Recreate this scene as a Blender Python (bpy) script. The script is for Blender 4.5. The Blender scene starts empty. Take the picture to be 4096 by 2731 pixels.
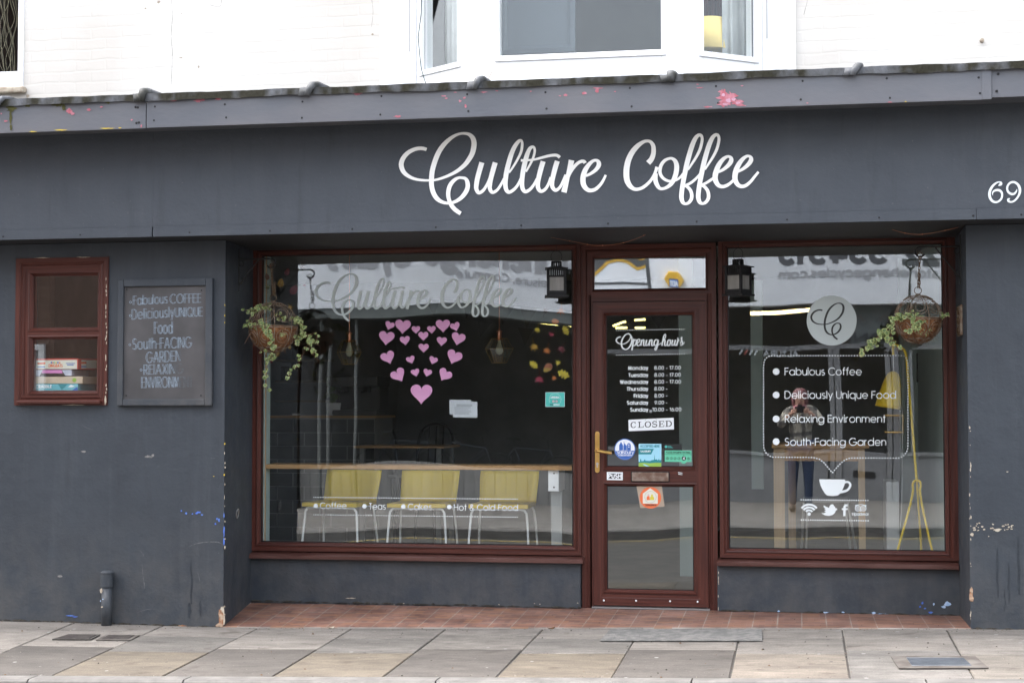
import bpy, bmesh, math, random
from mathutils import Vector, Matrix
random.seed(7)
R_ = math.radians
C = bpy.context.scene.collection
SC = bpy.context.scene

# ------------------------------------------------------------------ camera
FPX, YAW, PITCH, ROLL = 6424.3, 0.177238568, 0.0414357225, -0.00115965
CAM = Vector((0, -9.85, 1.37))
_c, _s = math.cos(YAW), math.sin(YAW)
FWD = Vector((-_s*math.cos(PITCH), _c*math.cos(PITCH), math.sin(PITCH)))
_r = Vector((_c, _s, 0)); _u = _r.cross(FWD)
RGT = math.cos(ROLL)*_r + math.sin(ROLL)*_u
UPV = -math.sin(ROLL)*_r + math.cos(ROLL)*_u
cam = bpy.data.cameras.new('camera'); co = bpy.data.objects.new('camera', cam); C.objects.link(co)
cam.sensor_width = 36; cam.lens = FPX/4096*36; cam.clip_start = 0.1; cam.clip_end = 500
co.matrix_world = Matrix.Translation(CAM) @ Matrix((RGT, UPV, -FWD)).transposed().to_4x4()
SC.camera = co

# ------------------------------------------------------------------ sky, sun, exposure
w = bpy.data.worlds.new('World'); SC.world = w; w.use_nodes = True
nt = w.node_tree
sky = nt.nodes.new('ShaderNodeTexSky'); sky.sky_type = 'NISHITA'; sky.sun_disc = False
sky.sun_elevation = R_(66); sky.sun_rotation = R_(-80); sky.air_density = 1.0; sky.dust_density = 5.0; sky.ozone_density = 0.6
bg = nt.nodes['Background']; bg.inputs['Strength'].default_value = 0.15
hs = nt.nodes.new('ShaderNodeHueSaturation'); hs.inputs['Saturation'].default_value = .35   # thin white overcast
nt.links.new(sky.outputs['Color'], hs.inputs['Color']); nt.links.new(hs.outputs['Color'], bg.inputs['Color'])
sl = bpy.data.lights.new('sun', 'SUN'); sl.energy = 0.5; sl.angle = R_(45); sl.color = (1, .965, .92)
so = bpy.data.objects.new('sun', sl); C.objects.link(so)
sd = Vector((math.sin(R_(80))*math.cos(R_(66)), -math.cos(R_(80))*math.cos(R_(66)), -math.sin(R_(66))))
so.rotation_euler = sd.to_track_quat('-Z', 'Y').to_euler(); so.location = (-8, 14, 20)
SC.view_settings.view_transform = 'Standard'; SC.view_settings.look = 'None'
SC.view_settings.exposure = 2.9; SC.view_settings.gamma = 1
SC.render.engine = 'CYCLES'
SC.cycles.use_denoising = True
try: SC.cycles.denoiser = 'OPENIMAGEDENOISE'
except Exception: pass
SC.cycles.max_bounces = 10; SC.cycles.transparent_max_bounces = 24; SC.cycles.glossy_bounces = 5
SC.cycles.sample_clamp_indirect = 6

# ------------------------------------------------------------------ helpers
def P(px, py, Y):
    """point of the plane at depth Y that the photograph shows at pixel (px, py)"""
    d = FWD*FPX + RGT*(px-2048) - UPV*(py-1365.5)
    return CAM + d*((Y-CAM.y)/d.y)
def PX(px, Y, py=1600): return P(px, py, Y).x
def PZ(py, Y, px=2048): return P(px, py, Y).z

def wloc(o):
    v = Vector((0, 0, 0))
    while o is not None: v += Vector(o.location); o = o.parent
    return v

class MB:
    def __init__(s): s.v = []; s.f = []; s.m = []; s.k = 0; s.col = None
    def add(s, vs, fs, m=0):
        b = len(s.v); s.v += [Vector(q) for q in vs]
        for f in fs: s.f.append([b+i for i in f]); s.m.append(m)
        return b
    def quad(s, a, b, c, d, m=0): s.add([a, b, c, d], [[0, 1, 2, 3]], m)
    def poly(s, vs, m=0): s.add(vs, [list(range(len(vs)))], m)
    def box(s, x0, x1, y0, y1, z0, z1, m=0):
        s.add([(x0,y0,z0),(x1,y0,z0),(x1,y1,z0),(x0,y1,z0),(x0,y0,z1),(x1,y0,z1),(x1,y1,z1),(x0,y1,z1)],
              [[0,3,2,1],[4,5,6,7],[0,1,5,4],[1,2,6,5],[2,3,7,6],[3,0,4,7]], m)
    def obox(s, c, ax, ay, az, m=0):
        c, ax, ay, az = map(Vector, (c, ax, ay, az))
        vs = [c+ax*i+ay*j+az*k for k in (-1,1) for (i,j) in ((-1,-1),(1,-1),(1,1),(-1,1))]
        s.add(vs, [[0,3,2,1],[4,5,6,7],[0,1,5,4],[1,2,6,5],[2,3,7,6],[3,0,4,7]], m)
    def prism(s, pts, z0, z1, m=0):
        n = len(pts)
        s.add([(x,y,z0) for x,y in pts]+[(x,y,z1) for x,y in pts],
              [list(range(n))[::-1], [n+i for i in range(n)]]+[[i,(i+1)%n,n+(i+1)%n,n+i] for i in range(n)], m)
    def slab(s, pts, off, m=0):
        """flat outline given as points, extruded by vector off"""
        n = len(pts); off = Vector(off)
        s.add([Vector(p) for p in pts]+[Vector(p)+off for p in pts],
              [list(range(n)), [n+i for i in range(n)][::-1]]+[[i,n+i,n+(i+1)%n,(i+1)%n] for i in range(n)], m)
    def tube(s, pts, r, seg=8, m=0, cap=True, closed=False):
        pts = [Vector(p) for p in pts]; n = len(pts)
        rs = r if isinstance(r, (list, tuple)) else [r]*n
        up = Vector((0, 0, 1)); vs = []; prev = None
        for i, p in enumerate(pts):
            if closed: t = pts[(i+1) % n]-pts[i-1]
            else: t = pts[min(i+1, n-1)]-pts[max(i-1, 0)]
            if t.length < 1e-9: t = Vector((0, 0, 1))
            t.normalize()
            if prev is None:
                a = t.cross(up)
                if a.length < 1e-3: a = t.cross(Vector((1, 0, 0)))
            else:
                a = prev - t*prev.dot(t)
                if a.length < 1e-4: a = t.cross(up)
            a.normalize(); prev = a; b = t.cross(a)
            for j in range(seg):
                an = 2*math.pi*j/seg; vs.append(p+(a*math.cos(an)+b*math.sin(an))*rs[i])
        fs = []
        for i in range(n if closed else n-1):
            for j in range(seg):
                i2 = (i+1) % n; j2 = (j+1) % seg
                fs.append([i*seg+j, i*seg+j2, i2*seg+j2, i2*seg+j])
        if cap and not closed:
            fs.append(list(range(seg))[::-1]); fs.append([(n-1)*seg+j for j in range(seg)])
        s.add(vs, fs, m)
    def lathe(s, c, prof, seg=24, m=0, axis='Z'):
        c = Vector(c); vs = []; fs = []
        for (r, h) in prof:
            for j in range(seg):
                a = 2*math.pi*j/seg
                q = Vector((r*math.cos(a), r*math.sin(a), h))
                if axis == 'Y': q = Vector((q.x, q.z, q.y))
                if axis == 'X': q = Vector((q.z, q.x, q.y))
                vs.append(c+q)
        for i in range(len(prof)-1):
            for j in range(seg):
                j2 = (j+1) % seg; fs.append([i*seg+j, i*seg+j2, (i+1)*seg+j2, (i+1)*seg+j])
        if prof[0][0] > 1e-6: fs.append(list(range(seg))[::-1])
        if prof[-1][0] > 1e-6: fs.append([(len(prof)-1)*seg+j for j in range(seg)])
        s.add(vs, fs, m)
    def ball(s, c, r, seg=10, m=0):
        n = max(5, seg//2+1)
        s.lathe(c, [(max(1e-7, r*math.sin(math.pi*i/n)), -r*math.cos(math.pi*i/n)) for i in range(n+1)], seg, m)
    def sweep_rect(s, x0, x1, z0, z1, prof, m_v=0, m_h=1):
        """frame moulding: profile = [(inset, y)...] carried round the rectangle with mitred corners"""
        rings = [[(x0+d, y, z0+d), (x1-d, y, z0+d), (x1-d, y, z1-d), (x0+d, y, z1-d)] for d, y in prof]
        for a, b in zip(rings[:-1], rings[1:]):
            for i in range(4):
                j = (i+1) % 4
                s.add([a[i], a[j], b[j], b[i]], [[0, 1, 2, 3]], m_h if i in (0, 2) else m_v)
    def ribbon(s, pts, wd, fn, m=0, closed=False):
        """flat stroke: pts in pixels, wd width(s) in pixels, fn(x, y, dy) -> world"""
        n = len(pts)
        if n < 2: return
        ws = wd if isinstance(wd, (list, tuple)) else [wd]*n
        s.k += 1; base = -(s.k % 25)*0.00006
        L = []; Rr = []
        for i in range(n):
            x, y = pts[i]
            if closed: a, b = pts[i-1], pts[(i+1) % n]
            else: a, b = pts[max(i-1, 0)], pts[min(i+1, n-1)]
            tx, ty = b[0]-a[0], b[1]-a[1]; l = math.hypot(tx, ty) or 1
            nx, ny = -ty/l, tx/l; h = ws[i]/2; dy = base-i*0.000012
            L.append(fn(x+nx*h, y+ny*h, dy)); Rr.append(fn(x-nx*h, y-ny*h, dy))
        for i in range(n if closed else n-1):
            j = (i+1) % n
            s.add([L[i], L[j], Rr[j], Rr[i]], [[0, 1, 2, 3]], m)
    def disc(s, x, y, r, fn, m=0, n=16, ry=None):
        s.k += 1; dy = -(s.k % 25)*0.00006; ry = ry or r
        s.poly([fn(x+r*math.cos(2*math.pi*i/n), y-ry*math.sin(2*math.pi*i/n), dy) for i in range(n)], m)
    def build(s, name, mats, parent=None, loc=None, bev=0, smooth=False, subd=0):
        me = bpy.data.meshes.new(name)
        if not isinstance(mats, (list, tuple)): mats = [mats]
        o = bpy.data.objects.new(name, me); C.objects.link(o)
        if parent is not None:
            o.parent = parent; L = wloc(parent)
        else:
            if loc is None:
                xs = [v.x for v in s.v]; ys = [v.y for v in s.v]; zs = [v.z for v in s.v]
                loc = ((min(xs)+max(xs))/2, (min(ys)+max(ys))/2, min(zs))
            L = Vector(loc); o.location = L
        me.from_pydata([v-L for v in s.v], [], s.f)
        for mm in mats: me.materials.append(mm)
        for i, p in enumerate(me.polygons):
            p.material_index = min(s.m[i], len(mats)-1)
            if smooth: p.use_smooth = True
        if s.col:
            at = me.color_attributes.new('Tint', 'FLOAT_COLOR', 'CORNER')
            for i, p in enumerate(me.polygons):
                for li in p.loop_indices: at.data[li].color = (*s.col[i], 1)
        me.update()
        if bev:
            b = o.modifiers.new('edge', 'BEVEL'); b.width = bev; b.segments = 2; b.limit_method = 'ANGLE'; b.angle_limit = R_(40)
        if subd:
            b = o.modifiers.new('sub', 'SUBSURF'); b.levels = b.render_levels = subd
        return o

def tag(o, label, cat, group=None, kind=None):
    o['label'] = label; o['category'] = cat
    if group: o['group'] = group
    if kind: o['kind'] = kind
    return o
def thing(name, loc, label, cat, group=None):
    o = bpy.data.objects.new(name, None); C.objects.link(o); o.location = loc; o.empty_display_size = .1
    return tag(o, label, cat, group)
def struct(o): o['kind'] = 'structure'; return o
def copy_tree(o, parent=None):
    c = o.copy(); C.objects.link(c)
    if parent is not None: c.parent = parent
    for ch in list(o.children): copy_tree(ch, c)
    return c
def smooth_path(pts, n=6):
    """Catmull-Rom through tuples of any length"""
    out = []; m = len(pts)
    for i in range(m-1):
        p0, p1, p2, p3 = pts[max(i-1, 0)], pts[i], pts[i+1], pts[min(i+2, m-1)]
        for k in range(n):
            t = k/n
            out.append(tuple(.5*((2*b)+(-a+c)*t+(2*a-5*b+4*c-d)*t*t+(-a+3*b-3*c+d)*t**3) for a, b, c, d in zip(p0, p1, p2, p3)))
    out.append(tuple(pts[-1])); return out

# ------------------------------------------------------------------ materials
def mat(name, c1, c2=None, scale=6, rough=.6, metal=0, bump=0, bscale=None, stretch=(1, 1, 1), lo=.4, hi=.65, spec=.5, detail=5, emit=None, estr=1, coat=0):
    m = bpy.data.materials.new(name); m.use_nodes = True
    t = m.node_tree; b = t.nodes['Principled BSDF']
    b.inputs['Base Color'].default_value = (*c1, 1); b.inputs['Roughness'].default_value = rough
    b.inputs['Metallic'].default_value = metal; b.inputs['Specular IOR Level'].default_value = spec
    b.inputs['Coat Weight'].default_value = coat
    if emit: b.inputs['Emission Color'].default_value = (*emit, 1); b.inputs['Emission Strength'].default_value = estr
    if c2 or bump:
        tc = t.nodes.new('ShaderNodeTexCoord'); mp = t.nodes.new('ShaderNodeMapping'); mp.inputs['Scale'].default_value = stretch
        t.links.new(tc.outputs['Object'], mp.inputs['Vector'])
    if c2:
        n = t.nodes.new('ShaderNodeTexNoise'); n.inputs['Scale'].default_value = scale; n.inputs['Detail'].default_value = detail
        t.links.new(mp.outputs['Vector'], n.inputs['Vector'])
        r = t.nodes.new('ShaderNodeValToRGB'); r.color_ramp.elements[0].position = lo; r.color_ramp.elements[1].position = hi
        r.color_ramp.elements[0].color = (*c1, 1); r.color_ramp.elements[1].color = (*c2, 1)
        t.links.new(n.outputs['Fac'], r.inputs['Fac']); t.links.new(r.outputs['Color'], b.inputs['Base Color'])
    if bump:
        n2 = t.nodes.new('ShaderNodeTexNoise'); n2.inputs['Scale'].default_value = bscale or scale*3; n2.inputs['Detail'].default_value = 6
        t.links.new(mp.outputs['Vector'], n2.inputs['Vector'])
        bp = t.nodes.new('ShaderNodeBump'); bp.inputs['Strength'].default_value = bump; bp.inputs['Distance'].default_value = .02
        t.links.new(n2.outputs['Fac'], bp.inputs['Height']); t.links.new(bp.outputs['Normal'], b.inputs['Normal'])
    return m

def wall_paint(name='slate_paint', c1=(.0215, .0280, .0370), c2=(.029, .0368, .0470), grime=.6):
    """dark slate paint: roller clouds, pale scuffs, drip streaks, street splash near the ground"""
    m = mat(name, c1, c2, scale=2.6, rough=.55, lo=.3, hi=.75, detail=7)
    t = m.node_tree; b = t.nodes['Principled BSDF']; N = t.nodes.new; Lk = t.links.new
    base = b.inputs['Base Color'].links[0].from_socket
    tc = N('ShaderNodeTexCoord')
    def noise(scale, stretch=(1, 1, 1), detail=5, rough=.5, a=.4, z=.6):
        mp = N('ShaderNodeMapping'); mp.inputs['Scale'].default_value = stretch; Lk(tc.outputs['Object'], mp.inputs['Vector'])
        n = N('ShaderNodeTexNoise'); n.inputs['Scale'].default_value = scale; n.inputs['Detail'].default_value = detail; n.inputs['Roughness'].default_value = rough
        Lk(mp.outputs['Vector'], n.inputs['Vector']); r = N('ShaderNodeMapRange'); r.inputs[1].default_value = a; r.inputs[2].default_value = z
        Lk(n.outputs['Fac'], r.inputs[0]); return r.outputs[0], n
    def mul(a, k):
        q = N('ShaderNodeMath'); q.operation = 'MULTIPLY'; Lk(a, q.inputs[0])
        if isinstance(k, float): q.inputs[1].default_value = k
        else: Lk(k, q.inputs[1])
        return q.outputs[0]
    def mix(col, f, c):
        x = N('ShaderNodeMix'); x.data_type = 'RGBA'; x.inputs[7].default_value = (*c, 1); Lk(col, x.inputs[6]); Lk(f, x.inputs[0]); return x.outputs[2]
    streak, _ = noise(3.2, (3.5, 3.5, .22), 6, .6, .52, .75)
    col = mix(base, mul(streak, .35), (.055, .062, .072))
    dark, _ = noise(4.1, (2.6, 2.6, .35), 5, .6, .56, .72)
    col = mix(col, mul(dark, .45), (.018, .023, .030))
    spk, _ = noise(60, (1, 1, 1), 2, .5, .70, .80)
    col = mix(col, mul(spk, .35), (.14, .14, .14))
    scr, _ = noise(9, (.6, 1, 3.0), 8, .75, .66, .80)
    col = mix(col, mul(scr, .30), (.12, .12, .125))
    sp = N('ShaderNodeSeparateXYZ'); Lk(tc.outputs['Object'], sp.inputs[0])
    hz = N('ShaderNodeMapRange'); hz.inputs[1].default_value = .75; hz.inputs[2].default_value = -.02; hz.inputs[3].default_value = 0; hz.inputs[4].default_value = 1; Lk(sp.outputs['Z'], hz.inputs[0])
    gn, _ = noise(5, (1.2, 1.2, 1), 8, .7, .38, .68)
    col = mix(col, mul(mul(hz.outputs[0], gn), grime), (.085, .080, .074))
    Lk(col, b.inputs['Base Color'])
    f1, n1 = noise(45, (1, 1, 1), 3); f2, n2 = noise(7, (1, 1, 1), 6)
    ad = N('ShaderNodeMath'); ad.operation = 'MULTIPLY_ADD'; ad.inputs[1].default_value = .25; Lk(n1.outputs['Fac'], ad.inputs[0]); Lk(n2.outputs['Fac'], ad.inputs[2])
    bp = N('ShaderNodeBump'); bp.inputs['Strength'].default_value = .35; bp.inputs['Distance'].default_value = .02; Lk(ad.outputs[0], bp.inputs['Height']); Lk(bp.outputs['Normal'], b.inputs['Normal'])
    rg = N('ShaderNodeMapRange'); rg.inputs[3].default_value = .45; rg.inputs[4].default_value = .75; Lk(n2.outputs['Fac'], rg.inputs[0]); Lk(rg.outputs[0], b.inputs['Roughness'])
    return m

def wood_grain(name, c1, c2, vertical=True, rough=.42):
    st = (70, 70, 2.2) if vertical else (2.2, 70, 70)
    m = mat(name, c1, c2, scale=1.0, rough=rough, bump=.05, bscale=1.0, stretch=st, lo=.3, hi=.72, detail=4, spec=.3)
    return m

def brick_white():
    m = mat('painted_brick', (.80, .785, .74), rough=.75)
    t = m.node_tree; b = t.nodes['Principled BSDF']
    tc = t.nodes.new('ShaderNodeTexCoord'); mp = t.nodes.new('ShaderNodeMapping')
    mp.inputs['Rotation'].default_value = (R_(90), 0, 0)
    t.links.new(tc.outputs['Object'], mp.inputs['Vector'])
    nz = t.nodes.new('ShaderNodeTexNoise'); nz.inputs['Scale'].default_value = 7; nz.inputs['Detail'].default_value = 6
    t.links.new(tc.outputs['Object'], nz.inputs['Vector'])
    va = t.nodes.new('ShaderNodeVectorMath'); va.operation = 'MULTIPLY_ADD'
    va.inputs[1].default_value = (.035, .035, .035)
    t.links.new(nz.outputs['Color'], va.inputs[0]); t.links.new(mp.outputs['Vector'], va.inputs[2])
    br = t.nodes.new('ShaderNodeTexBrick'); br.inputs['Scale'].default_value = 1
    br.inputs['Brick Width'].default_value = .225; br.inputs['Row Height'].default_value = .075; br.inputs['Mortar Size'].default_value = .011
    br.inputs['Mortar Smooth'].default_value = 1.0
    br.inputs['Color1'].default_value = (1, 1, 1, 1); br.inputs['Color2'].default_value = (.80, .80, .80, 1); br.inputs['Mortar'].default_value = (.60, .60, .60, 1)
    t.links.new(va.outputs[0], br.inputs['Vector'])
    n2 = t.nodes.new('ShaderNodeTexNoise'); n2.inputs['Scale'].default_value = 9; n2.inputs['Detail'].default_value = 8
    t.links.new(tc.outputs['Object'], n2.inputs['Vector'])
    ad = t.nodes.new('ShaderNodeMath'); ad.operation = 'MULTIPLY_ADD'; ad.inputs[1].default_value = 1.1
    t.links.new(n2.outputs['Fac'], ad.inputs[0]); t.links.new(br.outputs['Color'], ad.inputs[2])
    bp = t.nodes.new('ShaderNodeBump'); bp.inputs['Strength'].default_value = .24; bp.inputs['Distance'].default_value = .012
    t.links.new(ad.outputs[0], bp.inputs['Height']); t.links.new(bp.outputs['Normal'], b.inputs['Normal'])
    n3 = t.nodes.new('ShaderNodeTexNoise'); n3.inputs['Scale'].default_value = 1.1; n3.inputs['Detail'].default_value = 7
    t.links.new(tc.outputs['Object'], n3.inputs['Vector'])
    cr = t.nodes.new('ShaderNodeValToRGB'); cr.color_ramp.elements[0].position = .35; cr.color_ramp.elements[1].position = .62
    cr.color_ramp.elements[0].color = (.565, .535, .49, 1); cr.color_ramp.elements[1].color = (.635, .618, .582, 1)
    t.links.new(n3.outputs['Fac'], cr.inputs['Fac']); t.links.new(cr.outputs['Color'], b.inputs['Base Color'])
    return m

def glass(name, r0=.085, tint=(.97, .985, .98), bow=None):
    """pane: mirror-like share that rises towards grazing angles, the rest passes straight through"""
    m = bpy.data.materials.new(name); m.use_nodes = True; t = m.node_tree
    t.nodes.remove(t.nodes['Principled BSDF']); out = t.nodes['Material Output']
    tr = t.nodes.new('ShaderNodeBsdfTransparent'); tr.inputs['Color'].default_value = (*tint, 1)
    gl = t.nodes.new('ShaderNodeBsdfGlossy'); gl.inputs['Roughness'].default_value = 0; gl.inputs['Color'].default_value = (.95, .98, 1, 1)
    lw = t.nodes.new('ShaderNodeLayerWeight'); lw.inputs['Blend'].default_value = .5
    pw = t.nodes.new('ShaderNodeMath'); pw.operation = 'POWER'; pw.inputs[1].default_value = 5
    t.links.new(lw.outputs['Facing'], pw.inputs[0])
    ma = t.nodes.new('ShaderNodeMath'); ma.operation = 'MULTIPLY_ADD'; ma.inputs[1].default_value = 1-r0; ma.inputs[2].default_value = r0
    t.links.new(pw.outputs[0], ma.inputs[0])
    mx = t.nodes.new('ShaderNodeMixShader'); t.links.new(ma.outputs[0], mx.inputs[0])
    t.links.new(tr.outputs[0], mx.inputs[1]); t.links.new(gl.outputs[0], mx.inputs[2]); t.links.new(mx.outputs[0], out.inputs['Surface'])
    # float glass is never quite flat: long slow ripples
    tc = t.nodes.new('ShaderNodeTexCoord'); n = t.nodes.new('ShaderNodeTexNoise'); n.inputs['Scale'].default_value = 1.3; n.inputs['Detail'].default_value = 1
    t.links.new(tc.outputs['Object'], n.inputs['Vector'])
    ge = t.nodes.new('ShaderNodeNewGeometry')
    sb = t.nodes.new('ShaderNodeVectorMath'); sb.operation = 'MULTIPLY_ADD'
    sb.inputs[1].default_value = (.006, 0, .008)
    off = t.nodes.new('ShaderNodeVectorMath'); off.operation = 'ADD'; off.inputs[1].default_value = (-.003, 0, -.004)
    t.links.new(n.outputs['Color'], sb.inputs[0]); t.links.new(ge.outputs['Normal'], sb.inputs[2]); t.links.new(sb.outputs[0], off.inputs[0])
    last = off
    if bow:   # pane bowed by its edge seals: x0, half width, tilt at the edges
        x0, hw, k = bow
        sx = t.nodes.new('ShaderNodeSeparateXYZ'); t.links.new(ge.outputs['Position'], sx.inputs[0])
        a = t.nodes.new('ShaderNodeMath'); a.operation = 'SUBTRACT'; a.inputs[1].default_value = x0; t.links.new(sx.outputs['X'], a.inputs[0])
        b2 = t.nodes.new('ShaderNodeMath'); b2.operation = 'DIVIDE'; b2.inputs[1].default_value = hw; t.links.new(a.outputs[0], b2.inputs[0])
        q = t.nodes.new('ShaderNodeMath'); q.operation = 'MULTIPLY'; t.links.new(b2.outputs[0], q.inputs[0]); t.links.new(b2.outputs[0], q.inputs[1])
        kk = t.nodes.new('ShaderNodeMath'); kk.operation = 'MULTIPLY'; kk.inputs[1].default_value = k; t.links.new(q.outputs[0], kk.inputs[0])
        k0 = t.nodes.new('ShaderNodeMath'); k0.operation = 'SUBTRACT'; k0.inputs[1].default_value = .0033; t.links.new(kk.outputs[0], k0.inputs[0]); kk = k0
        cx = t.nodes.new('ShaderNodeCombineXYZ'); t.links.new(kk.outputs[0], cx.inputs['Z'])
        ad = t.nodes.new('ShaderNodeVectorMath'); ad.operation = 'ADD'; t.links.new(off.outputs[0], ad.inputs[0]); t.links.new(cx.outputs[0], ad.inputs[1])
        last = ad
    nm = t.nodes.new('ShaderNodeVectorMath'); nm.operation = 'NORMALIZE'; t.links.new(last.outputs[0], nm.inputs[0])
    t.links.new(nm.outputs[0], gl.inputs['Normal'])
    return m

def tile_floor():
    m = mat('quarry_tiles', (.2, .08, .05), rough=.5)
    t = m.node_tree; b = t.nodes['Principled BSDF']
    tc = t.nodes.new('ShaderNodeTexCoord')
    def brick(wd, h, mort, c1, c2, cm, sc=1):
        br = t.nodes.new('ShaderNodeTexBrick'); br.offset = 0; br.inputs['Scale'].default_value = sc
        br.inputs['Brick Width'].default_value = wd; br.inputs['Row Height'].default_value = h; br.inputs['Mortar Size'].default_value = mort
        br.inputs['Color1'].default_value = (*c1, 1); br.inputs['Color2'].default_value = (*c2, 1); br.inputs['Mortar'].default_value = (*cm, 1)
        t.links.new(tc.outputs['Object'], br.inputs['Vector']); return br
    big = brick(.148, .148, .0035, (.160, .087, .069), (.205, .112, .086), (.24, .21, .185))
    small = brick(.037, .0296, .0011, (.8, .8, .8), (1.35, 1.25, 1.1), (1.25, 1.25, 1.25))
    n = t.nodes.new('ShaderNodeTexNoise'); n.inputs['Scale'].default_value = 3.2; n.inputs['Detail'].default_value = 6
    t.links.new(tc.outputs['Object'], n.inputs['Vector'])
    r = t.nodes.new('ShaderNodeValToRGB'); r.color_ramp.elements[0].position = .35; r.color_ramp.elements[1].position = .7
    r.color_ramp.elements[0].color = (.62, .58, .58, 1); r.color_ramp.elements[1].color = (1.3, 1.36, 1.4, 1)
    t.links.new(n.outputs['Fac'], r.inputs['Fac'])
    m1 = t.nodes.new('ShaderNodeMix'); m1.data_type = 'RGBA'; m1.blend_type = 'MULTIPLY'; m1.inputs[0].default_value = 1
    t.links.new(big.outputs['Color'], m1.inputs[6]); t.links.new(small.outputs['Color'], m1.inputs[7])
    m2 = t.nodes.new('ShaderNodeMix'); m2.data_type = 'RGBA'; m2.blend_type = 'MULTIPLY'; m2.inputs[0].default_value = 1
    t.links.new(m1.outputs[2], m2.inputs[6]); t.links.new(r.outputs['Color'], m2.inputs[7])
    # a few warmer orange tiles
    n3 = t.nodes.new('ShaderNodeTexWhiteNoise'); n3.noise_dimensions = '2D'
    sp = t.nodes.new('ShaderNodeVectorMath'); sp.operation = 'SNAP'; sp.inputs[1].default_value = (.111, .0296, 1)
    t.links.new(tc.outputs['Object'], sp.inputs[0]); t.links.new(sp.outputs[0], n3.inputs['Vector'])
    gt = t.nodes.new('ShaderNodeMapRange'); gt.inputs[1].default_value = .72; gt.inputs[2].default_value = .95; gt.inputs[4].default_value = .65
    t.links.new(n3.outputs['Value'], gt.inputs[0])
    m3 = t.nodes.new('ShaderNodeMix'); m3.data_type = 'RGBA'; m3.inputs[7].default_value = (.28, .140, .075, 1)
    t.links.new(gt.outputs[0], m3.inputs[0]); t.links.new(m2.outputs[2], m3.inputs[6])
    t.links.new(m3.outputs[2], b.inputs['Base Color'])
    return m

def tinted(name, rough=.85, stretch=(1, 1, 1)):
    """worn paving: the slab's own colour from the attribute Tint, with stains, pale wear, gum and pitting"""
    m = mat(name, (.3, .3, .3), rough=rough); t = m.node_tree; b = t.nodes['Principled BSDF']; N = t.nodes.new; Lk = t.links.new
    at = N('ShaderNodeAttribute'); at.attribute_name = 'Tint'; tc = N('ShaderNodeTexCoord')
    def noise(scale, st=(1, 1, 1), detail=8, rg=.65):
        mp = N('ShaderNodeMapping'); mp.inputs['Scale'].default_value = st; Lk(tc.outputs['Object'], mp.inputs['Vector'])
        n = N('ShaderNodeTexNoise'); n.inputs['Scale'].default_value = scale; n.inputs['Detail'].default_value = detail; n.inputs['Roughness'].default_value = rg; Lk(mp.outputs['Vector'], n.inputs['Vector']); return n
    def mulcol(col, n, lo, hi, a, z):
        r = N('ShaderNodeValToRGB'); r.color_ramp.elements[0].position = a; r.color_ramp.elements[1].position = z; r.color_ramp.elements[0].color = (*lo, 1); r.color_ramp.elements[1].color = (*hi, 1)
        Lk(n.outputs['Fac'], r.inputs['Fac']); x = N('ShaderNodeMix'); x.data_type = 'RGBA'; x.blend_type = 'MULTIPLY'; x.inputs[0].default_value = 1; Lk(col, x.inputs[6]); Lk(r.outputs['Color'], x.inputs[7]); return x.outputs[2]
    col = mulcol(at.outputs['Color'], noise(2.6, (.8, 2.2, 1)), (.66, .64, .62), (1.28, 1.25, 1.2), .3, .7)
    col = mulcol(col, noise(11, (.7, 2.0, 1)), (.80, .79, .78), (1.16, 1.16, 1.16), .32, .68)
    fine = noise(110, (1, 1, 1), 3); col = mulcol(col, fine, (.82, .82, .82), (1.15, 1.15, 1.15), .35, .65)
    stain = noise(5.5, (1, 1.3, 1), 4, .5); col = mulcol(col, stain, (1, 1, 1), (.62, .58, .55), .62, .74)
    def spots(sc, dist, keep, c, col):
        v = N('ShaderNodeTexVoronoi'); v.inputs['Scale'].default_value = sc; Lk(tc.outputs['Object'], v.inputs['Vector'])
        g = N('ShaderNodeMapRange'); g.inputs[1].default_value = dist; g.inputs[2].default_value = dist*.7; g.inputs[3].default_value = 0; g.inputs[4].default_value = 1; Lk(v.outputs['Distance'], g.inputs[0])
        sc_ = N('ShaderNodeSeparateColor'); Lk(v.outputs['Color'], sc_.inputs[0]); g2 = N('ShaderNodeMath'); g2.operation = 'GREATER_THAN'; g2.inputs[1].default_value = keep; Lk(sc_.outputs[0], g2.inputs[0])
        g3 = N('ShaderNodeMath'); g3.operation = 'MULTIPLY'; Lk(g.outputs[0], g3.inputs[0]); Lk(g2.outputs[0], g3.inputs[1])
        x = N('ShaderNodeMix'); x.data_type = 'RGBA'; x.inputs[7].default_value = (*c, 1); Lk(g3.outputs[0], x.inputs[0]); Lk(col, x.inputs[6]); return x.outputs[2]
    col = spots(9, .13, .80, (.20, .195, .19), col); col = spots(13, .14, .82, (.035, .033, .031), col); col = spots(42, .12, .86, (.24, .22, .20), col)
    Lk(col, b.inputs['Base Color'])
    bp = N('ShaderNodeBump'); bp.inputs['Strength'].default_value = .3; bp.inputs['Distance'].default_value = .01; Lk(fine.outputs['Fac'], bp.inputs['Height']); Lk(bp.outputs['Normal'], b.inputs['Normal'])
    return m

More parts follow.
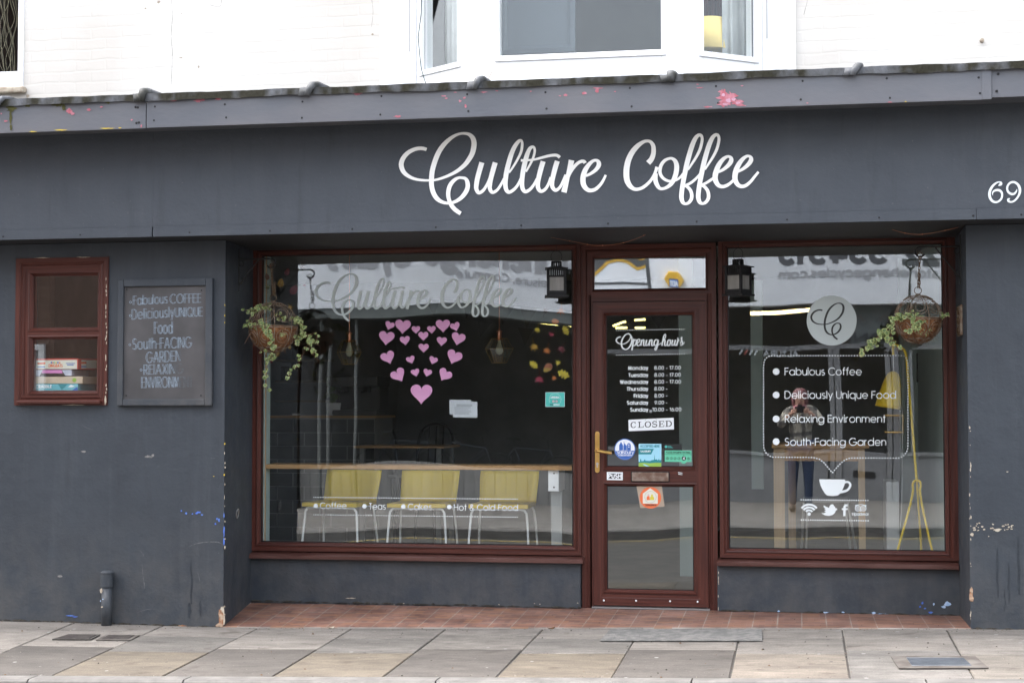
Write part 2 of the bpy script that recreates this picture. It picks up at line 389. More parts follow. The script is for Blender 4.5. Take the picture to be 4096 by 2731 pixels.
def brick_brown():
    m = mat('brown_brick', (.12, .07, .05), rough=.85)
    t = m.node_tree; b = t.nodes['Principled BSDF']
    tc = t.nodes.new('ShaderNodeTexCoord'); mp = t.nodes.new('ShaderNodeMapping'); mp.inputs['Rotation'].default_value = (R_(90), 0, 0)
    t.links.new(tc.outputs['Object'], mp.inputs['Vector'])
    br = t.nodes.new('ShaderNodeTexBrick'); br.inputs['Scale'].default_value = 1
    br.inputs['Brick Width'].default_value = .225; br.inputs['Row Height'].default_value = .075; br.inputs['Mortar Size'].default_value = .008
    br.inputs['Color1'].default_value = (.13, .075, .055, 1); br.inputs['Color2'].default_value = (.10, .06, .046, 1); br.inputs['Mortar'].default_value = (.135, .09, .07, 1)
    t.links.new(mp.outputs['Vector'], br.inputs['Vector']); t.links.new(br.outputs['Color'], b.inputs['Base Color'])
    return m

M = dict(
    paint=wall_paint(),
    paint2=wall_paint('fascia_paint', (.0355, .0432, .0550), (.0425, .0508, .0632), 0.0),
    board=mat('gutter_board_paint', (.078, .084, .099), (.104, .104, .114), scale=2.0, rough=.5, bump=.06, bscale=20, stretch=(1, 1, 2), lo=.35, hi=.7),
    wood_v=wood_grain('mahogany_foil_upright', (.042, .0125, .0098), (.088, .0250, .0170), True),
    wood_h=wood_grain('mahogany_foil_level', (.042, .0125, .0098), (.088, .0250, .0170), False),
    brick=brick_white(),
    white=mat('white_plastic_frame', (.82, .83, .84), rough=.35),
    lead=mat('weathered_lead', (.014, .013, .007), (.085, .09, .10), scale=5.5, rough=.75, bump=.35, bscale=22, lo=.46, hi=.70, stretch=(1.6, 1, 1), spec=.2),
    lead_pale=mat('pale_lead', (.035, .036, .032), (.11, .115, .125), scale=9, rough=.7, bump=.2, lo=.35, hi=.6, spec=.2),
    sill=mat('dusty_sill', (.060, .021, .016), (.11, .052, .044), scale=3, rough=.33, stretch=(1, 8, 8), lo=.35, hi=.75),
    glass=glass('shop_glass', .095), glass_l=glass('shop_glass_bowed', .095, bow=(-2.6, 1.08, .0050)),
    glass_t=glass('fanlight_glass', .16), glass_s=glass('side_window_glass', .06), glass_u=glass('upstairs_glass', .035), glass_ul=glass('dark_upper_pane', .015), glass_ur=glass('bay_side_glass', .03),
    tiles=tile_floor(),
    slab=tinted('paving_slabs'),
    joint=mat('joint_sand', (.035, .031, .027), (.055, .05, .045), scale=30, rough=.95),
    kerb=mat('kerb_stone', (.082, .077, .073), (.118, .112, .105), scale=7, rough=.8, bump=.2, bscale=40),
    asphalt=mat('asphalt', (.045, .043, .041), (.065, .062, .058), scale=40, rough=.9, bump=.3, bscale=90),
    vinyl=mat('white_vinyl', (.74, .79, .80), rough=.5), sign=mat('white_sign_lettering', (.86, .86, .84), (.78, .77, .73), scale=9, rough=.5, lo=.5, hi=.85),
    vinyl_in=mat('pale_frosted_vinyl', (.60, .68, .68), rough=.6),
    black=mat('black_metal', (.010, .010, .011), (.016, .016, .018), scale=20, rough=.55, spec=.25),
    iron=mat('black_iron', (.012, .012, .012), rough=.6),
    brass=mat('brass', (.72, .47, .16), (.62, .38, .12), scale=12, rough=.28, metal=1),
    steel=mat('steel', (.55, .55, .56), rough=.3, metal=1),
    chrome=mat('white_leg_paint', (.84, .85, .86), rough=.25),
    yellow=mat('yellow_plastic', (.92, .66, .045), (.86, .61, .04), scale=3, rough=.35),
    yellow_p=mat('yellow_lamp_paint', (.95, .66, .02), rough=.3),
    pine=wood_grain('oak_edge', (.40, .22, .09), (.52, .31, .14), False, .45),
    pine_v=wood_grain('pale_wood_legs', (.46, .31, .17), (.55, .38, .22), True, .5),
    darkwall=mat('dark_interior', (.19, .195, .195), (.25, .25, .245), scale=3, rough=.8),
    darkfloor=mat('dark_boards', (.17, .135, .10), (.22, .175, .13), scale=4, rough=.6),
    pale=mat('pale_green_plaster', (.40, .50, .48), (.44, .53, .51), scale=4, rough=.8),
    coir=mat('coconut_coir', (.15, .060, .022), (.26, .12, .05), scale=40, rough=1, bump=.8, bscale=90),
    rust=mat('rusty_wire', (.16, .10, .06), (.28, .24, .19), scale=25, rough=.75, metal=.2),
    chain=mat('rusty_chain', (.14, .085, .045), (.2, .15, .1), scale=60, rough=.8, metal=.3),
    leaf=mat('ivy_green', (.045, .085, .020), (.115, .165, .05), scale=18, rough=.45),
    leafedge=mat('ivy_cream_margin', (.40, .41, .17), (.24, .30, .09), scale=20, rough=.5),
    stem=mat('ivy_stem', (.10, .045, .02), rough=.8),
    heart=mat('pink_paper', (.56, .27, .46), (.60, .31, .50), scale=4, rough=.8),
    chalkb=mat('chalkboard_face', (.045, .043, .044), (.095, .09, .092), scale=3.5, rough=.85, lo=.35, hi=.8),
    chalk=mat('chalk', (.30, .38, .46), (.22, .28, .34), scale=60, rough=1), chalk_f=mat('faded_chalk', (.12, .14, .16), (.07, .08, .09), scale=50, rough=1),
    paper=mat('white_paper', (.62, .64, .68), rough=.9), ink=mat('grey_print', (.25, .27, .3), rough=.9),
    frost=mat('smoky_lantern_glass', (.16, .155, .14), (.22, .21, .2), scale=8, rough=.3, stretch=(6, 6, .5)),
    copper=mat('copper', (.70, .30, .18), rough=.3, metal=1),
)
def flat(name, c, rough=.7): return mat(name, c, rough=rough)

# ------------------------------------------------------------------ stroke lettering
def arc(cx, cy, rx, ry, a0, a1, n=14):
    return [(cx+rx*math.cos(R_(a0+(a1-a0)*i/n)), cy+ry*math.sin(R_(a0+(a1-a0)*i/n))) for i in range(n+1)]
CI = arc(.36, .36, .36, .36, 0, 360, 22)
G = {
 'a': (.72, [CI, [(.72, .72), (.72, 0)]]), 'b': (.72, [CI, [(0, 1.03), (0, 0)]]), 'c': (.62, [arc(.36, .36, .36, .36, 45, 315)]),
 'd': (.72, [CI, [(.72, 1.03), (.72, 0)]]), 'e': (.72, [[(0.02, .36), (.71, .36)], arc(.36, .36, .36, .36, 0, 322)]),
 'f': (.3, [arc(.32, .82, .18, .2, 80, 180, 6)+[(.14, 0)], [(0, .7), (.32, .7)]]),
 'g': (.72, [CI, [(.72, .72), (.72, .05)]+arc(.37, 0, .35, .3, 0, -155, 10)]), 'h': (.56, [[(0, 1.03), (0, 0)], arc(.28, .43, .28, .29, 180, 0, 10)+[(.56, 0)]]),
 'i': (.02, [[(0, .72), (0, 0)], [(0, 1.02), (0, .9)]]), 'j': (.05, [[(.05, .72), (.05, -.25)], [(.05, 1.02), (.05, .9)]]), 'k': (.5, [[(0, 1.03), (0, 0)], [(.46, .72), (.02, .33)], [(.16, .45), (.52, 0)]]),
 'l': (.02, [[(0, 1.03), (0, 0)]]), 'm': (.96, [[(0, .72), (0, 0)], arc(.24, .46, .24, .26, 180, 0, 10)+[(.48, 0)], arc(.72, .46, .24, .26, 180, 0, 10)+[(.96, 0)]]),
 'n': (.56, [[(0, .72), (0, 0)], arc(.28, .43, .28, .29, 180, 0, 10)+[(.56, 0)]]), 'o': (.72, [CI]), 'p': (.72, [CI, [(0, .72), (0, -.3)]]),
 'q': (.72, [CI, [(.72, .72), (.72, -.3)]]), 'r': (.3, [[(0, .72), (0, 0)], arc(.28, .44, .28, .28, 180, 90, 6)]),
 's': (.44, [arc(.22, .535, .19, .185, 40, 250, 10)+arc(.22, .185, .21, .185, 80, -140, 10)]),
 't': (.28, [[(.13, .98), (.13, 0)], [(0, .7), (.28, .7)]]), 'u': (.56, [[(0, .72), (0, .28)]+arc(.28, .28, .28, .28, 180, 360, 10), [(.56, .72), (.56, 0)]]),
 'v': (.54, [[(0, .72), (.27, 0)], [(.54, .72), (.27, 0)]]), 'w': (.84, [[(0, .72), (.21, 0)], [(.42, .72), (.21, 0)], [(.42, .72), (.63, 0)], [(.84, .72), (.63, 0)]]),
 'x': (.5, [[(0, .72), (.5, 0)], [(.5, .72), (0, 0)]]), 'y': (.54, [[(0, .72), (.28, .02)], [(.54, .72), (.17, -.3)]]), 'z': (.48, [[(0, .7), (.46, .7)], [(.46, .7), (0, .02)], [(0, .02), (.48, .02)]]),
 'A': (.74, [[(0, 0), (.37, 1)], [(.74, 0), (.37, 1)], [(.14, .34), (.6, .34)]]), 'B': (.54, [[(0, 1), (0, 0)], [(0, 1), (.26, 1)]+arc(.26, .765, .22, .235, 90, -90, 8)+[(0, .53)], [(0, .53), (.28, .53)]+arc(.28, .265, .26, .265, 90, -90, 8)+[(0, 0)]]),
 'C': (.86, [arc(.5, .5, .5, .5, 42, 318, 20)]), 'D': (.74, [[(0, 1), (0, 0)], [(0, 1), (.26, 1)]+arc(.26, .5, .48, .5, 90, -90, 14)+[(0, 0)]]),
 'E': (.48, [[(0, 1), (0, 0)], [(0, .97), (.48, .97)], [(0, .53), (.46, .53)], [(0, .03), (.48, .03)]]), 'F': (.46, [[(0, 1), (0, 0)], [(0, .97), (.46, .97)], [(0, .52), (.44, .52)]]),
 'G': (.96, [arc(.5, .5, .5, .5, 42, 355, 22), [(.54, .46), (.98, .46)]]), 'H': (.62, [[(0, 1), (0, 0)], [(.62, 1), (.62, 0)], [(0, .53), (.62, .53)]]),
 'I': (.02, [[(0, 1), (0, 0)]]), 'J': (.4, [[(.4, 1), (.4, .25)]+arc(.2, .22, .2, .22, 0, -170, 8)]), 'K': (.56, [[(0, 1), (0, 0)], [(.54, 1), (.02, .45)], [(.18, .6), (.58, 0)]]), 'L': (.42, [[(0, 1), (0, 0)], [(0, .03), (.42, .03)]]),
 'M': (.84, [[(.06, 0), (.12, 1)], [(.12, 1), (.42, .05)], [(.42, .05), (.72, 1)], [(.72, 1), (.8, 0)]]), 'N': (.66, [[(0, 1), (0, 0)], [(0, 1), (.66, 0)], [(.66, 1), (.66, 0)]]),
 'O': (1., [arc(.5, .5, .5, .5, 0, 360, 24)]), 'P': (.52, [[(0, 1), (0, 0)], [(0, 1), (.27, 1)]+arc(.27, .74, .25, .26, 90, -90, 8)+[(0, .48)]]),
 'Q': (1., [arc(.5, .5, .5, .5, 0, 360, 24), [(.6, .3), (.98, -.04)]]), 'R': (.54, [[(0, 1), (0, 0)], [(0, 1), (.27, 1)]+arc(.27, .74, .25, .26, 90, -90, 8)+[(0, .48)], [(.2, .48), (.54, 0)]]),
 'S': (.56, [arc(.28, .745, .23, .255, 35, 255, 12)+arc(.27, .26, .27, .26, 78, -150, 12)]), 'T': (.46, [[(.23, 1), (.23, 0)], [(0, .97), (.46, .97)]]),
 'U': (.62, [[(0, 1), (0, .3)]+arc(.31, .31, .31, .31, 180, 360, 12)+[(.62, 1)]]), 'V': (.68, [[(0, 1), (.34, 0)], [(.68, 1), (.34, 0)]]), 'W': (1., [[(0, 1), (.26, 0)], [(.5, 1), (.26, 0)], [(.5, 1), (.74, 0)], [(1., 1), (.74, 0)]]),
 'X': (.6, [[(0, 1), (.6, 0)], [(.6, 1), (0, 0)]]), 'Y': (.6, [[(0, 1), (.3, .48)], [(.6, 1), (.3, .48)], [(.3, .5), (.3, 0)]]), 'Z': (.56, [[(0, .97), (.54, .97)], [(.54, .97), (0, .03)], [(0, .03), (.56, .03)]]),
 '0': (.52, [arc(.26, .5, .26, .5, 0, 360, 22)]), '1': (.2, [[(.18, 1), (.18, 0)], [(0, .88), (.18, .99)]]), '2': (.52, [arc(.26, .72, .25, .28, 165, -30, 10)+[(.02, .03)], [(0, .03), (.52, .03)]]),
 '3': (.5, [arc(.24, .75, .22, .25, 150, -80, 10), arc(.24, .27, .26, .27, 85, -155, 10)]), '4': (.56, [[(.4, 1), (.4, 0)], [(.42, .98), (0, .27)], [(0, .25), (.56, .25)]]),
 '5': (.5, [[(.46, .97), (.12, .97)], [(.13, 1), (.07, .55)], arc(.23, .31, .27, .31, 130, -145, 12)]), '6': (.52, [arc(.26, .31, .26, .31, 0, 360, 18), [(.36, 1), (.04, .44)]]),
 '7': (.48, [[(0, .97), (.48, .97)], [(.47, .98), (.12, 0)]]), '8': (.52, [arc(.26, .75, .2, .25, 0, 360, 16), arc(.26, .26, .26, .26, 0, 360, 18)]), '9': (.52, [arc(.26, .69, .26, .31, 0, 360, 18), [(.16, 0), (.48, .56)]]),
 '.': (.04, [[(.02, .09), (.02, 0)]]), ',': (.06, [[(.04, .1), (0, -.1)]]), '-': (.26, [[(0, .34), (.26, .34)]]), '/': (.4, [[(0, 0), (.4, 1)]]), "'": (.04, [[(.02, 1), (.02, .8)]]),
 '&': (.66, [[(.66, 0), (.18, .66)]+arc(.32, .80, .17, .18, 200, -20, 8)+[(.16, .46)]+arc(.24, .23, .23, .23, 110, 300, 8)+[(.6, .42)]]), ' ': (.16, []), '~': (.26, [[(0, .4), (.09, .5), (.18, .4), (.27, .5)]]),
}
def layout(text, gap=.2, sp=1.0):
    x = 0; out = []
    for ch in text:
        wd, st = G[ch]
        for s_ in st: out.append(([(x+a, b) for a, b in s_], ch))
        x += wd+gap*(sp if ch != ' ' else 1)
    return out, x-gap
def put_text(mb, text, x0, x1, y0, y1, cap, wpx, Y, m=0, gap=.2, slant=0, double=0):
    """text from pixel x0 to x1 on baseline y0..y1 of the plane Y"""
    st, tw = layout(text, gap); sx = (x1-x0)/tw
    fn = Y if callable(Y) else (lambda x, y, dy: P(x, y, Y+dy))
    for s_, ch in st:
        pts = []
        for a, b in s_:
            t = a/tw; pts.append((x0+(a+slant*b)*sx, y0+(y1-y0)*t-b*cap))
        if len(pts) == 2:   # straight stroke: lengthen by a third of its width so joins close
            dx, dy = pts[1][0]-pts[0][0], pts[1][1]-pts[0][1]; l = math.hypot(dx, dy) or 1; e = wpx*.3/l
            pts = [(pts[0][0]-dx*e, pts[0][1]-dy*e), (pts[1][0]+dx*e, pts[1][1]+dy*e)]
        mi = m(ch, pts) if callable(m) else m
        if double:
            for o in (-double, double): mb.ribbon([(x+o, y) for x, y in pts], wpx, fn, mi)
        else: mb.ribbon(pts, wpx, fn, mi)
def dots_line(mb, x0, y0, x1, y1, n, r, Y, m=0):
    fn = lambda x, y, dy: P(x, y, Y+dy)
    for i in range(n): mb.disc(x0+(x1-x0)*i/(n-1), y0+(y1-y0)*i/(n-1), r, fn, m, 8)

K_ = .2551
def crop(ox, oy, pts, k=K_): return [(ox+a[0]*k, oy+a[1]*k, a[2]*k) for a in pts]
_A = lambda pts: crop(1580, 500, pts)
_B = lambda pts: crop(1860, 500, pts)
_D = lambda pts: crop(2460, 500, pts)
BIG_C = _A([(495,388,52),(440,371,56),(370,370,58),(290,390,60),(200,440,66),(130,520,72),(98,610,76),(115,700,72),(165,770,62),(250,825,50),(340,855,42),(440,868,38),(530,870,36),(620,865,36),(720,840,40),(850,790,46),(980,720,56),(1090,630,66),(1160,540,74),(1210,450,78),(1235,350,82),(1238,270,80),(1215,200,72),(1160,150,54),(1090,135,42),(1010,142,40),(920,180,50),(820,255,64),(735,350,74),(670,460,78),(620,590,78),(585,720,78),(572,850,78),(575,960,74),(600,1060,74),(650,1145,70),(720,1200,56),(800,1225,44),(880,1222,44),(960,1195,52),(1040,1140,62),(1105,1060,70),(1138,980,70),(1135,900,66),(1105,845,52),(1050,830,42),(990,832,44),(920,875,58),(865,945,66),(838,1030,66),(835,1110,64),(850,1180,60),(885,1260,66),(940,1325,66),(1000,1370,62),(1030,1388,60)])
F1 = [(1145,705,30),(1200,620,36),(1270,510,42),(1330,390,46),(1362,270,46),(1365,200,44),(1345,165,48),(1310,163,52),(1265,205,64),(1215,310,74),(1170,450,76),(1130,600,78),(1095,760,76),(1065,920,72),(1045,1060,72),(1043,1150,70),(1065,1215,58),(1105,1237,42),(1155,1220,48),(1195,1165,54),(1203,1100,54),(1185,1030,52),(1140,975,48),(1095,950,40)]
SCRIPT = [BIG_C,
 _A([(1362,590,80),(1330,700,78),(1295,830,76),(1277,930,74),(1275,1000,66),(1300,1055,56),(1332,1062,52),(1380,1030,48),(1420,975,44),(1460,900,42),(1500,800,46)]),
 _A([(1572,590,80),(1540,700,78),(1505,830,74),(1488,930,70),(1488,1000,62),(1520,1055,52),(1570,1045,46),(1620,1000,42),(1670,920,40),(1710,840,36)]),
 _B([(690,750,30),(760,650,34),(830,530,38),(880,420,42),(897,310,42),(890,260,40),(870,245,44),(835,265,54),(780,340,66),(730,450,72),(690,580,76),(655,720,76),(638,830,74),(633,930,70),(645,1010,64),(680,1053,56),(730,1040,50),(790,990,46),(840,920,42),(880,830,38)]),
 _B([(955,735,30),(1010,640,34),(1060,540,38),(1090,440,38),(1092,380,38),(1075,350,40),(1050,348,46),(1015,375,58),(980,450,68),(950,550,76),(920,680,76),(900,800,74),(893,920,70),(905,1000,66),(940,1045,56),(985,1035,50),(1040,990,46),(1090,920,42),(1130,840,38)]),
 _B([(875,557,40),(960,555,34),(1080,545,34),(1200,515,40),(1310,487,44),(1400,475,46),(1450,482,48),(1487,512,48)]),
 _B([(1225,572,78),(1190,690,78),(1160,810,76),(1143,900,72),(1145,980,66),(1180,1037,56),(1230,1030,50),(1280,980,46),(1320,900,44),(1348,820,46)]),
 _B([(1447,567,78),(1410,690,78),(1378,820,74),(1365,900,70),(1370,970,64),(1410,1022,54),(1455,1010,48),(1500,960,44),(1540,880,44),(1580,780,40)]),
 _B([(1670,555,88),(1650,650,80),(1620,770,68),(1590,900,72),(1570,980,80),(1550,1057,86)]),
 _B([(1600,860,50),(1640,760,56),(1700,670,54),(1770,600,50),(1830,572,52),(1868,578,54),(1884,600,54)]),
 _B([(1895,800,40),(1970,765,46),(2050,705,58),(2095,640,70),(2095,590,66),(2065,558,46),(2010,565,48),(1950,615,62),(1890,700,76),(1855,800,84),(1850,890,84),(1870,960,78),(1920,1015,66),(1980,1028,58),(2050,1005,54),(2120,940,48),(2170,865,42),(2207,785,36)]),
 _D([(520,598,84),(570,540,80),(600,460,74),(605,380,70),(595,320,64),(560,270,52),(510,253,46),(440,270,54),(350,335,74),(270,430,84),(215,540,88),(185,660,92),(178,770,92),(190,870,88),(230,950,76),(290,1000,58),(350,1010,50),(430,985,50),(510,925,48),(580,845,46),(630,750,48),(660,658,56)]),
 _D([(640,760,60),(633,850,70),(650,920,68),(690,985,54),(740,1002,44),(810,980,50),(880,925,62),(930,840,74),(960,740,78),(966,640,76),(945,570,64),(900,530,46),(850,528,42),(780,560,50),(725,630,56),(705,710,54),(715,780,52),(760,840,46),(830,878,42),(900,880,38),(970,860,36),(1030,815,38),(1070,760,36)]),
 _D(F1), _D([(1100,950,38),(1170,920,40),(1240,870,40),(1310,800,38),(1340,760,36)]),
 _D([(a+264, b-4, c) for a, b, c in F1]), _D([(1365,940,38),(1430,910,40),(1500,865,42),(1550,830,40)]),
 _D([(1610,742,40),(1690,705,48),(1770,640,62),(1815,580,72),(1822,530,62),(1795,500,44),(1750,502,46),(1690,545,62),(1630,625,76),(1590,720,84),(1570,810,84),(1580,880,78),(1620,945,64),(1680,968,54),(1740,955,52),(1800,920,46),(1860,865,42)]),
 _D([(1920,735,40),(2000,695,48),(2080,630,62),(2128,565,70),(2132,520,60),(2105,492,42),(2060,495,46),(2000,540,62),(1940,620,76),(1898,715,84),(1880,810,84),(1890,880,78),(1935,945,64),(1995,965,56),(2060,945,52),(2130,885,46),(2190,810,42),(2250,737,38)]),
]
def put_script(mb, strokes, fmap, ws, Y, m=0):
    fn = lambda x, y, dy: P(x, y, Y+dy)
    for st in strokes:
        q = smooth_path(st, 5)
        mb.ribbon([fmap(x, y) for x, y, _ in q], [w_*ws for _, _, w_ in q], fn, m)

# ================================================================== GROUND
def lerp_tab(tab, x):
    if x <= tab[0][0]: (a, b), (c, d) = tab[0], tab[1]; return b+(x-a)*.024*(1 if True else 0)
    if x >= tab[-1][0]: return tab[-1][1]+(x-tab[-1][0])*.024
    for (a, b), (c, d) in zip(tab[:-1], tab[1:]):
        if x <= c: return b+(d-b)*(x-a)/(c-a)
ZW = [(-5.18,-.015),(-4.287,-.023),(-3.641,-.029),(-2.08,.002),(-.458,.039),(.983,.068),(1.28,.07)]
ZK = [(-4.356,-.097),(-3.15,-.069),(-1.487,-.027),(.237,.015),(1.074,.036)]
def zpav(x, y):
    t = max(0, min(1, -y/1.56)); return lerp_tab(ZW, x)*(1-t)+lerp_tab(ZK, x)*t
def GP(px, py):
    lo, hi = -1.9, .4
    for _ in range(40):
        m = (lo+hi)/2; p = P(px, py, m)
        if p.z > zpav(p.x, m): lo = m
        else: hi = m
    p = P(px, py, lo); return Vector((p.x, p.y, zpav(p.x, p.y)))
def zroad(x): return .009+.0243*x-.12

XS = [-9.2+.0, -8.59, -7.98, -7.37, -6.76, -6.15, -5.54, -4.66, -4.048, -3.408, -2.79, -2.18, -1.57, -.966, -.362, .235, .84, 1.45, 2.06, 2.67, 3.28, 3.89, 4.5]
TAN, DG, LT, LG = (.094, .080, .063), (.062, .0565, .0525), (.150, .140, .130), (.128, .120, .112)
front = {7: DG, 8: TAN, 9: DG, 10: TAN, 11: DG, 12: TAN, 13: DG, 14: (.124, .109, .094), 15: (.108, .103, .099), 16: (.130, .119, .107)}
mb = MB(); mb.col = []
rows_a, rows_b = [-1.56, -.86, -.36, .0], [-1.56, -.74, -.24, .0]
def add_slab(x0, x1, y0, y1, c):
    n0 = len(mb.f); rj = lambda: random.uniform(.0022, .0065); x0 += rj(); x1 -= rj(); y0 += rj()*.7; y1 -= rj()*.7
    q = [(x0, y0), (x1, y0), (x1, y1), (x0, y1)]; e = .004
    tilt = [random.uniform(-.0015, .0015) for _ in q]
    top = [(x+(e if i in (0, 3) else -e), y+(e if i < 2 else -e), zpav(x, y)+tilt[i]) for i, (x, y) in enumerate(q)]
    mid = [(x, y, zpav(x, y)+tilt[i]-.004) for i, (x, y) in enumerate(q)]
    bot = [(x, y, zpav(x, y)-.03) for x, y in q]
    mb.add(top+mid+bot, [[0, 1, 2, 3]]+[[i+4, (i+1) % 4+4, (i+1) % 4, i] for i in range(4)]+[[i+8, (i+1) % 4+8, (i+1) % 4+4, i+4] for i in range(4)], 0)
    mb.col += [c]*(len(mb.f)-n0)
for i in range(len(XS)-1):
    rows = rows_a if i % 2 == 0 else rows_b
    for j in range(3):
        c = front.get(i, DG if i % 2 else TAN) if j == 0 else (LG if (i+j) % 3 == 0 else LT)
        if i < 8 and j == 0: c = DG if i % 2 else LG
        if j == 1 and i in (8, 10, 12): c = (.100, .095, .090)
        v = random.uniform(.93, 1.07); c = tuple(k*v for k in c)
        add_slab(XS[i], XS[i+1], rows[j], rows[j+1], c)
n0 = len(mb.f)
for i in range(len(XS)-1):
    a, b = XS[i], XS[i+1]
    mb.add([(a, -1.56, zpav(a, -1.56)-.007), (b, -1.56, zpav(b, -1.56)-.007), (b, .02, zpav(b, 0)-.007), (a, .02, zpav(a, 0)-.007)], [[0, 1, 2, 3]], 1)
mb.col += [(.1, .1, .1)]*(len(mb.f)-n0)
struct(mb.build('pavement', [M['slab'], M['joint']], loc=(-2, -.8, 0)))

mb = MB()
ends = [-9.2, -7.6, -6.2, -5.1] + [GP(x, 2702).x for x in (146, 768, 1767, 2773, 3696)] + [1.9, 2.9, 3.9]
for a, b in zip(ends[:-1], ends[1:]):
    a += .004; b -= .004
    pr = [(-1.563, 0), (-1.672, 0), (-1.688, -.012), (-1.695, -.03), (-1.70, -.20), (-1.563, -.20)]
    vs = [(a, y, zpav(a, -1.56)+z) for y, z in pr]+[(b, y, zpav(b, -1.56)+z) for y, z in pr]; n = len(pr)
    mb.add(vs, [list(range(n)), [n+i for i in range(n)][::-1]]+[[i, n+i, n+(i+1) % n, (i+1) % n] for i in range(n)])
struct(mb.build('kerb', M['kerb'], loc=(-2, -1.6, 0)))

def strip(name, m, y0, y1, dz, kind='structure', x0=-16, x1=12):
    mb = MB(); mb.add([(x0, y0, zroad(x0)+dz), (x1, y0, zroad(x1)+dz), (x1, y1, zroad(x1)+dz), (x0, y1, zroad(x0)+dz)], [[0, 1, 2, 3]])
    o = mb.build(name, m, loc=(0, (y0+y1)/2, 0)); o['kind'] = kind; return o
strip('road', M['asphalt'], -7.45, -1.69, 0)
M['roadline'] = mat('worn_yellow_line', (.42, .30, .05), (.12, .1, .06), scale=25, rough=.9)
strip('road_marking', M['roadline'], -7.22, -7.14, .005)
mb = MB(); mb.add([(-16,-12.6,zroad(-16)+.11),(12,-12.6,zroad(12)+.11),(12,-7.57,zroad(12)+.11),(-16,-7.57,zroad(-16)+.11)], [[0,1,2,3]])
M['farpave'] = mat('far_paving', (.12, .11, .10), (.17, .16, .15), scale=3, rough=.9)
struct(mb.build('far_pavement', M['farpave'], loc=(0, -10, 0)))
mb = MB(); mb.add([(-16,-7.57,zroad(-16)+.114),(12,-7.57,zroad(12)+.114),(12,-7.45,zroad(12)+.1),(-16,-7.45,zroad(-16)+.1),(-16,-7.44,zroad(-16)-.05),(12,-7.44,zroad(12)-.05)], [[0,1,2,3],[3,2,5,4]])
struct(mb.build('far_kerb', M['kerb'], loc=(0, -7.5, 0)))
mb = MB(); mb.quad((-150,-150,-.8),(150,-150,-.8),(150,150,-.8),(-150,150,-.8))
struct(mb.build('ground', M['asphalt'], loc=(0, 0, -.8)))

# tiled entrance floor, front edge follows the street, back edge level
mb = MB(); N = 24; xa, xb = -3.72, .99
for i in range(N):
    a = xa+(xb-xa)*i/N; b = xa+(xb-xa)*(i+1)/N
    fa, fb = lerp_tab(ZW, a)+.006, lerp_tab(ZW, b)+.006
    mb.add([(a, .0, fa), (b, .0, fb), (b, .80, .056), (a, .80, .056), (a, .0, fa-.05), (b, .0, fb-.05)], [[0, 1, 2, 3], [4, 5, 1, 0]])
struct(mb.build('entrance_floor', M['tiles'], loc=(0, 0, 0)))

# round and square covers in the paving
def cover(name, quad_px, label, mt, frame_m=None, fw=1.18):
    q = [GP(*p) for p in quad_px]; ctr = sum(q, Vector())/4
    t = thing(name, ctr, label, 'manhole cover')
    mb = MB(); up = Vector((0, 0, .007)); mb.slab([p+Vector((0, 0, .003)) for p in q][::-1], up)
    # chequer ribs
    for i in range(1, 9):
        f = i/9; a = q[0].lerp(q[3], f); b = q[1].lerp(q[2], f)
        mb.slab([a+Vector((0, -.004, .0105)), b+Vector((0, -.004, .0105)), b+Vector((0, .004, .0105)), a+Vector((0, .004, .0105))][::-1], (0, 0, .0025))
    mb.build('plate', mt, t)
    mb = MB()
    qo = [ctr+(p-ctr)*fw for p in q]
    for i in range(4):
        j = (i+1) % 4
        mb.slab([p+Vector((0, 0, .0025)) for p in (q[i], q[j], qo[j], qo[i])], (0, 0, .006))
    mb.build('frame', frame_m or M['joint'], t)
    return t
M['castiron'] = mat('cast_iron', (.045, .038, .036), (.075, .066, .06), scale=30, rough=.6)
M['bluesteel'] = mat('galvanised_cover', (.085, .096, .112), (.115, .128, .145), scale=20, rough=.5)
M['mortar'] = mat('stained_mortar', (.055, .046, .04), (.11, .10, .09), scale=9, rough=.95)
cover('inspection_cover', [(224, 2558), (355, 2559), (388, 2542), (280, 2541)], 'small dark cast iron inspection cover in the paving, the one further from the doorway', M['castiron'])
cover('inspection_cover', [(405, 2560), (510, 2560), (538, 2545), (436, 2544)], 'small iron inspection cover with a pale cement surround, nearest the standpipe', M['castiron'], M['mortar'], 1.32)
cover('utility_cover', [(3648, 2668), (3886, 2667), (3852, 2636), (3625, 2635)], 'blue grey steel utility cover framed in stained mortar at the right of the paving', M['bluesteel'], M['mortar'], 1.5)
q = [GP(2400, 2566), GP(3050, 2566), GP(3048, 2521), GP(2440, 2521)]
mb = MB(); mb.slab([p+Vector((0, 0, .003)) for p in q][::-1], (0, 0, .008))
M['patch'] = mat('rough_concrete', (.098, .097, .093), (.160, .154, .146), scale=22, rough=.95, bump=.4, bscale=60)
struct(mb.build('concrete_patch', M['patch'], bev=.003))

# ================================================================== CAFE BUILDING
XL, XR = -9.0, 4.2
X0L, X1L, X0R, X1R = -3.643, -3.716, .980, .985
ZS = 2.454                                     # soffit / underside of fascia
cafe = thing('cafe_building', (-1.4, 0, 0), 'slate grey painted corner of a cafe with white painted brick storey above', 'building')
cafe['label'] = 'slate grey cafe with mahogany brown windows, big white script sign and white brick storey above'

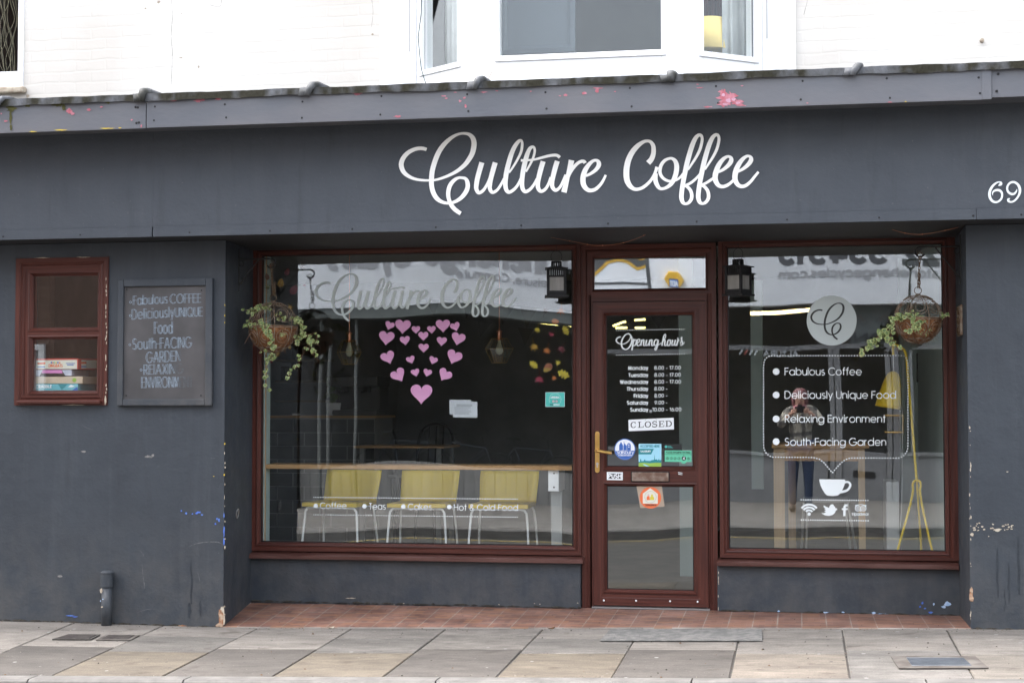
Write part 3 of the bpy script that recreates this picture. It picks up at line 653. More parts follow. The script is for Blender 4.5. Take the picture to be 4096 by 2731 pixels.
# --- ground floor piers (front wall) with the hole for the small window
SWx0, SWx1 = PX(66, 0, 1325), PX(432, 0, 1325); SWz0, SWz1 = PZ(1618, 0, 250), PZ(1034, 0, 250)
mb = MB(); zb = -.35
mb.box(XL, SWx0, 0, .3, zb, ZS); mb.box(SWx0, SWx1, 0, .3, zb, SWz0); mb.box(SWx0, SWx1, 0, .3, SWz1, ZS)
mb.prism([(SWx1, 0), (X0L, 0), (X1L, .80), (SWx1, .80)], zb, ZS)
mb.build('front_wall', M['paint'], cafe)
mb = MB(); mb.prism([(X0R, 0), (XR, 0), (XR, .80), (X1R, .80)], zb, ZS); mb.build('front_wall', M['paint'], cafe)
# --- stall risers
mb = MB(); mb.box(X1L-.02, PX(2322, .70, 2350), .70, .98, -.1, .352); mb.build('stall_riser', M['paint'], cafe, bev=.006)
mb = MB(); mb.box(PX(2869, .70, 2350), X1R+.02, .70, .98, -.1, .352); mb.build('stall_riser', M['paint'], cafe, bev=.006)
# --- soffit and fascia
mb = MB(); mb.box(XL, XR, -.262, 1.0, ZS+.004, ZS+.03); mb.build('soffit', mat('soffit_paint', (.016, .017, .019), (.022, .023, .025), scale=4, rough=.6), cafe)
mb = MB()
jx = [XL, PX(610, -.28, 900), PX(3905, -.28, 900), XR]
for a, b in ((XL, jx[1]), (jx[1], XR)):
    mb.box(a+.0005, b-.0005, -.28, -.25, ZS+.065, 3.124)
mb.build('fascia', M['paint2'], cafe)
mb = MB()
for a, b in zip(jx[:-1], jx[1:]):
    mb.box(a+(.006 if a == jx[1] else .001), b-.001, -.288, -.252, ZS, ZS+.0635)
    x = a+.25
    while x < b:
        mb.lathe((x, -.288, ZS+.022), [(.0, -.0035), (.005, -.003), (.007, 0)], 8, 1, 'Y'); x += .53
mb.build('fascia_trim', [M['paint2'], M['black']], cafe, bev=.003)
# --- upper (gutter) board, three lengths
BY = -.60
bx = [XL, PX(585, BY, 450), PX(3965, BY, 350), XR]
mb = MB()
mb.box(bx[0], bx[1]-.003, BY, BY+.03, 3.087, 3.280); mb.box(bx[1]+.003, bx[2], BY-.002, BY+.03, 3.089, 3.280)
mb.box(bx[2]-.05, bx[2]+.001, BY-.007, BY-.0025, 3.090, 3.280); mb.box(bx[2]+.001, XR, BY+.004, BY+.03, 3.101, 3.280)
mb.box(XL, XR, BY+.03, -.25, 3.125, 3.139)
mb.build('gutter_board', M['board'], cafe, bev=.002)
# nails in the board
for px in (540, 555, 620, 900, 1212, 1525, 1870, 2188, 2520, 2868, 3205, 3555, 3915, 3990):
    for fz in (3.127, 3.225):
        p = P(px, 450, BY); mb = MB(); mb.lathe((p.x+random.uniform(-.01, .01), BY-.002, fz+random.uniform(-.01, .01)), [(0, -.002), (.006, -.0018), (.008, .002)], 7, 0, 'Y'); mb.build('nail', M['black'], cafe)
# --- lead flashing with rolls
mb = MB(); n = 520; top = []; bot = []; back = []
rnd = random.Random(3); ph = [rnd.uniform(0, 6) for _ in range(6)]
for i in range(n+1):
    x = XL+(XR-XL)*i/n
    wv = .0025*math.sin(x*4.3+ph[0])+.002*math.sin(x*11+ph[1])+.0015*math.sin(x*31+ph[2])+rnd.uniform(-.0008, .0008)
    wt = .001*math.sin(x*7+ph[3])+.001*math.sin(x*23+ph[4])+rnd.uniform(-.0008, .0008)
    yy = BY-.018+.004*math.sin(x*9+ph[5])
    top.append((x, yy+.004, 3.298+wt)); bot.append((x, yy, 3.254+wv)); back.append((x, .46, 3.330))
vs = top+bot+back; m = n+1
mb.add(vs, [[m+i, m+i+1, i+1, i] for i in range(n)]+[[i, i+1, 2*m+i+1, 2*m+i] for i in range(n)])
rolls = [(0, 385), (574, 360), (1241, 336), (1909, 318), (2690, 290), (3423, 256)]
mb.build('lead_flashing', M['lead'], cafe)
for px, py in rolls+[(4200, 240)]:
    random_lean = random.uniform(-.25, .25)
    x = PX(px, BY-.02, py); mb = MB()
    mb.tube([(x-.012, BY-.024, 3.249), (x-.006, BY-.028, 3.287), (x, BY-.015, 3.310), (x+.01, BY+.05, 3.326), (x+.03, -.2, 3.337), (x+.05, .4, 3.360)], [.017, .022, .026, .024, .022, .022], 10)
    mb.obox((x-.03, BY-.024, 3.275), (.035, 0, .002), (0, .004, 0), (0, 0, .025))
    kx, kz = random.uniform(.75, 1.15), random.uniform(.75, 1.1)
    mb.v = [Vector((x+(v.x-x)*kx+(v.z-3.275)*random_lean, v.y, 3.255+(v.z-3.255)*kz)) for v in mb.v]
    mb.build('lead_roll', M['lead_pale'], cafe, smooth=True)

# --- flaked paint and chips: thin irregular islands of older colour
def blob(px, py, rx, ry, n=11, jag=.35):
    if rx > 12: n, jag = 26, .55
    return [(px+rx*(1+random.uniform(-jag, jag))*math.cos(2*math.pi*i/n), py+ry*(1+random.uniform(-jag, jag))*math.sin(2*math.pi*i/n)) for i in range(n)]
def chips(name, items, Y, m, parent, thick=-.0008):
    mb = MB()
    for k, (px, py, rx, ry) in enumerate(items):
        mb.poly([P(x, y, Y-.0002*(k % 7)+thick) for x, y in blob(px, py, rx, ry)])
    o = mb.build(name, m, parent); o['kind'] = 'stuff'; return o
M['pink'] = mat('old_pink_paint', (.33, .085, .11), (.40, .17, .21), scale=30, rough=.8)
M['cream'] = mat('bare_cream_plaster', (.45, .40, .32), (.32, .26, .2), scale=30, rough=.95)
M['bluec'] = mat('old_blue_paint', (.05, .12, .50), (.10, .2, .5), scale=40, rough=.8)
M['blueL'] = mat('pale_blue_paint', (.28, .42, .62), (.4, .5, .65), scale=40, rough=.8)
M['rawbrick'] = mat('exposed_brick', (.27, .12, .06), (.42, .33, .24), scale=30, rough=.95, bump=.6, bscale=60)
M['yellowc'] = mat('old_yellow_paint', (.5, .36, .03), rough=.8)
Yb = BY-.0025
pk = [(277, 445, 12, 10), (290, 455, 8, 6), (355, 440, 8, 5), (692, 403, 12, 4), (795, 403, 18, 6), (812, 398, 8, 4), (875, 396, 13, 4), (565, 505, 3, 6), (5, 455, 4, 3), (22, 485, 7, 3), (527, 480, 5, 3), (405, 428, 7, 3),
      (1428, 375, 16, 6), (1590, 466, 14, 4), (1775, 385, 10, 3), (1785, 394, 6, 3), (1840, 405, 6, 4), (1862, 424, 4, 8), (1858, 392, 5, 4), (1936, 369, 14, 3), (2122, 366, 4, 3), (2262, 381, 8, 5), (2240, 384, 5, 2), (2337, 374, 9, 5), (2392, 353, 18, 3), (2388, 364, 7, 9), (2460, 367, 5, 2), (1820, 370, 6, 2), (1987, 364, 5, 2),
      (2905, 395, 32, 16), (2890, 372, 14, 14), (2925, 385, 20, 16), (2898, 415, 24, 10), (2948, 412, 22, 10), (2965, 420, 16, 5), (2830, 428, 14, 3), (2790, 338, 6, 2), (2968, 344, 6, 2), (2800, 352, 14, 2), (3230, 413, 5, 2), (3560, 409, 8, 2)]
chips('flaked_paint', pk, Yb, M['pink'], cafe)
chips('flaked_paint', [(130, 527, 14, 2), (245, 521, 22, 2), (430, 514, 26, 2), (480, 512, 6, 2), (3623, 407, 4, 2)], Yb, M['yellowc'], cafe)
M['moss'] = mat('moss', (.045, .045, .012), (.075, .07, .02), scale=20, rough=1)
chips('moss_stain', [(45, 436, 15, 18), (42, 470, 6, 26), (44, 510, 5, 12), (230, 418, 24, 9), (255, 432, 8, 14), (430, 408, 10, 8), (110, 424, 10, 5)], Yb, M['moss'], cafe)
ch = [(900+random.uniform(-2.5, .5), 1770+random.uniform(0, 700), random.uniform(1, 3.2), random.uniform(1.5, 10)) for _ in range(26)]
chips('chipped_edge', ch[:13], -.0005, M['cream'], cafe)
chips('chipped_edge', [(899, 1774, 3, 4), (897, 1898, 3, 4), (899, 1220, 2, 4), (899, 1262, 2, 4), (899, 1290, 2, 3), (855, 1904, 2, 2)], -.001, M['yellowc'], cafe)
chips('chipped_edge', [(896, 2120, 3, 22), (896, 2165, 3, 16), (896, 2060, 2, 10), (794, 2048, 10, 4), (786, 2052, 5, 3), (745, 2052, 4, 4), (726, 2042, 3, 3), (876, 2079, 4, 7), (868, 2074, 3, 4), (862, 2094, 3, 4), (808, 2058, 4, 3), (770, 2054, 3, 3), (280, 2461, 18, 2), (300, 2465, 10, 2), (443, 2470, 5, 12)], -.001, M['bluec'], cafe)
chips('chipped_edge', [(594, 1826, 14, 5), (612, 1820, 5, 7), (240, 2304, 12, 4), (335, 1806, 10, 4), (300, 1600, 4, 2)], -.001, mat('grey_scuff', (.20, .19, .18), (.12, .12, .12), scale=50, rough=.9), cafe)
chips('broken_plaster', [(884, 2478, 11, 30), (880, 2450, 7, 16), (875, 2500, 12, 9), (725, 2504, 20, 5), (520, 2500, 10, 3), (540, 2502, 26, 4)], -.0015, M['rawbrick'], cafe)
chips('broken_plaster', [(890, 2448, 9, 24), (893, 2480, 6, 26)], -.0012, M['cream'], cafe)
chips('broken_plaster', [(3884, 2375, 7, 30), (3887, 2395, 9, 14)], -.0015, M['rawbrick'], cafe)
chips('chipped_edge', [(3880+random.uniform(-3, 5), random.uniform(1700, 2480), random.uniform(1, 3), random.uniform(1.5, 8)) for _ in range(20)]+[(3895+random.uniform(0, 170), 2106+random.uniform(-14, 14)+random.uniform(-3, 3), random.uniform(2, 6), random.uniform(1.5, 4)) for _ in range(26)]+[(3888, 2137, 7, 7), (3990, 2118, 14, 5), (4030, 1886, 4, 2), (3955, 2144, 2, 2)], -.001, M['cream'], cafe)
chips('chipped_edge', [(3790, 2415, 12, 10), (3775, 2425, 9, 5), (3735, 2415, 4, 5), (3115, 2443, 5, 4), (3372, 2448, 6, 4), (3495, 2450, 7, 4), (3520, 2455, 26, 2), (3300, 2448, 14, 2)], .6985, M['blueL'], cafe)
chips('chipped_edge', [(3690, 2410, 4, 5), (3680, 2425, 4, 4), (3722, 2448, 9, 4), (3700, 2432, 4, 3)], .698, M['bluec'], cafe)
chips('chipped_edge', [(1405, 2391, 18, 1.6)]+[(random.uniform(1010, 2320), 2408+(2427-2408)*.5+random.uniform(-9, 9), 2.5, 1.5) for _ in range(14)]+[(2874+random.uniform(-1, 1), random.uniform(2270, 2440), random.uniform(.8, 2), random.uniform(2, 9)) for _ in range(8)], .6985, M['cream'], cafe)

M['palepink'] = mat('pale_pink_undercoat', (.44, .27, .35), (.37, .19, .25), scale=30, rough=.9)
chips('flaked_paint', [(2912, 402, 12, 8), (2893, 380, 6, 6), (2935, 398, 8, 6), (2952, 412, 10, 4), (2900, 418, 10, 4)], Yb-.0016, M['palepink'], cafe)
mb = MB(); fsc = lambda x, y, dy: P(x, y, -.0012+dy)
for pts in ([(750, 2187, 1), (790, 2172, 3), (840, 2166, 4), (875, 2168, 4), (891, 2178, 2)], [(568, 2255, 1), (572, 2300, 2.5), (577, 2335, 4), (578, 2352, 2)], [(560, 2200, 1), (572, 2215, 2), (576, 2225, 1)], [(548, 2448, 1), (590, 2436, 2), (632, 2434, 1)], [(790, 2285, 1), (797, 2310, 2), (800, 2330, 1)], [(860, 1832, 1), (850, 1833, 2), (842, 1832, 1)], [(330, 1700, 1), (350, 1712, 2), (372, 1716, 1)]):
    q = smooth_path(pts, 5); mb.ribbon([(a, b) for a, b, _ in q], [c for _, _, c in q], fsc)
mb.build('scratch', mat('pale_scratch', (.11, .115, .12), (.06, .065, .07), scale=60, rough=.9), cafe)['kind'] = 'stuff'
mb = MB()
for x, y, l, ww in ((765, 2330, 170, 7), (756, 2440, 60, 12), (800, 2430, 60, 7), (3990, 2290, 200, 7), (4035, 2330, 160, 6), (4075, 2260, 230, 9), (4020, 2400, 90, 4)):
    q = smooth_path([(x+random.uniform(-3, 3), y-l/2+l*k/5, ww*(.3+.7*math.sin(math.pi*(k+.4)/5.8))) for k in range(6)], 5); mb.ribbon([(a, b) for a, b, _ in q], [c for _, _, c in q], fsc)
mb.build('drip_stain', mat('dark_drip', (.017, .022, .029), (.026, .033, .042), scale=30, rough=.35), cafe)['kind'] = 'stuff'

# --- wide script sign and number, painted boards letters 4 mm proud
for part in (SCRIPT[:11], SCRIPT[11:]):
    mb = MB(); put_script(mb, part, lambda x, y: (x, y), 1, -.284); mb.build('sign_lettering', M['sign'], cafe)
mb = MB(); kk = 196/1921
six = [(905,612,10),(950,600,60),(1010,560,110),(1015,505,90),(960,475,52),(880,490,58),(780,550,78),(680,650,92),(600,790,100),(566,940,104),(590,1090,104),(660,1200,98),(740,1250,90),(820,1265,80),(910,1240,76),(1000,1170,76),(1050,1080,76),(1064,980,76),(1050,900,84),(1000,830,92),(930,797,96),(850,793,90),(760,820,76),(705,870,56),(685,930,40),(703,1005,8)]
nine = [(1640,745,8),(1636,800,40),(1600,870,66),(1545,930,80),(1470,950,90),(1390,930,90),(1310,870,88),(1268,790,80),(1262,700,82),(1285,620,80),(1340,540,82),(1420,490,82),(1520,478,86),(1620,520,92),(1700,600,100),(1745,700,104),(1762,820,100),(1740,940,90),(1680,1060,80),(1600,1160,76),(1510,1230,72),(1420,1258,68),(1340,1240,78),(1302,1200,90),(1310,1150,80),(1380,1112,10)]
for dg in (six, nine): mb = MB(); put_script(mb, [crop(3900, 680, dg, kk)], lambda x, y: (x, y), 1, -.284); mb.build('house_number', M['vinyl'], cafe)

# --- mahogany frames ------------------------------------------------
def FR(w): return [(0, .80), (0, .722), (w*.42, .722), (w*.50, .730), (w*.60, .730), (w*.66, .722), (w*.78, .724), (w, .748), (w, .80)]
def shop_window(gx0, gx1, gz0, gz1, ox0, ox1, sx0, sx1, gm):
    mb = MB(); w_ = .058
    prof = FR(w_)
    # outer rings differ per side: sweep the sash, then fill jambs out to the opening
    mb.sweep_rect(gx0-w_, gx1+w_, gz0-w_, gz1+w_, prof)
    mb.box(ox0, gx0-w_+.001, .726, .80, gz0-w_, ZS+.002, 0); mb.box(gx1+w_-.001, ox1, .726, .80, gz0-w_, ZS+.002, 0)
    f = mb.build('shop_window', [M['wood_v'], M['wood_h']], cafe)
    mb = MB(); mb.box(gx0-.004, gx1+.004, .757, .763, gz0-.004, gz1+.004); mb.build('pane', gm, f)
    mb = MB()
    pr = [(.80, .400), (.722, .388), (.665, .379), (.655, .374), (.655, .352), (.662, .349), (.705, .349), (.80, .353)]
    n = len(pr); vs = [(sx0, y, z) for y, z in pr]+[(sx1, y, z) for y, z in pr]
    mb.add(vs, [list(range(n)), [n+i for i in range(n)][::-1]]+[[i, n+i, n+(i+1) % n, (i+1) % n] for i in range(n)])
    mb.build('sill', M['sill'], f)
    mb = MB(); g = .008   # black gasket round the glass
    mb.sweep_rect(gx0-.001, gx1+.001, gz0-.001, gz1+.001, [(0, .749), (0, .7555), (g, .7555), (g, .7568)])
    mb.build('gasket', M['black'], f)
    return f
ZG0, ZG1 = .456, 2.425
wl = shop_window(-3.655, -1.488, ZG0, ZG1, X1L-.01, PX(2321, .73, 1700), -3.712, PX(2331, .66, 2240), M['glass_l'])
wl['label'] = 'wide shop window with pale script lettering and pink hearts'
wr = shop_window(-.462, .906, ZG0, ZG1-.004, PX(2882, .73, 1700), X1R+.01, PX(2868, .66, 2270), .978, M['glass'])
wr['label'] = 'narrower shop window with dotted menu bubble'

# --- door set
dx0, dx1 = PX(2326, .73, 1800), PX(2868, .73, 1800)
lx0, lx1, lz0, lz1 = -1.350, -.598, .073, 2.072
mb = MB()
mb.sweep_rect(dx0, dx1, -.02, ZS+.0, [(0, .80), (0, .738), (.03, .738), (.036, .746), (.044, .746), (.05, .738), (.066, .738)])
mb.box(dx0+.055, lx0-.002, .738, .80, -.02, ZS-.06, 0); mb.box(lx1+.002, dx1-.055, .738, .80, -.02, ZS-.06, 0)
TZ0, TZ1 = PZ(1157, .77, 2600), PZ(1027, .77, 2600); tx0, tx1 = PX(2378, .77, 1090), PX(2822, .77, 1090)
mb.box(lx0-.002, lx1+.002, .739, .80, lz1+.004, TZ0-.035, 1)
mb.box(lx0-.002, lx1+.002, .739, .80, TZ1+.035, ZS-.06, 1)
df = mb.build('door_frame', [M['wood_v'], M['wood_h']], cafe)
mb = MB(); mb.sweep_rect(tx0-.042, tx1+.042, TZ0-.037, TZ1+.037, [(0, .80), (0, .737), (.022, .737), (.03, .742), (.042, .764), (.042, .80)]); mb.build('fanlight_frame', [M['wood_v'], M['wood_h']], df)
mb = MB(); mb.box(tx0-.004, tx1+.004, .768, .774, TZ0-.004, TZ1+.004); mb.build('fanlight_pane', M['glass_t'], df)
mb = MB(); mb.box(lx0-.01, lx1+.01, .705, .80, .0565, .066); mb.build('threshold', mat('aluminium_threshold', (.35, .34, .34), rough=.4, metal=.8), df)

ux0, ux1, uz0, uz1 = -1.262, -.693, .985, 1.983
bx0, bx1, bz0, bz1 = -1.262, -.693, .178, .856
mb = MB(); st = .078
mb.sweep_rect(lx0, lx1, lz0, lz1, [(0, .80), (0, .733), (.050, .733), (.058, .737)])     # outer face of leaf
mb.box(lx0+.05, ux0-.022, .7345, .79, lz0+.05, lz1-.05, 0); mb.box(ux1+.022, lx1-.05, .7345, .79, lz0+.05, lz1-.05, 0)
mb.box(ux0-.022, ux1+.022, .7345, .79, uz1+.022, lz1-.05, 1); mb.box(ux0-.022, ux1+.022, .7345, .79, bz1+.022, uz0-.022, 1); mb.box(ux0-.022, ux1+.022, .7345, .79, lz0+.05, bz0-.022, 1)
for a, b, c, d in ((ux0, ux1, uz0, uz1), (bx0, bx1, bz0, bz1)):
    mb.sweep_rect(a-.024, b+.024, c-.024, d+.024, [(0, .75), (0, .729), (.008, .727), (.024, .752), (.024, .79)])
door = mb.build('door', [M['wood_v'], M['wood_h']], cafe); door['label'] = 'brown half glazed door with brass handle'
mb = MB(); mb.box(ux0-.003, ux1+.003, .757, .763, uz0-.003, uz1+.003); mb.build('pane', M['glass'], door)
mb = MB(); mb.box(bx0-.003, bx1+.003, .757, .763, bz0-.003, bz1+.003); mb.build('pane', M['glass'], door)
mb = MB()
for a, b, c, d in ((ux0, ux1, uz0, uz1), (bx0, bx1, bz0, bz1)): mb.sweep_rect(a-.001, b+.001, c-.001, d+.001, [(0, .753), (0, .7555), (.006, .7555), (.006, .7568)])
mb.build('gasket', M['black'], door)
# handle
hk = .22965
def hp(x, y): return (2360+x*hk, 1700+y*hk)
mb = MB(); pl = []
for a in range(0, 181, 20): pl.append((126+38*math.cos(R_(a)), 148-38*math.sin(R_(a))))
for a in range(180, 361, 20): pl.append((126+38*math.cos(R_(a)), 790-38*math.sin(R_(a))))
mb.slab([P(*hp(x, y), .722) for x, y in pl], (0, .010, 0))
hc = P(*hp(118, 440), .72)
mb.lathe(hc+Vector((0, -.02, 0)), [(.009, -.02), (.0105, 0), (.012, .02)], 12, 0, 'Y')
tip = P(*hp(378, 488), .67)
mb.tube([hc+Vector((0, -.03, 0)), hc+Vector((.012, -.05, 0)), P(*hp(230, 462), .668), tip], [.0095, .0105, .010, .0115], 12)
mb.build('handle', M['brass'], door, bev=.001, smooth=False)
mb = MB(); lc = P(*hp(126, 672), .720); mb.lathe(lc, [(0, -.002), (.009, -.0015), (.009, .004)], 14, 0, 'Y'); mb.box(lc.x-.0045, lc.x+.0045, .7185, .724, lc.z-.024, lc.z)
mb.build('lock', M['steel'], door)
mb = MB(); a = P(*hp(717, 985), .728); b = P(*hp(1382, 808), .728)
mb.box(a.x, b.x, .725, .737, a.z, b.z, 1); mb.box(a.x+.005, b.x-.005, .7205, .7265, a.z+.005, b.z-.005, 0)
mb.build('letter_plate', [mat('tarnished_copper_plate', (.16, .095, .07), (.30, .24, .20), scale=22, rough=.45, metal=.5), M['black']], door, bev=.002)
for x, y in ((375, 1394), (600, 1396), (837, 1399), (1028, 1403)):
    mb = MB(); mb.ball(P(2200+x*.574, 1600+y*.574, .731), .0065, 10); mb.build('screw_cap', M['white'], door)
mb = MB()
for x, y in ((1570, 822), (1572, 850)): mb.poly([P(*hp(x+a, y+b), .7332) for a, b in ((-35, -8), (38, 6), (36, 14), (-34, 5))])
mb.build('tape_scrap', M['vinyl'], door)
# door lettering
YV = .7555
mb = MB(); d2 = .30604
def dq(x, y): return (2380+x*d2, 1240+y*d2)
dots_line(mb, *dq(280, 265), *dq(1160, 250), 31, 2.3, YV); dots_line(mb, *dq(284, 587), *dq(1166, 573), 31, 2.3, YV)
op = [[(340,350,16),(300,360,18),(278,395,20),(298,428,18),(345,443,13),(395,435,13),(440,400,14),(466,350,14),(455,318,14)],
      [(448,312,14),(405,318,16),(365,365,20),(345,430,22),(358,490,20),(400,514,16),(445,488,18),(478,425,22),(478,355,20),(450,314,16),(432,306,14)],
      [(506,375,20),(496,440,20),(482,525,20)],[(497,430,14),(518,392,14),(538,392,18),(540,425,20),(526,456,16),(500,466,14)],
      [(552,432,12),(578,412,14),(586,388,16),(570,380,14),(552,400,18),(546,440,20),(562,466,16),(588,452,12),(604,430,12)],
      [(612,388,20),(604,430,20),(600,467,20)],[(604,430,14),(622,394,14),(638,392,18),(636,430,20),(636,460,18),(652,462,14),(668,435,12)],
      [(675,388,20),(666,430,20),(668,460,18),(684,458,14),(700,432,12)],
      [(718,388,20),(710,430,20),(706,467,20)],[(710,430,14),(728,394,14),(744,392,18),(742,430,20),(742,460,18),(758,462,14),(772,435,12)],
      [(822,398,14),(800,386,14),(778,405,18),(772,440,20),(786,464,16),(808,445,14),(822,400,16)],[(828,390,20),(818,450,20),(806,500,18),(792,522,14),(782,505,14),(800,475,12),(840,448,12),(868,430,12)],
      [(872,440,12),(905,385,14),(926,335,14),(916,316,12),(900,340,18),(886,400,20),(874,467,20)],[(880,430,14),(900,394,14),(916,392,18),(912,430,20),(912,460,18),(928,462,14),(944,435,12)],
      [(978,390,14),(958,394,16),(946,430,20),(952,462,18),(972,460,16),(986,425,18),(978,390,14),(996,400,10)],
      [(1016,388,20),(1006,430,20),(1008,460,16),(1026,455,14),(1044,420,14)],[(1052,388,20),(1042,430,20),(1044,460,18),(1058,458,14),(1068,435,12)],
      [(1084,360,14),(1082,400,18),(1072,440,20),(1066,467,20)],[(1074,420,14),(1092,396,14),(1106,400,14)],
      [(1112,440,12),(1132,390,14),(1134,352,14),(1128,380,16),(1142,420,18),(1138,455,16),(1116,460,14)],[(1138,455,12),(1158,440,12),(1168,415,12)]]
put_script(mb, [[(*dq(a, b), c*d2) for a, b, c in s_] for s_ in op], lambda x, y: (x, y), .95, YV)
days = [('Monday', 437, 780, '8.00 - 17.00', 1117, 778), ('Tuesday', 443, 872, '8.00 - 17.00', 1118, 779), ('Wednesday', 330, 962, '8.00 - 17.00', 1119, 779), ('Thursday', 420, 1052, '8.00 -', 942, 779), ('Friday', 510, 1143, '8.00 -', 942, 780), ('Saturday', 422, 1233, '9.00 -', 942, 782), ('Sunday', 465, 1323, '10.00 - 16.00', 1124, 752)]
mb.build('heading_lettering', M['vinyl'], door)
for nm, xa_, yb_, hrs, xe, xs in days:
    mb = MB(); a, b = dq(xa_, yb_); a2, b2 = dq(692, yb_-2); put_text(mb, nm, a, a2, b, b2, 14, 2.9, YV, gap=.27)
    a, b = dq(xs, yb_-2); a2, b2 = dq(xe, yb_-5); put_text(mb, hrs, a, a2, b, b2, 14, 1.9, YV, gap=.22); mb.build('opening_hours_line', M['vinyl'], door)

# left window lettering
mb = MB(); put_script(mb, SCRIPT, lambda x, y: (1258+.56*(x-1595), 1092+.586*(y-530)+.005*(x-1595)), .57, YV)
mb.build('script_lettering', M['vinyl_in'], wl)
mb = MB(); kq = .5357
def bq(x, y): return (1040+x*kq, 1780+y*kq)
dots_line(mb, *bq(402, 388), *bq(1920, 402), 124, 2.1, YV); dots_line(mb, *bq(402, 518), *bq(1920, 536), 124, 2.1, YV)
fnv = lambda x, y, dy: P(x, y, YV+dy)
mb.build('dotted_border', M['vinyl'], wl)
bul = [(416, 452), (780, 455), (1070, 457), (1413, 460)]
for tx, xa_, xe, y0, y1 in (('Coffee', 450, 644, 473, 473), ('Teas', 816, 937, 477, 478), ('Cakes', 1106, 1282, 481, 482), ('Hot & Cold Food', 1450, 1924, 485, 488)):
    a, b = bq(xa_, y0); a2, b2 = bq(xe, y1); mb = MB(); mb.disc(*bq(*bul.pop(0)), 9, fnv, 0, 20); put_text(mb, tx, a, a2, b, b2, 24, 2.7, YV, gap=.22); mb.build('menu_word', M['vinyl'], wl)

# right window lettering: round C badge, bubble, list, cup, icons
mb = MB(); cx_, cy_, rr = 3326.7, 1281.5, 100
mb.disc(cx_, cy_, rr, lambda x, y, dy: P(x, y, YV+.0006), 0, 64)
put_script(mb, [BIG_C], lambda x, y: (3240.6+.443*(x-1595), 1210.7+.451*(y-530)), .42, YV-.0005, 1)
mb.build('round_badge', [mat('badge_vinyl', (.50, .56, .56), rough=.5), mat('badge_letter', (.012, .014, .016), rough=.3)], wr)
mb = MB(); k5 = .5102
def rq(x, y): return (2900+x*k5, 1440+y*k5)
bub = [(302, 60), (302, 680), (309, 705), (325, 730), (350, 752), (378, 760), (690, 762), (740, 775), (775, 803), (805, 838), (842, 882), (880, 836), (912, 803), (945, 778), (985, 766), (1365, 767), (1400, 748), (1425, 720), (1434, 690), (1434, 20), (1428, 0), (1415, -25), (1395, -35), (1360, -36), (390, -34), (350, -32), (322, -16), (306, 8), (302, 60)]
L = [rq(*p) for p in bub]; seg = []; acc = 0
for a, b in zip(L[:-1], L[1:]): l = math.dist(a, b); seg.append((acc, l, a, b)); acc += l
nd = int(acc/11); 
for i in range(nd):
    s_ = acc*i/nd
    for (s0, l, a, b) in seg:
        if s0 <= s_ <= s0+l: t_ = (s_-s0)/l; mb.disc(a[0]+(b[0]-a[0])*t_, a[1]+(b[1]-a[1])*t_, 2.9, fnv, 0, 8); break
mb.build('bubble_border', M['vinyl'], wr); bul = [90, 273, 460, 638]
for tx, xa_, xe, yb_ in (('Fabulous Coffee', 470, 1069, 117), ('Deliciously Unique Food', 470, 1338, 300), ('Relaxing Environment', 472, 1257, 487), ('South-Facing Garden', 470, 1261, 668)):
    a, b = rq(xa_, yb_); a2, b2 = rq(xe, yb_); mb = MB(); mb.disc(*rq(401, bul.pop(0)), 13.4, fnv, 0, 24); put_text(mb, tx, a, a2, b, b2, 29, 3.1, YV, gap=.2); mb.build('menu_line', M['vinyl'], wr)
mb = MB(); k6 = .170068
def cq(x, y): return (3150+x*k6, 1880+y*k6)
cup = [(748,210),(1355,218),(1358,235),(1345,330),(1320,400),(1285,470),(1240,540),(1185,590),(1060,606),(930,590),(880,545),(820,450),(775,350),(752,265)]
mb.poly([P(*cq(x, y), YV) for x, y in cup])
put_script(mb, [[(*cq(a, b), c*k6) for a, b, c in [(1345,285,50),(1400,272,46),(1450,290,48),(1478,345,50),(1450,420,52),(1390,475,52),(1310,498,60),(1240,515,55)]]], lambda x, y: (x, y), 1, YV); mb.build('cup_icon', M['vinyl'], wr); mb = MB()
dots_line(mb, *cq(322, 692), *cq(1890, 708), 30, 2.9, YV); dots_line(mb, *cq(326, 1165), *cq(1896, 1185), 30, 2.9, YV); mb.build('dotted_border', M['vinyl'], wr); mb = MB()
for r_, w__ in ((232, 44), (165, 44), (98, 42)):
    pts = [cq(508+r_*.98*math.sin(R_(a)), 1035-r_*math.cos(R_(a))) for a in range(-52, 53, 8)]
    mb.ribbon(pts, w__*k6, fnv)
mb.disc(*cq(508, 1027), 40*k6, fnv, 0, 18); mb.build('wifi_icon', M['vinyl'], wr); mb = MB()
bird = [(793,992),(840,1012),(905,990),(860,958),(905,945),(865,905),(895,905),(848,860),(850,822),(900,850),(975,882),(990,840),(1020,805),(1060,797),(1088,812),(1080,828),(1115,855),(1132,895),(1175,888),(1150,905),(1182,925),(1140,940),(1115,1000),(1060,1048),(980,1070),(890,1060),(830,1030)]
mb.poly([P(*cq(x, y), YV) for x, y in bird]); mb.build('bird_icon', M['vinyl'], wr); mb = MB()
mb.ribbon([cq(1338, 1078), cq(1338, 900), cq(1342, 850), cq(1365, 826), cq(1416, 824)], 54*k6, fnv); mb.ribbon([cq(1275, 912), cq(1418, 912)], 42*k6, fnv); mb.build('letter_icon', M['vinyl'], wr); mb = MB()
for ex in (1655, 1785):
    mb.ribbon([cq(ex+62*math.cos(R_(a)), 893+62*math.sin(R_(a))) for a in range(0, 360, 20)], 17*k6, fnv, 0, True)
    mb.ribbon([cq(ex+30*math.cos(R_(a)), 893+30*math.sin(R_(a))) for a in range(0, 360, 30)], 13*k6, fnv, 0, True)
    mb.disc(*cq(ex, 893), 10*k6, fnv, 0, 10)
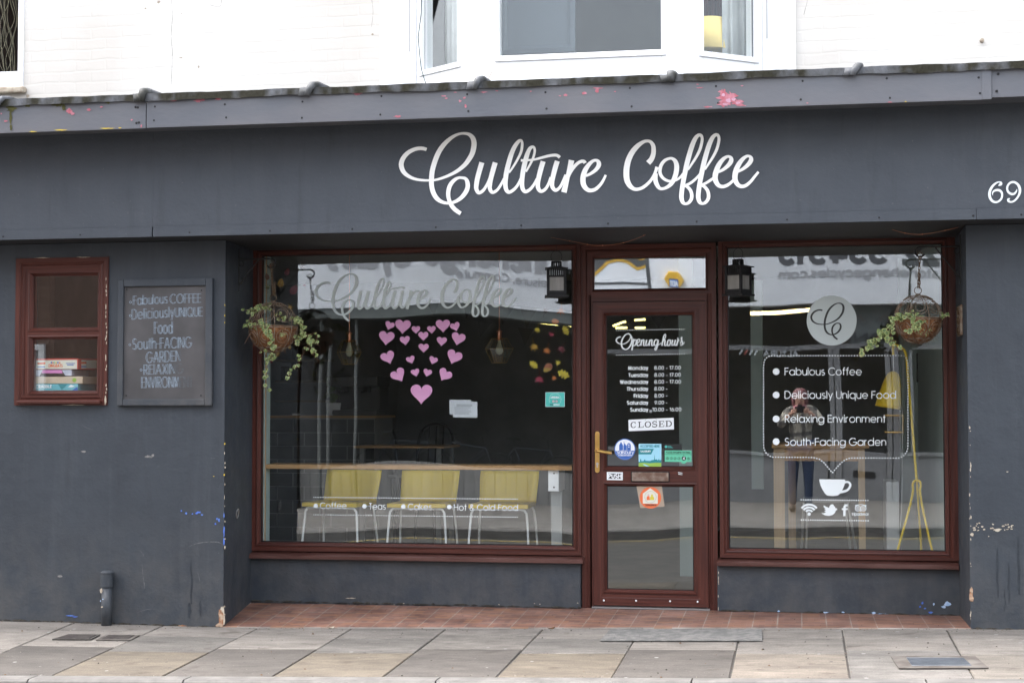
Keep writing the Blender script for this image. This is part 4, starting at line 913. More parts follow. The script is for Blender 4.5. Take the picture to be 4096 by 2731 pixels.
mb.ribbon([cq(x, y) for x, y in ((1590, 828), (1640, 815), (1720, 803), (1800, 815), (1858, 828))], 14*k6, fnv)
for p3 in (((1590, 828), (1612, 865), (1630, 828)), ((1858, 828), (1836, 865), (1815, 828)), ((1690, 940), (1720, 975), (1750, 940))): mb.poly([P(*cq(*q_), YV) for q_ in p3])
a, b = cq(1515, 1058); a2, b2 = cq(1912, 1060); put_text(mb, 'tripadvisor', a, a2, b, b2, 11, 1.9, YV, gap=.2)
mb.build('owl_icon', M['vinyl'], wr)

# --- small side window
mb = MB(); ow = SWx1-SWx0
def SP(x, y): return P(x*.5102, 900+y*.5102, .0)
mb.sweep_rect(SWx0-.004, SWx1+.004, SWz0-.004, SWz1+.004, [(0, .2), (0, -.012), (.030, -.014), (.036, -.006), (.042, -.006), (.05, -.012), (.066, -.012)])
gx0, gx1 = SP(262, 500).x, SP(755, 500).x; gz0, gz1 = SP(500, 1300).z, SP(500, 395).z
mz0, mz1 = SP(500, 893).z, SP(500, 805).z
sa = SWx0+.058; sb = SWx1-.058; sc0 = SWz0+.058; sd1 = SWz1-.058
mb.box(sa, gx0-.028, -.008, .1, sc0, sd1, 0); mb.box(gx1+.028, sb, -.008, .1, sc0, sd1, 0)
mb.box(gx0-.028, gx1+.028, -.008, .1, gz1+.022, sd1, 1); mb.box(gx0-.028, gx1+.028, -.008, .1, sc0, gz0-.022, 1); mb.box(gx0-.028, gx1+.028, -.0085, .1, mz0+.012, mz1-.012, 1)
for c, d in ((gz0, mz0), (mz1, gz1)): mb.sweep_rect(gx0-.03, gx1+.03, c-.024, d+.024, [(0, .05), (0, -.013), (.008, -.015), (.026, .012), (.026, .06)])
sw = mb.build('side_window', [M['wood_v'], M['wood_h']], cafe); sw['label'] = 'small two pane window with board games behind it'
for c, d in ((gz0, mz0), (mz1, gz1)):
    mb = MB(); mb.box(gx0-.006, gx1+.006, .022, .028, c-.004, d+.004); mb.build('pane', M['glass_s'], sw)
mb = MB(); mb.box(SWx0+.03, SWx1-.03, -.05, .0, SWz0+.006, SWz0+.026, 0); mb.build('sill', M['wood_h'], sw, bev=.004)
chips('chipped_edge', [(424+random.uniform(-2, 3), random.uniform(1100, 1610), 2, 6) for _ in range(24)]+[(421, 1600, 4, 16), (423, 1430, 2, 14), (330, 1029, 24, 1.5), (170, 1031, 30, 1.2), (290, 1619, 40, 1.6)], -.016, M['cream'], sw)

# ------------------------------------------------------------------ upper storey
YU = .45; ZT = 5.4
uwx1 = PX(97, YU, 150); uwz0 = PZ(352, YU, 50)
bl, br = PX(1524, YU, 150), PX(3183, YU, 150)
mb = MB(); zb2 = 3.3
mb.box(uwx1, bl, YU, YU+.25, zb2, ZT); mb.box(br, XR, YU, YU+.25, zb2, ZT)
mb.box(uwx1-1.0, uwx1, YU, YU+.25, zb2, uwz0); mb.box(XL, uwx1-1.0, YU, YU+.25, zb2, ZT); mb.box(uwx1-1.0, uwx1, YU, YU+.25, 5.0, ZT)
mb.box(bl, br, YU, YU+.25, 5.0, ZT)
mb.build('upper_wall', M['brick'], cafe)
M['dirt'] = mat('rain_stain', (.30, .25, .19), (.42, .36, .29), scale=20, rough=.95)
chips('wall_stain', [(3928, 162, 9, 9), (635, 8, 6, 6), (582, 35, 3, 3), (725, 55, 2, 3), (795, 268, 3, 5), (110, 385, 8, 6), (2980, 168, 2, 2), (723, 232, 7, 2), (1490, 138, 5, 3)], YU-.001, M['dirt'], cafe)
mb = MB(); p = P(3928, 162, YU-.012); mb.lathe(p, [(0, -.012), (.012, -.01), (.014, .012)], 10, 0, 'Y'); mb.build('fixing_bolt', M['cream'], cafe)
# left upper window
mb = MB(); x1 = uwx1; x0 = x1-1.0; z0 = uwz0
gxr, gz = PX(70, YU, 150), PZ(287, YU, 50)
mb.sweep_rect(x0, x1, z0, 5.0, [(0, YU+.2), (0, YU-.012), (.02, YU-.014), (x1-gxr-.008, YU-.006), (x1-gxr, YU+.02), (x1-gxr, YU+.2)])
mb.box(x0, x1-.001, YU-.02, YU+.1, z0+.001, gz-.003)
uw = mb.build('upper_window', M['white'], cafe)
mb = MB(); mb.box(x0+.02, gxr+.005, YU+.03, YU+.036, gz-.005, 4.98); mb.build('pane', M['glass_ul'], uw)
mb = MB(); mb.box(x0-.03, x1+.028, YU-.055, YU+.0, z0-.045, z0-.001); mb.build('sill', M['cream'], uw, bev=.012)
# bay window
Yf = .06
bay_pts = [(PX(1655, YU, 150), YU), (PX(1918, Yf, 150), Yf), (PX(2735, Yf, 150), Yf), (PX(3065, YU, 150), YU)]
zg = PZ(226, Yf, 1998); zbot = 3.34
mb = MB(); panes = []
def bay_face(a, b, pa, pb, za):
    """white panel from a to b (plan) with a glazed hole between fractions pa..pb above za"""
    A, B = Vector((a[0], a[1], 0)), Vector((b[0], b[1], 0)); u_ = (B-A); Lh = u_.length; u_.normalize(); nrm = Vector((u_.y, -u_.x, 0))
    def q(s, z, d=0): return A+u_*s+Vector((0, 0, z))+nrm*d
    def bar(s0, s1, z0, z1, d0=0, d1=-.09):
        vs = [q(s0, z0, d0), q(s1, z0, d0), q(s1, z0, d1), q(s0, z0, d1), q(s0, z1, d0), q(s1, z1, d0), q(s1, z1, d1), q(s0, z1, d1)]
        mb.add(vs, [[0,3,2,1],[4,5,6,7],[0,1,5,4],[1,2,6,5],[2,3,7,6],[3,0,4,7]])
    s0, s1 = pa*Lh, pb*Lh
    bar(0, s0, zbot, 5.2); bar(s1, Lh, zbot, 5.2); bar(s0, s1, zbot, za); bar(s0, s1, 5.0, 5.2)
    # raised sash round the glass
    w_ = .022
    bar(s0-.03, s0+w_*.0+.0, za, 5.0, .012, 0); bar(s1, s1+.03, za, 5.0, .012, 0); bar(s0-.03, s1+.03, za-.035, za, .012, 0)
    # thin dark gasket
    panes.append([q(s0-.005, za-.005, -.035), q(s1+.005, za-.005, -.035), q(s1+.005, 5.01, -.035), q(s0-.005, 5.01, -.035), nrm])
def frac_on(a, b, px, py):
    # parameter along a-b where the sight line through px crosses that wall
    d = FWD*FPX+RGT*(px-2048)-UPV*(py-1365.5); ax, ay = a; bx_, by_ = b
    den = d.x*(by_-ay)-d.y*(bx_-ax)
    return ((ay-CAM.y)*d.x-(ax-CAM.x)*d.y)/(-den) if den else 0
bay_face(bay_pts[0], bay_pts[1], frac_on(bay_pts[0], bay_pts[1], 1690, 200), frac_on(bay_pts[0], bay_pts[1], 1834, 200), zg)
bay_face(bay_pts[1], bay_pts[2], frac_on(bay_pts[1], bay_pts[2], 1998, 150), frac_on(bay_pts[1], bay_pts[2], 2645, 150), zg)
bay_face(bay_pts[2], bay_pts[3], frac_on(bay_pts[2], bay_pts[3], 2812, 150), frac_on(bay_pts[2], bay_pts[3], 3018, 150), zg)
mb.box(bl, bay_pts[0][0]+.02, YU-.03, YU+.05, zbot, 5.2); mb.box(bay_pts[3][0]-.02, br, YU-.03, YU+.05, zbot, 5.2)
mb.box(PX(1636, YU, 100), PX(1644, YU, 100), YU-.034, YU-.028, PZ(212, YU, 1640), 5.2)
bay = mb.build('bay_window', M['white'], cafe, bev=.004); bay['label'] = 'white three sided bay window'
for k, pn in enumerate(panes):
    mb = MB(); mb.slab(pn[:4], -pn[4]*.006); mb.build('pane', M['glass_ur' if k == 2 else 'glass_u'], bay)
M['seal'] = mat('grey_seal', (.42, .42, .42), rough=.7)
for px in (1642, 3068):
    x = PX(px, YU, 100); mb = MB(); mb.box(x-.005, x+.005, YU-.036, YU-.0305, PZ(210 if px < 2000 else 160, YU, px), 5.2); mb.build('drain_groove', M['seal'], bay)
mb = MB()
for px, f0 in ((1694, 0), (3010, 2)):
    a, b = bay_pts[f0], bay_pts[f0+1]; t_ = frac_on(a, b, px, 150); x = a[0]+(b[0]-a[0])*t_; y = a[1]+(b[1]-a[1])*t_
    mb.box(x-.006, x+.006, y+.02, y+.04, zg, 5)
mb.build('gasket', mat('grey_rubber', (.12, .13, .14), rough=.6), bay)
# loose cable down the bay
mb = MB(); mb.tube([P(x, y, .30) for x, y in ((1687, -40), (1684, 60), (1673, 150), (1676, 190), (1684, 270), (1692, 300), (1703, 335))], .0035, 6)
tag(mb.build('loose_cable', mat('dark_green_cable', (.03, .06, .06), rough=.5)), 'thin dark cable hanging loose down the left side of the white bay window', 'cable')
mb = MB(); mb.tube([P(1940, 318, .0), P(1955, 315, .0), P(1962, 300, .0), P(1970, 285, .0)], .003, 6); 
tag(mb.build('stray_wire', M['cream']), 'short stray wire poking up from the lead flashing below the bay window', 'wire')

# upstairs room
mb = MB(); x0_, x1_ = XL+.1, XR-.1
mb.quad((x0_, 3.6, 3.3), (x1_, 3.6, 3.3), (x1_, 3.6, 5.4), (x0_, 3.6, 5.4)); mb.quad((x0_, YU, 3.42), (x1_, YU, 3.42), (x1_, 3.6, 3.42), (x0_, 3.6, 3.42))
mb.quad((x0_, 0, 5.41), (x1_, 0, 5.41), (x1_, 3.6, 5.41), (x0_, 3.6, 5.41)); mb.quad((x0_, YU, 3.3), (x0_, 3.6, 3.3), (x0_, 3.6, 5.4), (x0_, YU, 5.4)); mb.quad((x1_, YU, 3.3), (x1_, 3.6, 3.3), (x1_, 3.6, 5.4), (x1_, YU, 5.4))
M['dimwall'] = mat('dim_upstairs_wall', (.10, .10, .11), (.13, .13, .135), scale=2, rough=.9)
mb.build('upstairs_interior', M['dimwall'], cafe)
mb = MB(); mb.prism([(XL, YU), (XR, YU), (XR, 4), (XL, 4)], 5.42, 5.6); mb.prism([(bay_pts[0][0]-.1, YU), (bay_pts[1][0]-.05, Yf-.05), (bay_pts[2][0]+.05, Yf-.05), (bay_pts[3][0]+.1, YU)], 5.2, 5.3)
mb.build('roof', M['lead'], cafe)
def curtain(label, pts, z0, z1, m, amp=.02):
    mb = MB(); n = 48; vs = []
    for i in range(n+1):
        t_ = i/n; x = pts[0][0]+(pts[1][0]-pts[0][0])*t_; y = pts[0][1]+(pts[1][1]-pts[0][1])*t_
        o_ = amp*math.sin(t_*26)+.4*amp*math.sin(t_*61+1)
        vs += [(x, y+o_, z0), (x, y+o_*.8, z1)]
    mb.add(vs, [[2*i, 2*i+2, 2*i+3, 2*i+1] for i in range(n)])
    o = mb.build('curtain', m, smooth=True); mo = o.modifiers.new('cloth', 'SOLIDIFY'); mo.thickness = .003
    return tag(o, label, 'curtain', 'curtains upstairs')
M['curtain'] = mat('pale_curtain', (.50, .51, .50), (.6, .61, .6), scale=5, rough=.9)
curtain('pale grey curtain hanging inside the left pane of the bay window', [(PX(1770, .55), .62), (PX(1990, .55), .40)], zg-.1, 5.2, M['curtain'])
curtain('white curtain hanging inside the right pane of the bay window beside a yellow lampshade', [(PX(2905, .6), .42), (PX(3120, .6), .72)], zg-.15, 5.2, M['curtain'])
curtain('dark red curtain behind the yellow lampshade in the bay window', [(PX(2790, 1.3), 1.3), (PX(2905, 1.3), 1.3)], zg-.1, 5.2, mat('dark_red_cloth', (.09, .012, .018), (.05, .01, .012), scale=6, rough=.9))
YLS = .52
p = P(2850, 205, YLS); t = thing('table_lamp', (p.x, YLS, 3.5), 'yellow drum lampshade standing inside the right pane of the bay window', 'lamp')
mb = MB(); zt = PZ(80, YLS, 2850); zb3 = PZ(205, YLS, 2850); mb.lathe((p.x-.02, YLS, 0), [(.125, zb3), (.13, zb3), (.11, zt), (.105, zt)], 28); mb.build('lamp_shade', mat('yellow_fabric_shade', (.90, .68, .24), rough=.8), t, smooth=True)
mb = MB(); mb.lathe((p.x-.02, YLS, 0), [(.07, 3.425), (.07, 3.45), (.02, 3.47), (.02, zb3+.02), (.0, zb3+.03)], 16); mb.build('stand', M['black'], t)
mb = MB(); cc = PX(2040, 1.0, 100)
mb.sweep_rect(PX(2000, 1.0, 100), PX(2300, 1.0, 100), PZ(215, 1.0, 2100), 5.1, [(0, 1.04), (0, 1.0), (.03, .99), (.05, 1.0), (.05, 1.04)])
mb.box(PX(2010, 1.02, 100), PX(2290, 1.02, 100), 1.02, 1.03, PZ(210, 1.02, 2100), 5.05)
tag(mb.build('folding_screen', [mat('grey_painted_panel', (.10, .125, .155), rough=.6)]), 'grey panelled screen standing inside the centre pane of the bay window', 'screen')
# tall thin plant seen through the left upper window
mb = MB(); rn = random.Random(5)
for k in range(9):
    x = PX(8+k*6, .75, 200); pts = []
    for i in range(9): pts.append((x+rn.uniform(-.03, .03)+(i-4)*.006*(k % 3-1), .75+rn.uniform(-.02, .02), 3.45+i*.14))
    mb.tube(smooth_path([tuple(q_) for q_ in pts], 3), .0022, 5)
tag(mb.build('bare_twigs', mat('pale_twig', (.22, .20, .14), rough=.9)), 'pale bare twigs standing inside the upper window at the left', 'twigs')

# ================================================================== THINGS ON THE FRONT
# chalkboard
def cb(x, y): return (x*.5102, 900+y*.5102)
mb = MB(); A_ = P(*cb(1300, 1415), -.02); xa, xb = P(*cb(925, 1000), -.02).x, P(*cb(1667, 1000), -.02).x; za, zb_ = P(*cb(1300, 1416), -.02).z, P(*cb(1300, 422), -.02).z
t = thing('chalkboard', ((xa+xb)/2, -.01, za), 'framed menu chalkboard with hand chalked capitals, hung beside the small window', 'chalkboard')
ia, ib = P(*cb(970, 1000), -.02).x, P(*cb(1612, 1000), -.02).x; iz0, iz1 = P(*cb(1300, 1364), -.02).z, P(*cb(1300, 480), -.02).z
mb = MB()
for a in ((xa, ia, za, zb_), (ib, xb, za, zb_)): mb.box(a[0], a[1], -.032, -.001, a[2], a[3])
mb.box(ia, ib, -.0315, -.001, za, iz0); mb.box(ia, ib, -.0315, -.001, iz1, zb_)
mb.build('frame', M['paint'], t, bev=.005)
mb = MB(); mb.box(ia, ib, -.016, -.002, iz0, iz1); mb.build('board', M['chalkb'], t)
mb = MB(); Yc = -.0172
def cmat(ch, pts):
    x, y = pts[0]; return 1 if (x > 712 and y > 1375) or (x > 690 and y > 1425 and y < 1470) else 0
for tx, xa_, xe, y0, y1, cp in (('Fabulous', 1047, 1312, 628, 612, 72), ('COFFEE', 1335, 1573, 615, 608, 72), ('Deliciously', 1037, 1362, 740, 720, 78), ('UNIQUE', 1375, 1585, 720, 715, 72),
        ('Food', 1212, 1350, 852, 850, 92), ('South~FACING', 1042, 1498, 975, 960, 84), ('GARDEN', 1148, 1412, 1080, 1066, 84), ('RElAXING', 1130, 1432, 1173, 1162, 78), ('ENVIRONMENT', 1112, 1505, 1276, 1270, 84)):
    a, b = cb(xa_, y0); a2, b2 = cb(xe, y1); put_text(mb, tx, a, a2, b, b2, cp*.5102, 1.15, Yc, cmat, gap=.26, double=2.3)
fnc = lambda x, y, dy: P(x, y, Yc+dy)
for x, y in ((1023, 605), (1022, 710), (1018, 937), (1106, 1135)):
    q_ = cb(x, y); mb.ribbon([(q_[0]+4.2*math.cos(R_(a)), q_[1]+4.2*math.sin(R_(a))) for a in range(0, 360, 30)], 1.6, fnc, 0, True)
mb.build('lettering', [M['chalk'], M['chalk_f']], t)
mb = MB()
for x, y in ((995, 505), (1580, 512), (990, 1335), (1575, 1335), (1440, 1400), (1640, 1000)): p = P(*cb(x, y), -.0165); mb.lathe(p, [(0, -.002), (.005, -.0015), (.006, .002)], 7, 0, 'Y')
mb.build('nail', M['black'], t)

# standpipe against the wall
p = GP(404, 2508); px_ = p.x; pr = .0335
t = thing('standpipe', (px_, -.05, p.z), 'short slate painted soil standpipe rising from the pavement against the wall', 'pipe')
zc = PZ(2347, -.08, 404); ztp = PZ(2290, -.08, 404)
mb = MB(); mb.lathe((px_, -.045, 0), [(pr, p.z-.02), (pr, zc)], 24); mb.build('pipe', M['paint'], t, smooth=True)
mb = MB(); mb.lathe((px_, -.045, 0), [(pr+.001, zc-.002), (pr+.0065, zc), (pr+.0065, ztp-.006), (pr+.010, ztp-.005), (pr+.010, ztp), (pr-.006, ztp+.010), (0, ztp+.012)], 24); mb.build('cap', M['paint'], t)
chips('chipped_edge', [(405, 2360, 6, 9), (408, 2426, 4, 3)], -.081, M['cream'], t); chips('chipped_edge', [(402, 2402, 2, 3), (412, 2395, 2, 2)], -.081, M['blueL'], t)

# iron ring on the left reveal
p = P(950, 2035, .32); t = thing('wall_ring', p, 'small iron tether ring fixed low on the dark left side wall of the doorway recess', 'ring')
mb = MB(); mb.lathe(p+Vector((-.06, 0, .0)), [(.02, .0), (.02, .03), (.006, .05), (0, .052)], 10, 0, 'X'); mb.build('mount', M['paint'], t)
mb = MB(); mb.tube([p+Vector((.0+.004*math.cos(R_(a)), .022*math.sin(R_(a)), -.03+.03*math.cos(R_(a)))) for a in range(0, 360, 20)], .004, 6, closed=True); mb.build('ring', M['steel'], t)
# little rusty cast ornament on right reveal
p = P(3848, 1280, .38); t = thing('cast_ornament', (.975, .38, p.z), 'narrow rusty cast iron plate on the right side wall beside the hanging basket', 'ornament')
mb = MB(); z0, z1 = PZ(1343, .38, 3848), PZ(1222, .38, 3848); mb.box(.968, .9835, .27, .49, z0, z1, 0); mb.build('plate', M['rust'], t, bev=.004)
mb = MB()
for k in range(3):
    z = z0+(z1-z0)*(k+.5)/3; mb.tube([(.965, .38+.06*math.cos(R_(a)), z+.022*math.sin(R_(a))) for a in range(0, 360, 30)], .005, 6, closed=True)
mb.build('scroll', M['chain'], t)

# wall brackets + hanging baskets
YB = .33
def chain_pts(mb, a, b, pitch=.020, r=.0022, m=0):
    a, b = Vector(a), Vector(b); L = (b-a).length; n = max(2, int(L/pitch)); d = (b-a)/n
    for i in range(n):
        c = a+d*(i+.5); w_ = Vector((.0055, 0, 0)) if i % 2 else Vector((.002, .0055, 0))
        pts = [c+w_*math.cos(q)+d*.72*math.sin(q) for q in [2*math.pi*k/12 for k in range(12)]]
        mb.tube(pts, r, 5, m, closed=True)
def bracket(px_hook, py_bar, xw, side, label, py_low):
    h = P(px_hook, py_bar, YB); zt_ = h.z; zl = PZ(py_low, YB, px_hook)
    t = thing('wall_bracket', (xw, YB, zt_), label, 'bracket', 'plant brackets')
    mb = MB(); mb.box(min(xw, xw+side*.008), max(xw, xw+side*.008), YB-.012, YB+.012, zl-.04, zt_+.07); mb.build('wall_plate', M['iron'], t)
    mb = MB()
    sc_ = [(h.x-side*.055*0+side*(.030*math.cos(R_(a))), YB, zt_-.030+.030*math.sin(R_(a))) for a in range(90, -170, -20)]
    mb.tube([(xw, YB, zt_), (h.x, YB, zt_)]+sc_[1:], .0055, 8); mb.build('arm', M['iron'], t)
    mb = MB(); mb.tube([(xw+side*.006, YB, zl), (xw+(h.x-xw)*.62, YB, zt_-.006)], .0045, 8)
    for zz in (zt_-.03, zl+.03): mb.tube([(xw+side*(.006+.018+.016*math.cos(R_(a))), YB, zz+.018*math.sin(R_(a))) for a in range(-180, 120, 20)], .003, 6)
    mb.build('brace', M['iron'], t)
    return h
hl = bracket(1085, 1035, -3.678, 1, 'black iron bracket on the left side wall carrying the fuller ivy basket', 1140)
hr = bracket(3680, 988, .982, -1, 'black iron bracket on the right side wall carrying the half empty basket', 1115)
def ivy_leaf(mb, c, nrm, up, size):
    nrm = nrm.normalized(); x = up.cross(nrm); 
    if x.length < .01: x = Vector((1, 0, 0))
    x.normalize(); y = nrm.cross(x)
    prof = [(0, -.30), (.30, -.34), (.52, -.16), (.34, -.02), (.44, .30), (.19, .22), (0, .62), (-.19, .22), (-.44, .30), (-.34, -.02), (-.52, -.16), (-.30, -.34)]
    ja = [random.uniform(.9, 1.12) for _ in prof]
    out = []; inn = []
    for (a, b), j in zip(prof, ja):
        a *= size*j; b *= -size*j; fold = -abs(a)*.28+random.uniform(-.04, .04)*size
        out.append(c+x*a+y*b+nrm*fold); f2 = random.uniform(.68, .85); inn.append(c+x*a*f2+y*b*f2+nrm*(fold*f2+.0004))
    n = len(prof)
    ctr = c+nrm*.0006
    b0 = mb.add(out+inn+[ctr], [], 0)
    for i in range(n):
        j = (i+1) % n
        mb.f.append([b0+i, b0+j, b0+n+j, b0+n+i]); mb.m.append(1)
        mb.f.append([b0+n+i, b0+n+j, b0+2*n]); mb.m.append(0)
def basket(px, py, Rpx, hook_x, hook_pt, label, trails, tufts, linerfull, seed):
    random.seed(seed)
    c = P(px, py, YB); r = (P(px+Rpx, py, YB)-P(px, py, YB)).length
    t = thing('hanging_basket', c, label, 'hanging basket', 'hanging baskets')
    # liner
    mb = MB(); seg, st = 40, 14; vs = []
    for i in range(st+1):
        th = math.pi/2+math.pi/2*i/st
        for j in range(seg):
            a = 2*math.pi*j/seg; rr = r*.965*(1+random.uniform(-.025, .025)+(.02 if i < 2 else 0))
            vs.append(c+Vector((rr*math.sin(th)*math.cos(a), rr*math.sin(th)*math.sin(a), rr*math.cos(th)*1.06+random.uniform(-.003, .003))))
    vs2 = [c+(v-c)*.93+Vector((0, 0, .002)) for v in vs]
    n_ = len(vs)
    fs = [[i*seg+j, i*seg+(j+1) % seg, (i+1)*seg+(j+1) % seg, (i+1)*seg+j] for i in range(st) for j in range(seg)]
    mb.add(vs+vs2, fs+[[n_+f for f in q[::-1]] for q in fs]+[[j, n_+j, n_+(j+1) % seg, (j+1) % seg] for j in range(seg)])
    # loose fibres
    for k in range(170):
        a = random.uniform(0, 2*math.pi); th = random.uniform(math.pi/2, math.pi*.9); d = Vector((math.sin(th)*math.cos(a), math.sin(th)*math.sin(a), math.cos(th)*1.05))
        p0 = c+d*r*.96; tn = Vector((random.uniform(-1, 1), random.uniform(-1, 1), random.uniform(-1, .3))).normalized()
        mb.tube([p0, p0+tn*.012+d*.008, p0+tn*.03+d*random.uniform(.006, .02)], .0005, 3, cap=False)
    mb.build('liner', M['coir'], t)
    mb = MB(); mb.lathe(c, [(r*.90, -.02), (r*.5, -.008), (0, 0)], 20); mb.build('soil', mat('potting_soil', (.02, .014, .01), (.04, .03, .02), scale=40, rough=1, bump=.5), t)
    # wire frame
    mb = MB(); w_ = .0022
    for h in (0, -.010): mb.tube([c+Vector((r*math.cos(q), r*math.sin(q), h)) for q in [2*math.pi*k/48 for k in range(48)]], w_*1.2, 6, closed=True)
    for k in range(8):
        a = 2*math.pi*k/8+.39
        for sgn, rng in ((1, range(0, 9)), (-1, range(0, 9))):
            pts = []
            for i in rng:
                th = math.pi/2*i/8; pts.append(c+Vector((r*math.cos(th)*math.cos(a), r*math.cos(th)*math.sin(a), sgn*r*math.sin(th)*(1.0 if sgn > 0 else 1.07))))
            mb.tube(pts, w_, 6)
        # scrolls on the sphere surface between the ribs: one large low pair, one small high
        for sgn in (1, -1):
            for lat0, size in ((26, 21), (62, 12)):
                pts = []
                for i in range(34):
                    q = i/33*2*math.pi*2.0; rad = size*(1-.62*i/33)
                    la = R_(lat0+rad*math.cos(q)); lo = a+math.pi/8+R_(rad*math.sin(q))/max(.35, math.cos(R_(lat0)))
                    la = max(R_(2), min(R_(86), la))
                    pts.append(c+Vector((1.012*r*math.cos(la)*math.cos(lo), 1.012*r*math.cos(la)*math.sin(lo), sgn*1.012*r*math.sin(la)*(1 if sgn > 0 else 1.06))))
                mb.tube(pts, w_*.85, 5)
    mb.lathe(c+Vector((0, 0, r)), [(.016, -.004), (.018, .002), (.010, .008), (0, .009)], 12)
    mb.build('wire_frame', M['rust'], t)
    mb = MB(); top = c+Vector((0, 0, r+.030)); mb.tube([top+Vector((.022*math.sin(q), 0, .022*math.cos(q)-.002)) for q in [2*math.pi*k/16 for k in range(16)]], .0025, 6, closed=True)
    chain_pts(mb, top+Vector((0, 0, .018)), Vector((hook_pt.x, YB, hook_pt.z-.055)))
    mb.tube([Vector((hook_pt.x, YB, hook_pt.z-.052))+Vector((.014*math.cos(q), .003, .02*math.sin(q))) for q in [2*math.pi*k/12 for k in range(12)]], .0028, 5, closed=True)
    chain_pts(mb, top+Vector((.01, .0, .015)), top+Vector((.012, .005, .10)))
    mb.build('chain', M['chain'], t)
    # ivy: trailing stems with leaves
    lf = MB(); stm = MB()
    for tr in trails:
        pts, dens, sz = tr[0], tr[1], tr[2]
        w3 = [P(x, y, YB+dy) for x, y, dy in pts]
        sp = smooth_path([tuple(v) for v in w3], 8); stm.tube(sp, .0016, 5)
        L = 0; nxt = 0
        for a, b in zip(sp[:-1], sp[1:]):
            a, b = Vector(a), Vector(b); L += (b-a).length
            while nxt < L:
                nxt += random.uniform(.6, 1.4)/(dens*1.35)
                o_ = Vector((random.uniform(-1, 1)*.018, random.uniform(-.03, .01), random.uniform(-1, 1)*.016))
                s_ = sz*random.uniform(.75, 1.25); nr = Vector((random.uniform(-.7, .7), -1, random.uniform(-.25, .75)))
                ivy_leaf(lf, b+o_, nr, Vector((random.uniform(-.6, .6), 0, 1)), s_); stm.tube([b, b+o_], .0009, 4)
    for x, y, dy, n_, spread, sz in tufts:
        b = P(x, y, YB+dy)
        for k in range(n_):
            o_ = Vector((random.gauss(0, spread), random.gauss(0, spread*.5), random.gauss(0, spread*.6)))
            nr = Vector((random.uniform(-.7, .7), -1, random.uniform(-.2, .9)))
            ivy_leaf(lf, b+o_, nr, Vector((random.uniform(-.7, .7), 0, 1)), sz*random.uniform(.7, 1.25)); stm.tube([b, b+o_], .001, 4)
    lf.build('ivy_leaves', [M['leaf'], M['leafedge']], t); stm.build('ivy_stem', M['stem'], t)
    return t
kb = .3828
def lb(x, y, dy=-.14): return (960+x*kb, 1000+y*kb, dy)
LTR = [([lb(250, 600, -.06), lb(160, 640, -.10), lb(110, 760, -.12), lb(180, 800, -.15)], 55, .027),
       ([lb(200, 740, -.13), lb(270, 820, -.16), lb(300, 900, -.165), lb(320, 960, -.165), lb(350, 1020, -.16)], 85, .030),
       ([lb(345, 1030, -.15), lb(330, 1100, -.12), lb(290, 1160, -.1), lb(285, 1250, -.1), lb(270, 1340, -.1), lb(270, 1400, -.1), lb(310, 1480, -.1)], 30, .026),
       ([lb(290, 590, -.03), lb(220, 590, -.08), lb(170, 640, -.10), lb(100, 625, -.10), lb(40, 630, -.1)], 40, .022),
       ([lb(540, 700, -.03), lb(620, 740, -.08), lb(660, 790, -.1), lb(640, 850, -.1), lb(700, 900, -.1), lb(720, 980, -.1), lb(740, 1060, -.1), lb(790, 1080, -.1)], 75, .028),
       ([lb(700, 1000, -.1), lb(660, 1080, -.1), lb(640, 1130, -.1), lb(600, 1220, -.1), lb(530, 1250, -.1), lb(515, 1335, -.1)], 22, .026),
       ([lb(690, 880, -.1), lb(745, 880, -.1), lb(795, 865, -.1), lb(800, 960, -.1), lb(820, 1000, -.1)], 26, .022),
       ([lb(750, 1080, -.1), lb(790, 1120, -.1), lb(830, 1165, -.1)], 6, .016)]
LTF = [(*lb(130, 780, -.12), 8, .022, .028), (*lb(200, 600, -.08), 8, .022, .026), (*lb(290, 590, -.04), 7, .018, .026), (*lb(250, 800, -.15), 12, .024, .030), (*lb(410, 700, -.13), 7, .020, .026), (*lb(560, 740, -.04), 8, .02, .026), (*lb(420, 880, -.165), 12, .016, .013), (*lb(250, 1040, -.12), 3, .012, .028), (*lb(320, 1120, -.12), 8, .02, .026), (*lb(620, 950, -.05), 4, .014, .026), (*lb(600, 900, -.02), 3, .012, .025), (*lb(770, 950, -.09), 3, .012, .03)]
bk = basket(1092, 1306, 94, 1085, hl, 'hanging wire basket with dense variegated ivy trailing low, at the left end of the shopfront', LTR, LTF, True, 11)
mb = MB(); mb.tube([P(*lb(120, 850, -.14)[:2], YB-.12), P(*lb(50, 975)[:2], YB-.14)], [.003, .0015], 5); mb.build('stick', M['stem'], bk)
kr = .3188
def rb(x, y, dy=-.14): return (3380+x*kr, 960+y*kr, dy)
RTR = [([rb(900, 930, -.1), rb(800, 960, -.14), rb(700, 960, -.14), rb(630, 950, -.12), rb(600, 1010, -.12), rb(600, 1080, -.12)], 70, .028),
       ([rb(600, 1080, -.12), rb(520, 1130, -.12), rb(450, 1170, -.12), rb(390, 1230, -.12), rb(330, 1310, -.12), rb(250, 1380, -.12), rb(210, 1430, -.12), rb(150, 1435, -.12)], 50, .030),
       ([rb(520, 1140, -.12), rb(580, 1190, -.12), rb(530, 1240, -.12), rb(640, 1270, -.12)], 45, .032),
       ([rb(560, 1250, -.12), rb(580, 1330, -.12), rb(650, 1340, -.12), rb(660, 1390, -.12), rb(740, 1380, -.12)], 22, .026),
       ([rb(1180, 960, -.05), rb(1230, 940, -.03), rb(1290, 910, -.02)], 25, .030)]
